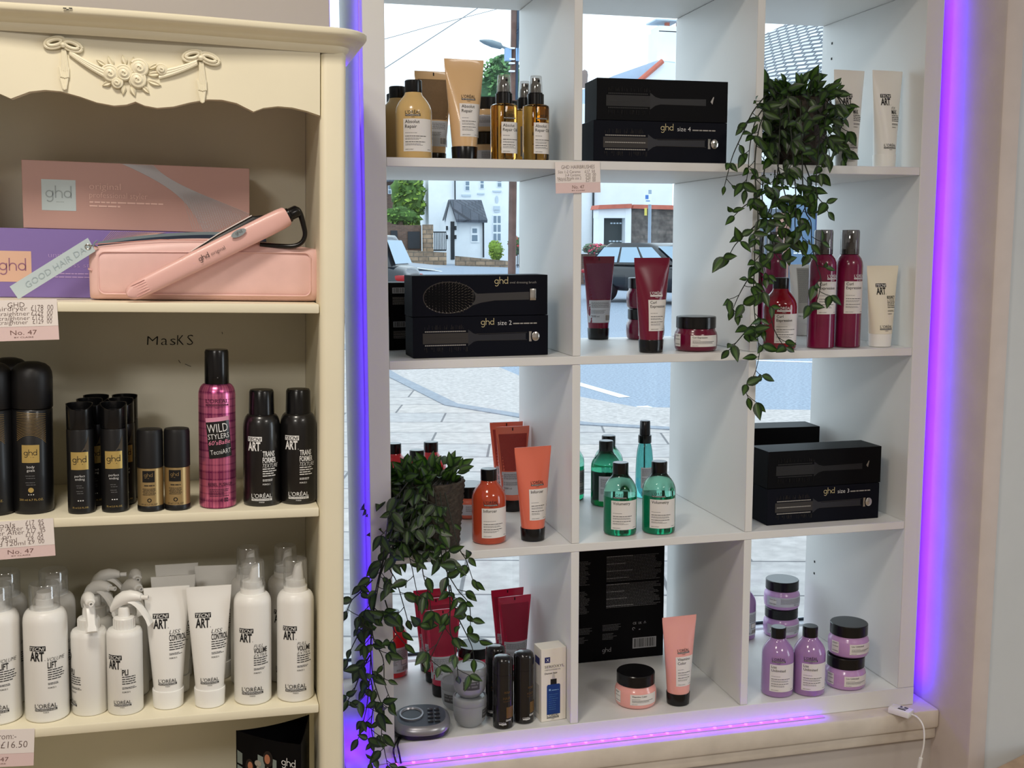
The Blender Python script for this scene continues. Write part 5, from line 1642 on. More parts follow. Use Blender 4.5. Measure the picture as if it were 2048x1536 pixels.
# hair straightener leaning on the pouch
k = Kit('hair_straightener')
PSH = mat('pink_styler_shell', (226, 178, 170), .38, coat=.1)
SA, SB = cab_at(254, 590, .012), cab_at(574, 432, .040)
SL = (SB - SA).length
def arm_ring(x, hw, hh, zc, n=28, e=2.6, yc=0.0):
    return [(x, yc + hw * math.copysign(abs(cos(2 * pi * j / n)) ** (2 / e), cos(2 * pi * j / n)), zc + hh * math.copysign(abs(sin(2 * pi * j / n)) ** (2 / e), sin(2 * pi * j / n))) for j in range(n)]
b = MB(); rows = []
for x, hh in ((0, .004), (.002, .0078), (.006, .0105), (.012, .0122), (.03, .0132), (.09, .0138), (.095, .0142), (.16, .0148), (.22, .0152), (SL - .012, .0150), (SL - .002, .0142), (SL, .0125)):
    rows.append(arm_ring(x, .0085 if x < .2 else .0085 + .003 * (x - .2) / .05, hh, 0))
b.loft(rows, PSH); p0 = k.part('front_arm', b)
b = MB()
for i in range(6):
    zz = -.0085 + .0034 * i
    b.tube([(.003 + .004 * abs(i - 2.5) / 2.5, -.0050, zz), (.012, -.0078, zz), (.024, -.0086, zz), (.030, -.0084, zz)], .0006, PSH, seg=6)
k.part('tip_ribs', b, p0)
b = MB(); rows = []
for x, zc in ((.030, .000), (.06, .001), (.105, .0025), (.15, .0075), (.205, .0100), (SL - .04, .008), (SL - .02, .001)):
    rows.append(arm_ring(x, .0065, .0120, zc, yc=.009))
b.loft(rows, BLACKM); k.part('plate_housing', b, p0)
b = MB(); b.tube([(.105, .0040, .0148), (.15, .0040, .0198), (.205, .0040, .0224)], .0008, mat('white_seam', (226, 220, 216), .5), seg=6); k.part('seam_strip', b, p0)
b = MB(); rows = []
for x, zc in ((.030, .000), (.06, .000), (.12, .0005), (.19, .001), (SL - .02, .000)):
    rows.append(arm_ring(x, .0050, .0125, zc, yc=.018))
b.loft(rows, PSH); k.part('back_arm', b, p0)
b = MB(); b.loft([[(SL - .075 + .0115 * cos(t) * s_, -.0122 + .004 * (1 if False else 0), .0085 + .0048 * sin(t) * s_) for t in [2 * pi * j / 24 for j in range(24)]] for s_ in (1, .02)], mat('badge_grey', (150, 160, 164), .35, metal=.3), False, False)
wordmark(b, Flat(-.0123), SL - .0745, .0075, INKG, .010, 'C')
k.part('badge', b, p0)
b = MB(); wordmark(b, Flat(-.0094), .108, -.0030, INK, .0155); text(b, Flat(-.0094), 'original', .1265, -.0030, .0052, INK, width=.0215, bold=-.012); k.part('lettering', b, p0)
b = MB(); b.lathe([(.0105, 0), (.0105, .004), (.0090, .0055), (.0088, .016), (.0075, .018), (.0005, .018)], BLACK, 24, M=Matrix.Translation((SL, 0, 0)) @ Matrix.Rotation(pi / 2, 4, 'Y')); k.part('hinge_cap', b, p0)
ax = (SB - SA).normalized(); azv = Vector((-ax.z, 0, ax.x)).normalized(); azv = (azv - ax * azv.dot(ax)).normalized(); ayv = azv.cross(ax).normalized()
Ms = basis(ax, ayv, azv, SA)
Ms = MCAB @ Ms
MsI = Ms.inverted()
def sp(u, v, y): return MsI @ (MCAB @ cab_at(u, v, y))
cps = [sp(581, 427, .046), sp(592, 419, .047), sp(600, 427, .047), sp(607, 450, .048), sp(610, 469, .049), sp(604, 484, .050), sp(588, 492, .052), sp(560, 492, .055), sp(520, 489, .058)]
b = MB(); b.tube(smooth(cps, 6), lambda t: .0050 - .0016 * min(1, t * 2.0), BLACK, seg=10); k.part('cord', b, p0)
put(k, None, 'pink hair straightener leaning diagonally across the pink pouch', 'hair straightener', M=Ms)

# ================================================================== PRICE CARDS
CARD = mat('card_white', (238, 229, 224), .6); CARDP = mat('card_pink', (228, 202, 199), .6); PEN = mat('brown_pen', (92, 70, 66), .7); PENK = mat('brown_print_ink', (110, 76, 70), .6)
def card(name_px, Mrt, conv, lines_, label, zpink, no47, group='handwritten price cards'):
    (u0, v0), (u1, v1), (u2, v2) = name_px   # top left, top right, bottom right
    A_, B_, C_ = conv(u0, v0), conv(u1, v1), conv(u2, v2)
    W_, H_ = (B_ - A_).length, (C_ - B_).length
    ex = (B_ - A_).normalized(); ez = (B_ - C_).normalized(); ez = (ez - ex * ez.dot(ex)).normalized(); ey = ez.cross(ex)
    L = basis(ex, ey, ez, C_ - ex * W_)
    r = empty('price_card', M=Mrt @ L); tag(r, label, 'price card', group)
    zp = H_ * zpink
    b = MB(); b.box(0, W_, 0, .0007, 0, zp, CARDP); b.box(0, W_, -.0003, .0005, zp, H_, CARD); link('card', b.mesh('card'), r)
    b = MB(); f_ = Flat(-.0003)
    for s_, x, z, h, wd, al in lines_:
        text(b, f_, s_, x * W_, z * H_, h, PEN, align=al, width=wd, bold=-.014, shear=.06, lift=.0003)
    text(b, Flat(0), 'No. 47', no47 * W_, zp * .42, H_ * .115, PENK, align='C', width=.030 * W_ / .10 if W_ > .1 else .022, bold=-.01, lift=.0003)
    text(b, Flat(0), 'BY CLAIRE', no47 * W_, zp * .20, H_ * .03, PENK, align='C', width=.024, lift=.0003)
    link('handwriting', b.mesh('handwriting'), r)
cv = lambda u, v: cab_at(u, v, .0012)
# positions inside a card as shares of its width and height
card(((-62, 602), (116, 598), (118.5, 679)), MCAB, cv, [
    ('GHD', .535, .82, .0068, .021, 'C'), ('Helios hairdryer', .66, .735, .0062, .075, 'R'), ('£178  00', .955, .735, .0075, .028, 'R'),
    ('Platinum Straightner', .68, .615, .0058, .080, 'R'), ('£229  00', .945, .615, .0066, .027, 'R'),
    ('Gold    Straightner', .68, .505, .0056, .072, 'R'), ('£179  00', .935, .505, .0064, .025, 'R'),
    ('Original  Straightner', .655, .405, .0056, .074, 'R'), ('£129  00', .93, .405, .0062, .024, 'R')],
    'price card under the pink pouch headed with three capital letters', .345, .60)
card(((-66, 1048), (108, 1036), (111, 1111)), MCAB, cv, [
    ('Body Goals', .555, .83, .0074, .062, 'R'), ('£17  95', .885, .855, .0072, .023, 'R'),
    ('Curly  Ever After', .645, .735, .0064, .072, 'R'), ('£16  95', .89, .755, .0066, .023, 'R'),
    ('Curly  Ever After', .655, .635, .0064, .072, 'R'), ('£17  95', .90, .655, .0062, .023, 'R'),
    ('Straight on', .50, .545, .0060, .050, 'R'), ('£17  95', .87, .555, .0060, .022, 'R'),
    ('Total Fix 75ml', .565, .445, .0060, .062, 'R'), ('£9  00', .87, .455, .0060, .020, 'R'),
    ('Body Guard 120ml', .66, .345, .0062, .080, 'R'), ('£9  00', .88, .355, .0062, .020, 'R')],
    'price card with six handwritten prices under the black bottles', .30, .60)
card(((-90, 1463), (70, 1457), (67, 1531)), MCAB, cv, [
    ('from:-', .77, .745, .0090, .026, 'R'), ('-  £16.50', .915, .505, .0100, .046, 'R')],
    'price card with one handwritten price below the white bottles', .355, .53)
card(((1111.5, 324.2), (1201.2, 322.6), (1201.2, 384.8)), Matrix.Identity(4), lambda u, v: at_y(u, v, -.0016), [
    ('GHD HAIRBRUSHES', .505, .775, .0066, .062, 'C'), ('Size 1-2 Ceramic', .56, .640, .0050, .042, 'R'), ('£17  50', .88, .640, .0054, .019, 'R'),
    ('3-4 Ceramic', .56, .535, .0048, .029, 'R'), ('£20  00', .90, .535, .0054, .019, 'R'),
    ('Natural Bristle size 2', .57, .435, .0048, .044, 'R'), ('£20  00', .89, .435, .0050, .018, 'R'), ('Oval brush', .34, .385, .0036, .024, 'R'), ('£21  00', .89, .350, .0048, .018, 'R')],
    'pinkish price card hanging between two white shelf compartments', .33, .5)

# ================================================================== DISPLAY BOX at the bottom
k = Kit('display_box')
zt = -.352
A_, B_, C_ = cab_on(472, 1461, zt), cab_on(602, 1489.7, zt), cab_on(618, 1429, zt)
D_ = A_ + (C_ - B_) * .9 + Vector((.05, 0, 0))
zb = -.60 + EPS
def wall3(b, P, Q, sag, m, th=.0012, n=12):
    P, Q = Vector((P.x, P.y, 0)), Vector((Q.x, Q.y, 0))
    nrm = (Q - P).cross(Vector((0, 0, 1))).normalized() * th
    rows = []
    for i in range(n + 1):
        t = i / n; p_ = P.lerp(Q, t); z_ = zt + sag * 4 * t * (1 - t)
        rows.append([(p_.x, p_.y, zb), (p_.x, p_.y, z_), (p_.x - nrm.x, p_.y - nrm.y, z_), (p_.x - nrm.x, p_.y - nrm.y, zb)])
    b.loft(rows, m)
for nm, P, Q, s_ in (('front_panel', A_, B_, -.0035), ('side_panel', B_, C_, -.004), ('back_panel', C_, A_, -.004)):
    b = MB(); wall3(b, P, Q, s_, DARKC); fi = k.part(nm, b)
    if nm == 'front_panel': p0 = fi
b = MB()
ux = Vector((B_.x - A_.x, B_.y - A_.y, 0)); LW = ux.length; ux.normalize()
fr = basis(ux, Vector((-ux.y, ux.x, 0)), Vector((0, 0, 1)), Vector((A_.x, A_.y, zt)))
pic = MB(); SKIN = mat('printed_skin', (172, 112, 84), .5); HAIR = mat('printed_hair', (24, 14, 12), .5); GLASSP = mat('printed_window', (128, 140, 136), .5); SHIRT = mat('printed_shirt', (160, 152, 140), .5); COAT = mat('printed_coat', (26, 24, 24), .5)
def pp(pts, m_, l): pic.poly([(x * LW, z) for x, z in pts], m_, y=-l)
def el(cx, cz, a_, c_, m_, l): pp([(cx + a_ * cos(t) / LW, cz + c_ * sin(t)) for t in [2 * pi * i / 20 for i in range(20)]], m_, l)
pp([(.02, -.030), (.10, -.034), (.10, -.052), (.02, -.050)], GLASSP, .0004); pp([(.02, -.053), (.10, -.056), (.10, -.085), (.02, -.082)], GLASSP, .0004)
pp([(.34, -.030), (.45, -.033), (.45, -.07), (.34, -.07)], GLASSP, .0004); pp([(.57, -.032), (.63, -.033), (.63, -.065), (.57, -.062)], GLASSP, .0004)
el(.50, -.034, .0088, .013, HAIR, .0006); el(.49, -.034, .0050, .0075, SKIN, .0008); pp([(.40, -.09), (.42, -.055), (.48, -.046), (.56, -.050), (.62, -.09)], COAT, .0007); pp([(.47, -.09), (.475, -.05), (.50, -.046), (.52, -.05), (.52, -.09)], SHIRT, .0009)
el(.215, -.052, .0075, .012, HAIR, .0006); el(.225, -.051, .0045, .007, SKIN, .0008); pp([(.14, -.10), (.17, -.066), (.23, -.061), (.29, -.068), (.31, -.10)], COAT, .0007); el(.345, -.044, .006, .005, SHIRT, .0007); pp([(.30, -.08), (.33, -.046), (.37, -.05), (.39, -.08)], SHIRT, .0007)
wordmark(pic, Flat(-.0002), .71 * LW, -.0375, WHITEINK, .0245)
fine(pic, Flat(-.0002), .74 * LW, -.0415, .016, 1, .0007, .002, PRINT2, 3)
b.add([tuple(fr @ Vector(v_)) for v_ in pic.v], [], INK)
o_ = 0
b = MB(); b.v = [tuple(fr @ Vector(v_)) for v_ in pic.v]; b.f = pic.f; b.m = pic.m; b.mats = pic.mats
k.part('printed_picture', b, p0)
put(k, None, 'black three-sided display box with a printed picture at the cabinet bottom', 'display box', M=MCAB)

# ================================================================== TRAILING POTTED IVIES
def leaf_mat(name, c, tr):
    m = bpy.data.materials.new(name); m.use_nodes = True
    nt = m.node_tree; b_ = nt.nodes['Principled BSDF']; out = nt.nodes['Material Output']
    b_.inputs['Base Color'].default_value = (*lin(c), 1); b_.inputs['Roughness'].default_value = .38
    t_ = nt.nodes.new('ShaderNodeBsdfTranslucent'); t_.inputs[0].default_value = (*lin(tr), 1)
    x_ = nt.nodes.new('ShaderNodeMixShader'); x_.inputs[0].default_value = .22
    nt.links.new(b_.outputs[0], x_.inputs[1]); nt.links.new(t_.outputs[0], x_.inputs[2]); nt.links.new(x_.outputs[0], out.inputs[0])
    return m
LD, LL = leaf_mat('leaf_dark', (28, 44, 24), (54, 100, 28)), leaf_mat('leaf_light', (56, 84, 34), (110, 160, 44))
STEM = mat('vine_stem', (30, 36, 24), .6)
def leaf(b, base, d, nrm, L, W):
    d = d.normalized(); nrm = (nrm - d * nrm.dot(d)).normalized(); s_ = d.cross(nrm)
    prof_ = ((0, .05), (.10, .55), (.25, .92), (.42, 1.0), (.60, .84), (.78, .50), (.92, .20), (1.0, .01))
    rows = []
    for t, w_ in prof_:
        c_ = base + d * (L * t) + nrm * (-L * .10 * t * t)
        hw = W * .5 * w_
        rows.append([c_ - s_ * hw + nrm * hw * .30, c_ - s_ * hw * .45 + nrm * hw * .16, c_, c_ + s_ * hw * .45 + nrm * hw * .16, c_ + s_ * hw + nrm * hw * .30])
    vs_ = [tuple(p_) for r_ in rows for p_ in r_]
    dk, lt = [], []
    for i in range(len(rows) - 1):
        for j in range(4):
            q_ = (i * 5 + j, i * 5 + j + 1, i * 5 + j + 6, i * 5 + j + 5)
            (lt if j in (1, 2) and 0 < i < 6 else dk).append(q_)
    o = len(b.v); b.v += vs_
    for fs_, m_ in ((dk, LD), (lt, LL)):
        k_ = b.mi(m_)
        for q_ in fs_:
            b.f.append(tuple(x + o for x in q_)); b.m.append(k_)
def vine_mesh(path, rnd, step=.026, size=.036, start=.0, dense=1.0):
    b = MB()
    P = smooth(path, 5)
    b.tube(P, lambda t: .0013 - .0006 * t, STEM, seg=6)
    acc = step * rnd.random(); side = 1
    for i in range(1, len(P)):
        seg_ = P[i] - P[i - 1]
        acc += seg_.length
        if acc > step and i / len(P) >= start:
            acc = 0; side = -side
            d = seg_.normalized()
            out = Vector((side, rnd.uniform(-.7, .1), rnd.uniform(-.35, .35)))
            bl = rnd.choice((.004, .008, .016, .024)) * dense
            br = (out + d * .8).normalized()
            e = P[i] + br * bl
            b.tube([P[i], P[i] + br * bl * .5 + Vector((0, 0, -.001)), e], .0007, STEM, seg=5)
            for kk in range(2 if bl > .01 else 1 + (rnd.random() < .45)):
                ld = (br + Vector((rnd.uniform(-.5, .5), rnd.uniform(-.4, .2), rnd.uniform(-.9, .5)))).normalized() if kk == 0 else (br * rnd.uniform(-.2, .4) + Vector((-side * rnd.uniform(0, .7), -.3, rnd.uniform(-.9, .6)))).normalized()
                nr = Vector((rnd.uniform(-.6, .6) - .3, -1, rnd.uniform(-.3, .8)))
                L = size * rnd.uniform(.55, 1.08)
                leaf(b, e, ld, nr, L, L * rnd.uniform(.46, .58))
    d = (P[-1] - P[-3]).normalized()
    leaf(b, P[-1], d + Vector((rnd.uniform(-.2, .2), 0, 0)), Vector((-.4, -1, .2)), size * .8, size * .36)
    return b
def ivy(name, ctr, zbase, rt, rb, h, vines, label, seed, bushy, drape, lean=0.0):
    rnd = random.Random(seed)
    r = empty('potted_ivy', (ctr[0], ctr[1], zbase)); tag(r, label, 'plant', 'trailing potted ivies')
    O = Vector((ctr[0], ctr[1], zbase))
    POT = mat('dark_woven_pot', (64, 56, 48), .85, noise=.35, nscale=120, bump=.5)
    b = MB(); rows = []
    n_ = 48
    for i in range(37):
        t = i / 36
        rad = rb + (rt - rb) * t
        rows.append([((rad + .0016 * sin(t * 36 * pi / 1.5 + 5 * sin(3 * 2 * pi * j / n_)) + .0010 * sin(j * 2.3 + i)) * cos(2 * pi * j / n_), (rad + .0016 * sin(t * 36 * pi / 1.5 + 5 * sin(3 * 2 * pi * j / n_)) + .0010 * sin(j * 2.3 + i)) * sin(2 * pi * j / n_), h * t) for j in range(n_)])
    rows += [[((rt - .006) * cos(2 * pi * j / n_), (rt - .006) * sin(2 * pi * j / n_), h) for j in range(n_)], [((rt - .008) * cos(2 * pi * j / n_), (rt - .008) * sin(2 * pi * j / n_), h - .012) for j in range(n_)]]
    b.loft(rows, POT, True, True); link('pot', b.mesh('pot', 80), r)
    b = MB()
    for i in range(bushy):
        a_ = rnd.random() * 2 * pi; rad = rt * sqrt(rnd.random()) * .95
        base = Vector((rad * cos(a_) * (1 - abs(lean)) + lean * rt * .5, rad * sin(a_), h - .008))
        d = Vector((cos(a_) * rnd.uniform(.1, 1.0), sin(a_) * rnd.uniform(.1, .9), rnd.uniform(.5, 1.4))).normalized()
        tip = base + d * rnd.uniform(.008, .040)
        b.tube([base, tip], .0008, STEM, seg=5)
        L = rnd.uniform(.022, .036)
        leaf(b, tip, d + Vector((rnd.uniform(-.7, .7), rnd.uniform(-.5, .2), rnd.uniform(-.7, .1))), Vector((rnd.uniform(-.8, .4), -1, rnd.uniform(-.1, .9))), L, L * .52)
    link('foliage', b.mesh('foliage', 80), r)
    for pts, st, sz in vines:
        P = [Vector(p_) - O for p_ in pts]
        m_ = vine_mesh(P, rnd, st, sz)
        link('vine', m_.mesh('vine', 80), r)
    for i in range(drape[0]):
        a_ = radians(rnd.uniform(drape[1], drape[2]))
        L = rnd.uniform(drape[3], drape[4])
        P = []
        for j in range(7):
            t = j / 6
            rad = rt * .8 + .030 * min(1, t * 3) + .012 * rnd.random()
            P.append(Vector((rad * cos(a_) + .012 * t * rnd.uniform(-1, 1), rad * sin(a_), h + .012 * sin(pi * min(1, t * 2.2)) - L * max(0, t - .12))))
        m_ = vine_mesh(P, rnd, .020, .033)
        link('vine', m_.mesh('vine', 80), r)
def vp(pts, y0=-.012, y1=-.05):
    n_ = len(pts)
    return [at_y(u, v, y0 + (y1 - y0) * min(1, i / 2.0) + .006 * sin(i * 2.1 + u)) for i, (u, v) in enumerate(pts)]
pc = at_y(1590, 300, .068)
ivy('potted_ivy', (pc.x, .068), ZS['A'] + EPS, .0605, .0520, .128, [
    (vp([(1532, 190), (1505, 225), (1484, 270), (1466, 310), (1456, 345), (1449, 372)]), .03, .022),
    (vp([(1545, 195), (1520, 250), (1510, 320), (1512, 380), (1516, 436), (1510, 477), (1509, 531), (1507, 586), (1510, 635), (1514, 668), (1518, 696), (1518, 712), (1509, 748), (1492, 776), (1496, 795)]), .025, .034),
    (vp([(1535, 381), (1510, 398), (1486, 414), (1468, 432)]), .030, .034),
    (vp([(1512, 450), (1490, 470), (1470, 490), (1458, 512)]), .028, .036),
    (vp([(1509, 540), (1495, 560), (1478, 590), (1466, 618)]), .028, .034),
    (vp([(1511, 640), (1492, 662), (1470, 688), (1458, 700)]), .026, .036),
    (vp([(1632, 195), (1640, 260), (1634, 330), (1633, 386), (1647, 408), (1656, 424)]), .030, .033),
    (vp([(1600, 200), (1604, 300), (1606, 380), (1612, 425), (1622, 445), (1624, 493), (1636, 537), (1642, 560), (1638, 588), (1632, 606)]), .026, .033),
    (vp([(1575, 200), (1585, 300), (1592, 400), (1590, 450), (1598, 490), (1606, 512)]), .026, .033),
    (vp([(1550, 340), (1545, 400), (1530, 450), (1518, 545), (1536, 600), (1546, 652), (1562, 684), (1572, 694)]), .026, .031),
    (vp([(1560, 200), (1558, 300), (1552, 380), (1540, 440), (1548, 500), (1560, 520)]), .024, .034),
    (vp([(1540, 200), (1512, 240), (1500, 290), (1496, 340), (1490, 380)]), .022, .033),
    (vp([(1620, 200), (1645, 235), (1654, 275), (1650, 310)]), .022, .030),
    (vp([(1555, 330), (1568, 380), (1578, 430), (1570, 470), (1575, 505)]), .020, .034),
    (vp([(1610, 330), (1622, 370), (1612, 410), (1600, 440), (1606, 480)]), .020, .034),
    (vp([(1530, 330), (1524, 390), (1530, 440), (1524, 500), (1530, 545)]), .022, .033),
    (vp([(1575, 340), (1560, 380), (1552, 420), (1558, 455)]), .018, .034),
], 'trailing potted ivy in top right compartment, its strands hanging two rows down', 5, 80, (16, 180, 345, .08, .15))
pc = at_z(862, 1097, ZS['C']); yc = .066
pc = at_y(864, 1020, yc)
ivy('potted_ivy', (pc.x, yc), ZS['C'] + EPS, .0610, .0500, .122, [
    (vp([(815, 965), (785, 1010), (772, 1070), (766, 1119), (754, 1169), (747, 1214), (744, 1264), (742, 1288), (740, 1347), (735, 1400), (731, 1425), (722, 1462), (716, 1478)]), .024, .035),
    (vp([(810, 980), (790, 1060), (768, 1130), (751, 1184), (745, 1268), (766, 1317), (769, 1365), (781, 1400)]), .025, .034),
    (vp([(805, 1000), (775, 1090), (755, 1180), (742, 1270), (745, 1347), (757, 1392), (766, 1421), (763, 1466), (769, 1501), (775, 1530)]), .024, .030),
    (vp([(820, 990), (790, 1080), (778, 1130), (793, 1163), (808, 1214), (815, 1240)]), .026, .034),
    (vp([(870, 985), (880, 1080), (888, 1130), (914, 1178), (938, 1208), (941, 1250)]), .026, .034),
    (vp([(880, 985), (890, 1080), (894, 1139), (900, 1199), (898, 1234), (874, 1288), (858, 1322)]), .026, .034),
    (vp([(895, 1150), (900, 1200), (900, 1258), (908, 1288), (914, 1332), (916, 1352)]), .026, .030),
    (vp([(900, 1170), (914, 1228), (932, 1267), (944, 1294), (948, 1318)]), .026, .034),
    (vp([(890, 985), (908, 1060), (920, 1100), (932, 1120), (945, 1158)]), .024, .030),
    (vp([(770, 1200), (784, 1246), (790, 1264), (810, 1288)]), .024, .033),
    (vp([(745, 1160), (720, 1185), (704, 1200), (694, 1222)]), .024, .034),
    (vp([(744, 1240), (722, 1262), (706, 1290), (695, 1318)]), .024, .034),
    (vp([(740, 1310), (722, 1345), (708, 1380), (696, 1400)]), .024, .034),
    (vp([(740, 1350), (748, 1400), (742, 1450), (748, 1490), (742, 1525)]), .024, .030),
    (vp([(845, 1000), (850, 1090), (845, 1140), (858, 1190), (862, 1230)]), .026, .034),
    (vp([(830, 1000), (815, 1080), (825, 1140), (835, 1190)]), .026, .034),
], 'trailing potted ivy in third row left compartment, spilling over the left side', 9, 70, (26, 150, 262, .09, .15), -.25)

# ================================================================== THE STREET OUTSIDE
def gz(x, y):
    z = -.50
    if y > 20: z += .0105 * (y - 20) + .040 * max(0, 15 - x) * max(0, min(1, (y - 26) / 30)) * max(0, min(1, (x + 6) / 8))
    return z
ROAD = mat('grey_blue_tarmac', (138, 150, 166), .85, noise=.30, nscale=38)
b = MB(); nx, ny = 40, 60
X0, X1, Y0, Y1 = -25, 50, .5, 130
vs_ = []
for j in range(ny + 1):
    y = Y0 + (Y1 - Y0) * (j / ny) ** 1.6
    for i in range(nx + 1):
        x = X0 + (X1 - X0) * i / nx
        vs_.append((x, y, gz(x, y)))
b.add(vs_, [(j * (nx + 1) + i, j * (nx + 1) + i + 1, (j + 1) * (nx + 1) + i + 1, (j + 1) * (nx + 1) + i) for j in range(ny) for i in range(nx)], ROAD)
structure('road', b)
def slab_poly(name, pts, z0, z1, m):
    b = MB(); n = len(pts)
    b.add([(x, y, z1) for x, y in pts] + [(x, y, z0) for x, y in pts], [tuple(range(n)), tuple(range(2 * n - 1, n - 1, -1))] + [(i, i + n, (i + 1) % n + n, (i + 1) % n) for i in range(n)], m)
    me = b.mesh(name)
    bm = bmesh.new(); bm.from_mesh(me); bmesh.ops.recalc_face_normals(bm, faces=bm.faces[:]); bm.to_mesh(me); bm.free()
    return tag(link(name, me), kind='structure')
FLAG = brick_mat('paving_flags', (178, 170, 166), (164, 160, 160), (104, 102, 104), .86, .50, .010, rot=(0, 0, radians(15)), noise=.16, rough=.75, nscale=14)
kerb = [(4.4, 5.25), (3.04, 6.05), (2.44, 6.45), (2.07, 6.93), (1.60, 7.80), (1.42, 10.0), (1.25, 14.0), (0.9, 19.0)]
slab_poly('pavement', [(-12, .485), (9, .485), (9, 3.9)] + kerb + [(-12, 19)], -.56, -.48, FLAG)
out1 = [(x + .13, y + .05) for x, y in kerb]
slab_poly('kerb', kerb + out1[::-1], -.56, -.472, mat('kerb_stone', (136, 142, 152), .8, noise=.15, nscale=20))
out2 = [(6.2, 6.3), (4.2, 6.95), (3.25, 7.35), (2.95, 8.2), (2.85, 10.0), (2.8, 14), (2.7, 19)]
slab_poly('dropped_pavement', out1 + out2[::-1], -.56, -.488, mat('pale_rough_concrete', (176, 170, 168), .85, noise=.22, nscale=26))
LINEW = mat('road_paint', (235, 238, 240), .7)
b = MB()
for a_, c_ in (((3.28, 9.25), (3.40, 8.05)), ((3.345, 7.45), (3.42, 6.70)), ((3.22, 11.4), (3.27, 10.0)), ((6.2, 10.9), (7.1, 10.35)), ((4.7, 11.9), (5.7, 11.2))):
    d = (Vector(c_) - Vector(a_)).normalized(); s_ = Vector((-d.y, d.x)) * .06
    b.add([(a_[0] - s_.x, a_[1] - s_.y, -.4975), (a_[0] + s_.x, a_[1] + s_.y, -.4975), (c_[0] + s_.x, c_[1] + s_.y, -.4975), (c_[0] - s_.x, c_[1] - s_.y, -.4975)], [(0, 1, 2, 3)], LINEW)
structure('road_markings', b)

def wbox(b, u0, u1, v0, v1, Y, depth, m, zb=None, bev=0):
    """wall-like box whose face spans those columns and rows at distance Y"""
    um, vm = (u0 + u1) / 2, (v0 + v1) / 2
    x0, x1 = at_y(u0, vm, Y).x, at_y(u1, vm, Y).x
    z1, z0 = at_y(um, v0, Y).z, at_y(um, v1, Y).z
    b.box(x0, x1, Y, Y + depth, z0 if zb is None else zb, z1, m, bev=bev)
def one(root, name, *a, **kw):
    b = MB(); wbox(b, *a, **kw); return link(name, b.mesh(name), root)
def px_poly(b, pts, Y, m, depth):
    b.poly([(p_.x, p_.z) for p_ in (at_y(u, v, Y) for u, v in pts)], m, depth=depth, y=Y)
RENDER = mat('white_render', (232, 236, 240), .85, noise=.03, nscale=2); SLATE = brick_mat('grey_slates', (96, 100, 110), (78, 84, 94), (60, 64, 72), .45, .22, .02, noise=.2)
PANE = mat('dark_window', (118, 136, 152), .15, spec=.6); FRAME = mat('white_joinery', (236, 240, 244), .5); DARKP = mat('dark_paint', (26, 34, 42), .5); REDT = mat('red_clay_tile', (188, 104, 86), .8, noise=.15, nscale=3)
STONE = brick_mat('sandstone_blocks', (168, 142, 116), (132, 112, 94), (110, 98, 86), .5, .22, .03, rot=(radians(90), 0, 0), noise=.3, nscale=4)
RUBBLE = brick_mat('rubble_stone', (120, 110, 104), (84, 78, 76), (98, 92, 88), .34, .17, .04, rot=(radians(90), 0, 0), noise=.4, nscale=5)
BRICK = brick_mat('old_brick', (112, 84, 70), (92, 70, 60), (104, 92, 84), .22, .075, .012, rot=(radians(90), 0, 0), noise=.25, nscale=3)
def sash(root, u0, u1, v0, v1, Y, rows=2, cols=1):
    f_ = one(root, 'window', u0, u1, v0, v1, Y - .06, .08, FRAME)
    b = MB()
    for i in range(cols):
        for j in range(rows):
            du, dv = (u1 - u0) / cols, (v1 - v0) / rows
            wbox(b, u0 + du * (i + .14), u0 + du * (i + .86), v0 + dv * (j + .10), v0 + dv * (j + .90), Y - .075, .02, PANE)
    link('panes', b.mesh('panes'), f_)
# white house with the porch
Yh = 58
h = empty('white_house', at_y(960, 520, Yh)); h.location = (0, 0, 0)
tag(h, 'large white rendered house with small slate-roofed porch across the road', 'house')
one(h, 'wall', 911, 1052, 245, 530, Yh, 6, RENDER, zb=-.6)
one(h, 'gable_wing', 857, 911.5, 250, 505, Yh - 1.0, 5, RENDER, zb=-.4)
sash(h, 986, 1002.5, 430, 483, Yh, 3, 2); sash(h, 930, 940, 362, 381, Yh, 2); sash(h, 960, 968.5, 358, 377, Yh, 2); sash(h, 994, 1004, 356, 374, Yh, 2)
for (u0, u1, v0, v1) in ((924, 942, 389, 393), (955, 969, 386, 389), (986, 1003, 381, 384), (988, 1000, 412, 420), (989, 1000, 421, 424)):
    one(h, 'sill', u0, u1, v0, v1, Yh - .08, .1, mat('pale_grey_band', (190, 202, 212), .7))
b = MB(); b.loft([[tuple(at_y(993.5 + 3 * s_ * cos(t), 399 + 7.5 * s_ * sin(t), Yh - .04)) for t in [2 * pi * i / 16 for i in range(16)]] for s_ in (1, .03)], mat('pale_grey_band', (190, 202, 212), .7), False, False); link('plaque', b.mesh('plaque'), h)
one(h, 'drainpipe', 909, 911, 245, 400, Yh - 1.15, .1, DARKP)
Yp = 55.5
one(h, 'porch_wall', 912, 966, 438, 530, Yp, 2.4, RENDER, zb=-.4)
b = MB(); px_poly(b, [(890, 530), (892, 438), (900, 401), (914, 438), (913, 530)], Yp - .2, RENDER, 2.4); link('porch_gable', b.mesh('porch_gable'), h)
b = MB()
E1, E2, E3, E4 = at_y(900, 399, Yp - .4), at_y(963, 400, Yp + 1.0), at_y(975, 440, Yp - .35), at_y(913, 439, Yp - .6)
off = Vector((0, .05, -.14))
b.add([tuple(p_) for p_ in (E1, E2, E3, E4)] + [tuple(p_ + off) for p_ in (E1, E2, E3, E4)], [(0, 3, 2, 1), (4, 5, 6, 7), (0, 1, 5, 4), (1, 2, 6, 5), (2, 3, 7, 6), (3, 0, 4, 7)], SLATE)
E5 = at_y(888, 441, Yp - .3); off2 = Vector((0, .5, 0))
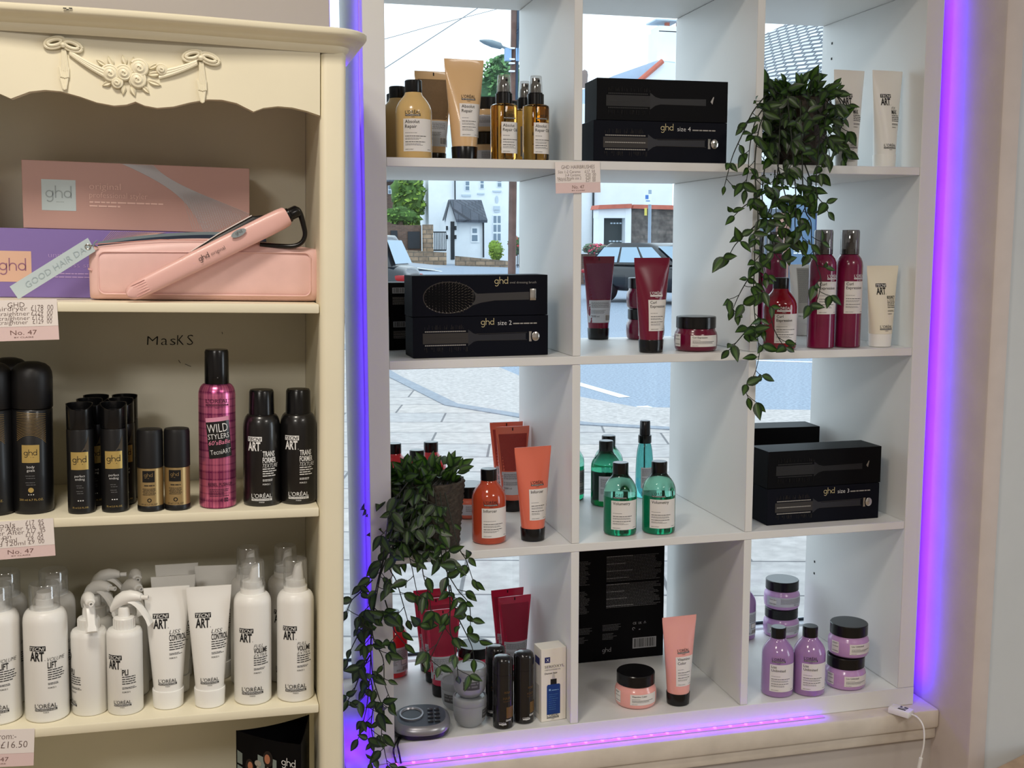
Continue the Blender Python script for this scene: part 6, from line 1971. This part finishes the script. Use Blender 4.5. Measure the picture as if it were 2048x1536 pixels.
b.add([tuple(E1), tuple(E5), tuple(E5 + off2), tuple(E1 + off2)], [(0, 1, 2, 3)], SLATE); link('porch_roof', b.mesh('porch_roof'), h)
d_ = one(h, 'door', 901.5, 909, 443, 519, Yp - .24, .08, DARKP)
f_ = one(h, 'porch_window', 942, 958, 453, 485, Yp - .06, .08, FRAME)
b = MB(); wbox(b, 945, 954, 457, 466, Yp - .08, .03, PANE); wbox(b, 944, 955, 470, 482, Yp - .08, .03, PANE); link('panes', b.mesh('panes'), f_)
one(h, 'drainpipe', 966, 968.5, 438, 515, Yp - .12, .1, DARKP)
for v0, v1 in ((452, 460), (470, 478)):
    for u0 in (892.5, 909.5):
        one(h, 'lantern', u0, u0 + 3.5, v0, v1, Yp - .32, .1, DARKP)
# boundary pieces in front of it
def solo(name, label, cat, u0, u1, v0, v1, Y, depth, m, zb=None, group=None):
    b = MB(); wbox(b, u0, u1, v0, v1, Y, depth, m, zb=zb, bev=.02); return tag(link(name, b.mesh(name)), label, cat, group)
b = MB(); px_poly(b, [(913, 512), (1016, 522), (1016, 560), (913, 560)], 52, STONE, .4); tag(link('garden_boundary', b.mesh('garden_boundary')), 'low sandstone garden wall below the white porch', 'garden wall')
b = MB(); px_poly(b, [(806, 500), (893, 505), (893, 530), (806, 530)], 52.5, STONE, .4); tag(link('garden_boundary', b.mesh('garden_boundary')), 'low sandstone garden wall left of the porch door', 'garden wall')
solo('gate_pillar', 'square sandstone pillar between black railings and brown wall', 'pillar', 848, 867, 449, 530, 53, .5, STONE, zb=-.4)
bw = empty('boundary_fence'); tag(bw, 'brown brick boundary with two dark panels left of the pillar', 'boundary wall')
one(bw, 'brickwork', 700, 843, 450, 540, 53.5, .4, BRICK, zb=-.4)
for u0, u1, v0, v1 in ((782, 795, 461, 496), (816, 840, 463, 497)):
    one(bw, 'dark_panel', u0, u1, v0, v1, 53.4, .08, DARKP)
rl = empty('iron_railing'); tag(rl, 'black iron railings between the stone pillar and white porch', 'railing')
b = MB(); wbox(b, 867, 892.5, 463, 465.5, 53.3, .05, DARKP); wbox(b, 867, 892.5, 499, 502, 53.3, .05, DARKP); link('rail', b.mesh('rail'), rl)
for i in range(8):
    one(rl, 'bar', 869 + 3.2 * i, 870.3 + 3.2 * i, 464, 501, 53.32, .03, DARKP)
rl = empty('iron_railing'); tag(rl, 'short dark railings right of the telegraph pole', 'railing')
b = MB(); wbox(b, 1033, 1046, 498, 500, 50, .05, DARKP); wbox(b, 1033, 1046, 529, 531, 50, .05, DARKP); link('rail', b.mesh('rail'), rl)
for i in range(4): one(rl, 'bar', 1034 + 3.4 * i, 1035.6 + 3.4 * i, 495, 535, 50.02, .03, DARKP)
PAVE2 = mat('far_footpath', (150, 156, 166), .85, noise=.1, nscale=1)
b = MB(); A_, B_ = [at_y(u, v, 50) for u, v in ((760, 519), (1060, 549))]; C_, D_ = [at_y(u, v, 44) for u, v in ((1060, 566), (760, 527))]
b.add([tuple(p_) for p_ in (A_, D_, C_, B_)] + [tuple(p_ - Vector((0, 0, .6))) for p_ in (A_, D_, C_, B_)], [(0, 1, 2, 3), (4, 7, 6, 5), (0, 4, 5, 1), (1, 5, 6, 2), (2, 6, 7, 3), (3, 7, 4, 0)], PAVE2); structure('path', b)
b = MB(); A2, B2 = D_ + Vector((0, -.02, .02)), C_ + Vector((0, -.02, .02)); b.add([tuple(A2), tuple(B2), tuple(B2 - Vector((0, .35, .02))), tuple(A2 - Vector((0, .35, .02)))], [(0, 3, 2, 1)], LINEW); structure('kerb_line', b)
# old brick house far left
bh = empty('brick_house'); tag(bh, 'dark brick house half hidden by a tree, far left of the view', 'house')
one(bh, 'wall', 690, 862, 362, 520, 66, 6, BRICK, zb=-.5)
for u0, u1, v0, v1 in ((776, 783, 371, 388), (796, 803, 352, 371), (778, 792, 417, 440), (796, 804, 404, 423)): sash(bh, u0, u1, v0, v1, 66, 2)
b = MB(); px_poly(b, [(690, 362), (700, 330), (845, 330), (866, 364)], 65.6, SLATE, 6); link('roof', b.mesh('roof'), bh)
# greenery
def leafy(name, label, cat, ctr, rx, ry, rz, cols, seed, trunk=None, n=420, leafsz=.35):
    rnd = random.Random(seed)
    r = empty(name, ctr); tag(r, label, cat)
    GM = mat('foliage_' + str(seed), cols[0], .8, noise=.45, nscale=2.2 / max(rx, .3) * 2)
    G2 = mat('foliage_l' + str(seed), cols[1], .8, noise=.3, nscale=3)
    b = MB()
    for i in range(9):
        bm = bmesh.new(); bmesh.ops.create_icosphere(bm, subdivisions=3, radius=1)
        a_ = rnd.random() * 2 * pi; q_ = rnd.uniform(.1, .62)
        o = Vector((rx * q_ * cos(a_), ry * q_ * sin(a_), rz * rnd.uniform(-.5, .5))); s_ = rnd.uniform(.42, .60)
        for v in bm.verts:
            k_ = 1 + .14 * sin(7 * v.co.x + i) * sin(6 * v.co.y + 2 * i) + .12 * sin(9 * v.co.z + 3 * i) + rnd.uniform(-.07, .07)
            v.co = Vector((v.co.x * rx * s_ * k_, v.co.y * ry * s_ * k_, v.co.z * rz * s_ * k_)) + o
        b.bm(bm, GM)
    for i in range(n):
        a_, t = rnd.random() * 2 * pi, rnd.uniform(-1, 1)
        q_ = sqrt(1 - t * t) * rnd.uniform(.82, 1.06)
        p_ = Vector((rx * q_ * cos(a_), ry * q_ * sin(a_), rz * t)) * rnd.uniform(.80, 1.0)
        d = Vector((rnd.uniform(-1, 1), rnd.uniform(-1, 1), rnd.uniform(-.8, .4))).normalized() * leafsz * rnd.uniform(.5, 1.2); s_ = d.orthogonal().normalized() * leafsz * .4
        b.add([tuple(p_ - d * .5), tuple(p_ + s_), tuple(p_ + d * .5), tuple(p_ - s_)], [(0, 1, 2, 3)], G2 if rnd.random() < .6 else GM)
    link('crown', b.mesh('crown', 80), r)
    if trunk:
        b = MB(); b.tube([(0, 0, -rz * .5), (0, 0, trunk - ctr[2])], lambda t: .16 + .06 * t, mat('bark', (82, 70, 58), .9), seg=10); link('trunk', b.mesh('trunk'), r)
c_ = at_y(820, 398, 57.5); leafy('leafy_tree', 'bushy green tree in front of the dark brick house', 'tree', c_, .88, .8, 1.6, ((74, 104, 44), (128, 158, 62)), 31, trunk=-.4)
c_ = at_y(1003, 166, 85); leafy('leafy_tree', 'tall green tree top behind the street lamp pole', 'tree', c_, 2.0, 2.0, 2.1, ((58, 92, 60), (96, 138, 84)), 32, trunk=-.2, n=700, leafsz=.45)
c_ = at_y(800, 432, 54.6); leafy('garden_hedge', 'low green hedge over the brown brick boundary', 'hedge', c_, 1.0, .35, .45, ((64, 96, 40), (104, 140, 60)), 33, n=200, leafsz=.2, trunk=.1)
c_ = at_y(993, 502, 53); leafy('round_bush', 'rounded yellow-green bush beside the white porch', 'bush', c_, .42, .42, .52, ((112, 140, 48), (150, 172, 66)), 34, n=260, leafsz=.12)
c_ = at_y(1030, 492, 52.6); leafy('flowering_shrub', 'shrub with red blossom behind the telegraph pole', 'bush', c_, .35, .35, .5, ((84, 104, 66), (196, 74, 84)), 35, n=160, leafsz=.14)
# telegraph pole with street lamp
Yq = 29
pl = empty('telegraph_pole'); tag(pl, 'brown wooden telegraph pole carrying a street lamp', 'pole')
bt, tp = at_y(1023, 552, Yq), at_y(1031, -60, Yq)
b = MB(); b.tube([(bt.x, Yq, gz(bt.x, Yq)), (tp.x, Yq, tp.z)], .112, mat('weathered_pole', (104, 78, 70), .85, noise=.25, nscale=3), seg=14); link('pole', b.mesh('pole'), pl)
cs = mat('pole_cable', (40, 62, 84), .6)
b = MB(); b.tube([at_y(1033, 200, Yq - .1), at_y(1036, 60, Yq - .12), at_y(1038, -40, Yq - .1)], .04, cs, seg=8); b.tube([at_y(1034, 60, Yq - .15), at_y(1040, 45, Yq - .15), at_y(1039, 60, Yq - .15), at_y(1033, 66, Yq - .15)], .02, cs, seg=6); link('cable', b.mesh('cable'), pl)
b = MB(); wbox(b, 1011, 1023, 96, 121, Yq - .15, .15, mat('pale_blue_sign', (140, 172, 208), .6)); link('sign_plate', b.mesh('sign_plate'), pl)
b = MB(); wbox(b, 1032, 1040, 96, 122, Yq - .15, .15, mat('pale_blue_sign', (140, 172, 208), .6)); link('sign_plate', b.mesh('sign_plate'), pl)
for v in (96, 118, 126, 142):
    b = MB(); wbox(b, 1019, 1030, v - 1.5, v + 1.5, Yq - .18, .1, FRAME); link('clamp', b.mesh('clamp'), pl)
b = MB(); a_, c_ = at_y(1024, 101, Yq), at_y(1003, 93, Yq); b.tube([a_, c_], .035, mat('lamp_grey', (128, 142, 150), .5), seg=8); link('lamp_arm', b.mesh('lamp_arm'), pl)
b = MB(); a_, m1, c_ = at_y(1005, 93, Yq), at_y(983, 87, Yq), at_y(959, 81, Yq)
b.loft([[tuple(p_ + Vector((0, w_ * cos(t), hh * sin(t)))) for t in [2 * pi * i / 14 for i in range(14)]] for p_, w_, hh in ((a_, .03, .03), (a_.lerp(c_, .08), .10, .09), (m1, .17, .10), (a_.lerp(c_, .8), .14, .06), (c_, .03, .02))], mat('lamp_grey', (128, 142, 150), .5)); link('lamp_head', b.mesh('lamp_head'), pl)
for (pts_, lab, rr) in (([(700, 182), (769, 137), (860, 78), (954, 17), (1030, -32)], 'dark overhead wire climbing to the right across the sky', .012), ([(690, 94), (769, 78), (870, 50), (968, 25), (1031, 8)], 'faint thin overhead wire, the flatter one across the sky', .009)):
    b = MB(); b.tube(smooth([at_y(u, v, Yq - 6 + 5.8 * i / 4) for i, (u, v) in enumerate(pts_)]), rr, mat('wire_grey', (120, 122, 126), .6), seg=6); tag(link('overhead_wire', b.mesh('overhead_wire')), lab, 'wire', 'overhead wires')
# white cottage with chimney, garage and rubble wall
Yc = 40
c2 = empty('white_cottage'); tag(c2, 'white cottage with tall chimney and red verge tiles, right of the pole', 'house')
one(c2, 'wall', 1130, 1345, 210, 545, Yc, 5, RENDER, zb=-.6)
one(c2, 'drainpipe', 1186.5, 1189, 205, 520, Yc - .12, .1, DARKP)
b = MB(); px_poly(b, [(1190, 168), (1228, 151), (1314, 121), (1350, 124), (1350, 230), (1190, 230)], Yc + .5, mat('pale_blue_slate', (168, 186, 208), .7, noise=.08, nscale=2), 5); link('roof', b.mesh('roof'), c2)
b = MB(); px_poly(b, [(1324, 123), (1286, 157), (1286, 230), (1400, 230), (1400, 132)], Yc + .1, RENDER, .4); link('gable', b.mesh('gable'), c2)
b = MB(); a_, c_ = at_y(1276, 164, Yc), at_y(1325, 122, Yc); b.tube([a_, c_], .10, REDT, seg=8); link('verge_tiles', b.mesh('verge_tiles'), c2)
ch = one(c2, 'chimney', 1314, 1358, 62, 128, Yc + .6, 1.0, RENDER)
b = MB(); wbox(b, 1318, 1358, 52, 64, Yc + .6, .9, RENDER); wbox(b, 1312, 1360, 38, 41, Yc + .55, 1.1, mat('pale_grey_band', (190, 202, 212), .7)); link('chimney_cap', b.mesh('chimney_cap'), ch)
for u in (1334, 1357):
    b = MB(); p_ = at_y(u, 57, Yc + 1.0); q_ = at_y(u, 41, Yc + 1.0); b.lathe([(.11, p_.z), (.10, q_.z - .05), (.13, q_.z), (.09, q_.z)], REDT, 16, M=Matrix.Translation((p_.x, p_.y, 0))); link('chimney_pot', b.mesh('chimney_pot'), ch)
b = MB(); p_ = at_y(1169, 160, Yc + 1); b.lathe([(.10, p_.z - .3), (.14, p_.z + .2), (.11, p_.z + .34), (.02, p_.z + .40)], mat('weathered_cowl', (134, 118, 112), .8), 14, M=Matrix.Translation((p_.x, p_.y, 0))); link('chimney_cowl', b.mesh('chimney_cowl'), c2)
gg = empty('white_garage'); tag(gg, 'white garage surround with dark gate and red tiled coping', 'garage')
Yg = 36.5
one(gg, 'surround', 1197, 1207.5, 417, 545, Yg, .6, RENDER, zb=-.6); one(gg, 'surround', 1250, 1262, 417, 545, Yg, .6, RENDER, zb=-.6); one(gg, 'surround', 1197, 1262, 415, 436, Yg + .01, .6, RENDER)
dg_ = one(gg, 'gate', 1207, 1251, 435, 545, Yg + .35, .1, mat('dark_gate', (52, 60, 62), .6), zb=-.6)
for i in range(5):
    b = MB(); wbox(b, 1221 + 6 * i, 1225 + 6 * i, 445, 448, Yg + .33, .03, mat('pale_grey_band', (190, 202, 212), .7)); wbox(b, 1218 + 7 * i, 1223 + 7 * i, 481, 484, Yg + .33, .03, mat('pale_grey_band', (190, 202, 212), .7)); link('gate_slot', b.mesh('gate_slot'), dg_)
b = MB(); px_poly(b, [(1196, 418.5), (1199, 410), (1264, 407.5), (1263, 416)], Yg - .15, REDT, .9); link('tile_coping', b.mesh('tile_coping'), gg)
rw = empty('rubble_boundary'); tag(rw, 'rough stone wall with red tile coping behind the parked car', 'stone wall')
one(rw, 'stonework', 1262, 1420, 416, 545, Yg + .1, .5, RUBBLE, zb=-.6)
b = MB(); px_poly(b, [(1266, 417), (1268, 409), (1420, 412), (1420, 421)], Yg - .1, REDT, .8); link('tile_coping', b.mesh('tile_coping'), rw)
bs_ = empty('bus_stop'); tag(bs_, 'grey bus stop post with small blue and white flag sign', 'bus stop')
Yb = 31
p_, q_ = at_y(1298, 545, Yb), at_y(1300, 380, Yb)
b = MB(); b.tube([(p_.x, Yb, gz(p_.x, Yb)), (q_.x, Yb, q_.z)], .05, mat('galvanised_post', (150, 166, 184), .5), seg=10); link('post', b.mesh('post'), bs_)
b = MB(); wbox(b, 1289.5, 1303, 388, 409, Yb - .08, .03, FRAME); wbox(b, 1291, 1297, 390, 398, Yb - .09, .012, mat('sign_blue', (74, 120, 190), .5)); wbox(b, 1292, 1300, 401, 402.5, Yb - .09, .012, mat('sign_blue', (74, 120, 190), .5)); link('flag', b.mesh('flag'), bs_)
b = MB(); wbox(b, 1289.5, 1294, 416, 431, Yb - .08, .03, mat('notice_yellow', (216, 200, 96), .6)); link('notice', b.mesh('notice'), bs_)
c_ = at_y(1194, 499, 32.6); leafy('flower_planter', 'planter overflowing with pink and red flowers by the white cottage', 'planter', c_, .45, .3, .18, ((96, 116, 96), (206, 96, 116)), 36, n=300, leafsz=.10)
b = MB(); wbox(b, 1150, 1222, 508, 560, 33.1, .4, BRICK, zb=gz(8, 33)); tag(link('brick_planter_box', b.mesh('brick_planter_box')), 'low brick planter box under the pink flowers', 'planter box')
# slate-roofed shop on the right
s3 = empty('corner_shop'); tag(s3, 'shop with big tiled roof and blue shopfront panel, seen behind the ivy', 'shop')
TILE = brick_mat('banded_roof_tiles', (214, 216, 220), (196, 200, 206), (92, 98, 106), .40, .16, .045, noise=.08, offset=.5, rot=(0, 0, 0))
R1, R2, R3, R4 = at_y(1490, 205, 24), at_y(1500, 82, 27.5), at_y(1720, -22, 24), at_y(1720, 190, 20)
ex = (R4 - R1).normalized(); ey = (R2 - R1); ey = (ey - ex * ey.dot(ex)).normalized(); ez = ex.cross(ey)
def basis(ex, ey, ez, t): return Matrix(((ex.x, ey.x, ez.x, t.x), (ex.y, ey.y, ez.y, t.y), (ex.z, ey.z, ez.z, t.z), (0, 0, 0, 1)))
Mr = basis(ex, ey, ez, R1); Mi = Mr.inverted()
b = MB(); q4 = [Mi @ p_ for p_ in (R1, R4, R3, R2)]
b.add([tuple(p_) for p_ in q4] + [(p_.x, p_.y, p_.z - .2) for p_ in q4], [(0, 1, 2, 3), (7, 6, 5, 4), (0, 4, 5, 1), (1, 5, 6, 2), (2, 6, 7, 3), (3, 7, 4, 0)], TILE)
o = link('roof', b.mesh('roof'), s3); o.matrix_local = Mr
Ys = 20.2
one(s3, 'wall', 1500, 1700, 205, 640, Ys + .4, 4, RENDER, zb=-.55)
one(s3, 'gutter', 1500, 1640, 418, 429, Ys + .15, .3, mat('gutter_grey', (96, 104, 116), .5)); one(s3, 'fascia', 1500, 1640, 436, 448, Ys + .2, .25, mat('lilac_fascia', (196, 204, 226), .6)); one(s3, 'shop_window', 1500, 1556, 450, 600, Ys + .25, .2, mat('shop_glass', (88, 96, 112), .15))
one(s3, 'brick_pier', 1556, 1582, 425, 640, Ys + .1, .4, mat('pinkish_brick', (176, 132, 116), .85, noise=.1, nscale=6), zb=-.55)
dp = one(s3, 'blue_panel', 1582, 1632, 392, 640, Ys, .45, mat('shopfront_blue', (86, 112, 140), .4), zb=-.55)
b = MB(); wbox(b, 1631, 1636, 392, 640, Ys - .03, .45, mat('shopfront_indigo', (70, 74, 130), .5), zb=-.55); link('edge_strip', b.mesh('edge_strip'), dp)
b = MB(); 
for i, (s_, v_) in enumerate((('OPEN', 486), ('DAILY', 492), ('WASH', 499), ('& DRY', 507))): pass
fl3 = Flat(Ys - .002)
for i, v_ in enumerate((487, 491.5, 496, 502.5, 507.5)):
    p_ = at_y(1587, v_, Ys); fine(b, fl3, p_.x, p_.z, .24 if i < 3 else .28, 1, .022 if i < 3 else .030, .03, WHITEINK, i + 2, ragged=.1, maxw=.09)
link('lettering', b.mesh('lettering'), dp)
# cars
def car(name, label, loc, ang, paint, suv=False):
    r = empty(name, loc, ang); tag(r, label, 'car', 'parked cars')
    L, W, H = (4.4, 1.84, 1.64) if suv else (4.0, 1.72, 1.46)
    GL = mat('car_glass', (150, 176, 196), .08, spec=.8); TY = mat('tyre', (22, 22, 24), .8); RIM = mat('alloy', (150, 152, 156), .35, metal=.6)
    st = [(-.5, .50, .80, .36), (-.485, .34, .92, .44), (-.42, .28, 1.0, .485), (-.25, .26, 1.0, .5), (0, .25, .98, .5), (.2, .25, .97, .5), (.34, .26, .93, .49), (.44, .28, .84, .46), (.485, .36, .74, .40), (.5, .46, .64, .33)]
    zs_ = H / 1.46
    b = MB(); rings = []
    for t, z0, z1, hw in st:
        rings.append([(t * L, W * hw * math.copysign(abs(cos(q)) ** .5, cos(q)), (z0 + z1) / 2 * zs_ + (z1 - z0) / 2 * zs_ * math.copysign(abs(sin(q)) ** .55, sin(q))) for q in [2 * pi * i / 28 for i in range(28)]])
    b.loft(rings, paint); link('body', b.mesh('body', 50), r)
    zb_, zt_ = .93 * zs_, H
    xb0, xb1 = -.455 * L, .24 * L
    xt0, xt1 = (-.40 * L, .03 * L) if suv else (-.33 * L, .03 * L)
    b = MB(); gr = []
    for t in (0, .15, .5, .85, .95, 1.0):
        z_ = zb_ + (zt_ - zb_) * t
        k_ = t if t < .9 else .9 + (t - .9) * 2.2
        x0, x1 = xb0 + (xt0 - xb0) * k_, xb1 + (xt1 - xb1) * k_
        hw = W * .465 - W * .095 * k_
        gr.append([((x0 + x1) / 2 + (x1 - x0) / 2 * math.copysign(abs(cos(q)) ** .28, cos(q)), hw * math.copysign(abs(sin(q)) ** .28, sin(q)), z_) for q in [2 * pi * (i + .5) / 40 for i in range(40)]])
    b.loft(gr, paint); link('cabin', b.mesh('cabin', 50), r)
    def gp(x, s_, t, o=.012):
        hw = W * .465 - W * .095 * t
        return (x, s_ * (hw + o), zb_ + (zt_ - zb_) * t)
    for s_ in (-1, 1):
        for (a0, a1) in ((.06, .36), (.39, .66), (.69, .93)):
            b = MB(); lo, hi = .10, .80
            f_ = lambda q, t: xb0 + (xt0 - xb0) * t + q * ((xb1 + (xt1 - xb1) * t) - (xb0 + (xt0 - xb0) * t))
            P4 = [gp(f_(a0, lo), s_, lo), gp(f_(a1, lo), s_, lo), gp(f_(a1, hi), s_, hi), gp(f_(a0, hi), s_, hi)]
            b.add(P4, [(0, 1, 2, 3) if s_ < 0 else (3, 2, 1, 0)], GL); link('side_window', b.mesh('side_window'), r)
        b = MB(); b.box(-.5 * L + .0, -.5 * L + .34, s_ * W * .40 - .10, s_ * W * .40 + .10, .70 * zs_, .80 * zs_, mat('tail_lamp', (150, 16, 22), .3), bev=.03); link('tail_lamp', b.mesh('tail_lamp'), r)
        b = MB(); b.box(.5 * L - .42, .5 * L - .10, s_ * W * .36 - .14, s_ * W * .36 + .10, .60 * zs_, .72 * zs_, mat('head_lamp', (214, 220, 226), .1), bev=.03); link('headlamp', b.mesh('headlamp'), r)
        b = MB(); b.box(.16 * L, .20 * L, s_ * W * .5 - .02, s_ * W * .5 + .13 * (1 if s_ > 0 else 1) if s_ > 0 else s_ * W * .5 + .02, .98 * zs_, 1.10 * zs_, paint, bev=.02); link('door_mirror', b.mesh('door_mirror'), r)
        for x in (-.30 * L, .31 * L):
            b = MB(); b.lathe([(.20, -.10), (.31, -.10), (.32, -.06), (.32, .06), (.31, .10), (.20, .10)], TY, 28); b.lathe([(.205, -.095), (.205, .095)], RIM, 24); 
            me = b.mesh('wheel'); o = link('wheel', me, r); o.location = (x, s_ * W * .44, .32); o.rotation_euler = (pi / 2, 0, 0)
    for nm, xa, xb, sg in (('windscreen', xb1, xt1, 1), ('rear_window', xb0, xt0, -1)):
        b = MB(); lo, hi = .10, .84; o = .02 * sg
        hw = lambda t: (W * .465 - W * .095 * t) * .86
        P4 = [(xa + (xb - xa) * lo + o, -hw(lo), zb_ + (zt_ - zb_) * lo), (xa + (xb - xa) * lo + o, hw(lo), zb_ + (zt_ - zb_) * lo), (xa + (xb - xa) * hi + o, hw(hi), zb_ + (zt_ - zb_) * hi), (xa + (xb - xa) * hi + o, -hw(hi), zb_ + (zt_ - zb_) * hi)]
        b.add(P4, [(0, 1, 2, 3) if sg > 0 else (3, 2, 1, 0)], GL); link(nm, b.mesh(nm), r)
    return r
NAVYCAR = mat('dark_car_paint', (24, 29, 36), .25, coat=.3)
p_ = at_z(1286, 608, -.46); hd_ = Vector((.52, -.85)); c_ = Vector((p_.x, p_.y)) + Vector((.85, .52)) * .78
car('hatchback_car', 'dark hatchback parked facing the window, in front of the stone wall', (c_.x, c_.y, -.44), math.atan2(hd_.y, hd_.x), NAVYCAR)
p_ = at_y(829, 545, 19.2); hd_ = Vector((-.93, .36)).normalized(); c_ = Vector((p_.x, p_.y)) + hd_ * 2.2
car('parked_suv', 'dark SUV with red tail lamp at the left of the street', (c_.x, c_.y, -.49), math.atan2(hd_.y, hd_.x), NAVYCAR, True)

# ================================================================== wooden stool at the lower right
A_, B_ = at_z(1985, 1537, -.05), at_z(2049, 1505, -.05)
ex = (B_ - A_).normalized(); ey = Vector((0, 0, 1)).cross(ex)
stl = empty('wooden_stool', M=basis(ex, ey, Vector((0, 0, 1)), A_ - ex * .02)); tag(stl, 'light wooden stool at the lower right corner by the wall', 'stool')
WOOD = mat('tan_wood', (176, 150, 122), .5, noise=.12, nscale=30)
b = MB(); b.box(0, .34, -.34, 0, -.028, 0, WOOD, bev=.006); link('seat', b.mesh('seat'), stl)
for x in (.03, .31):
    for y in (-.31, -.03):
        b = MB(); b.tube([(x, y, -.03), (x, y, -.449)], .016, WOOD, seg=14); link('leg', b.mesh('leg'), stl)
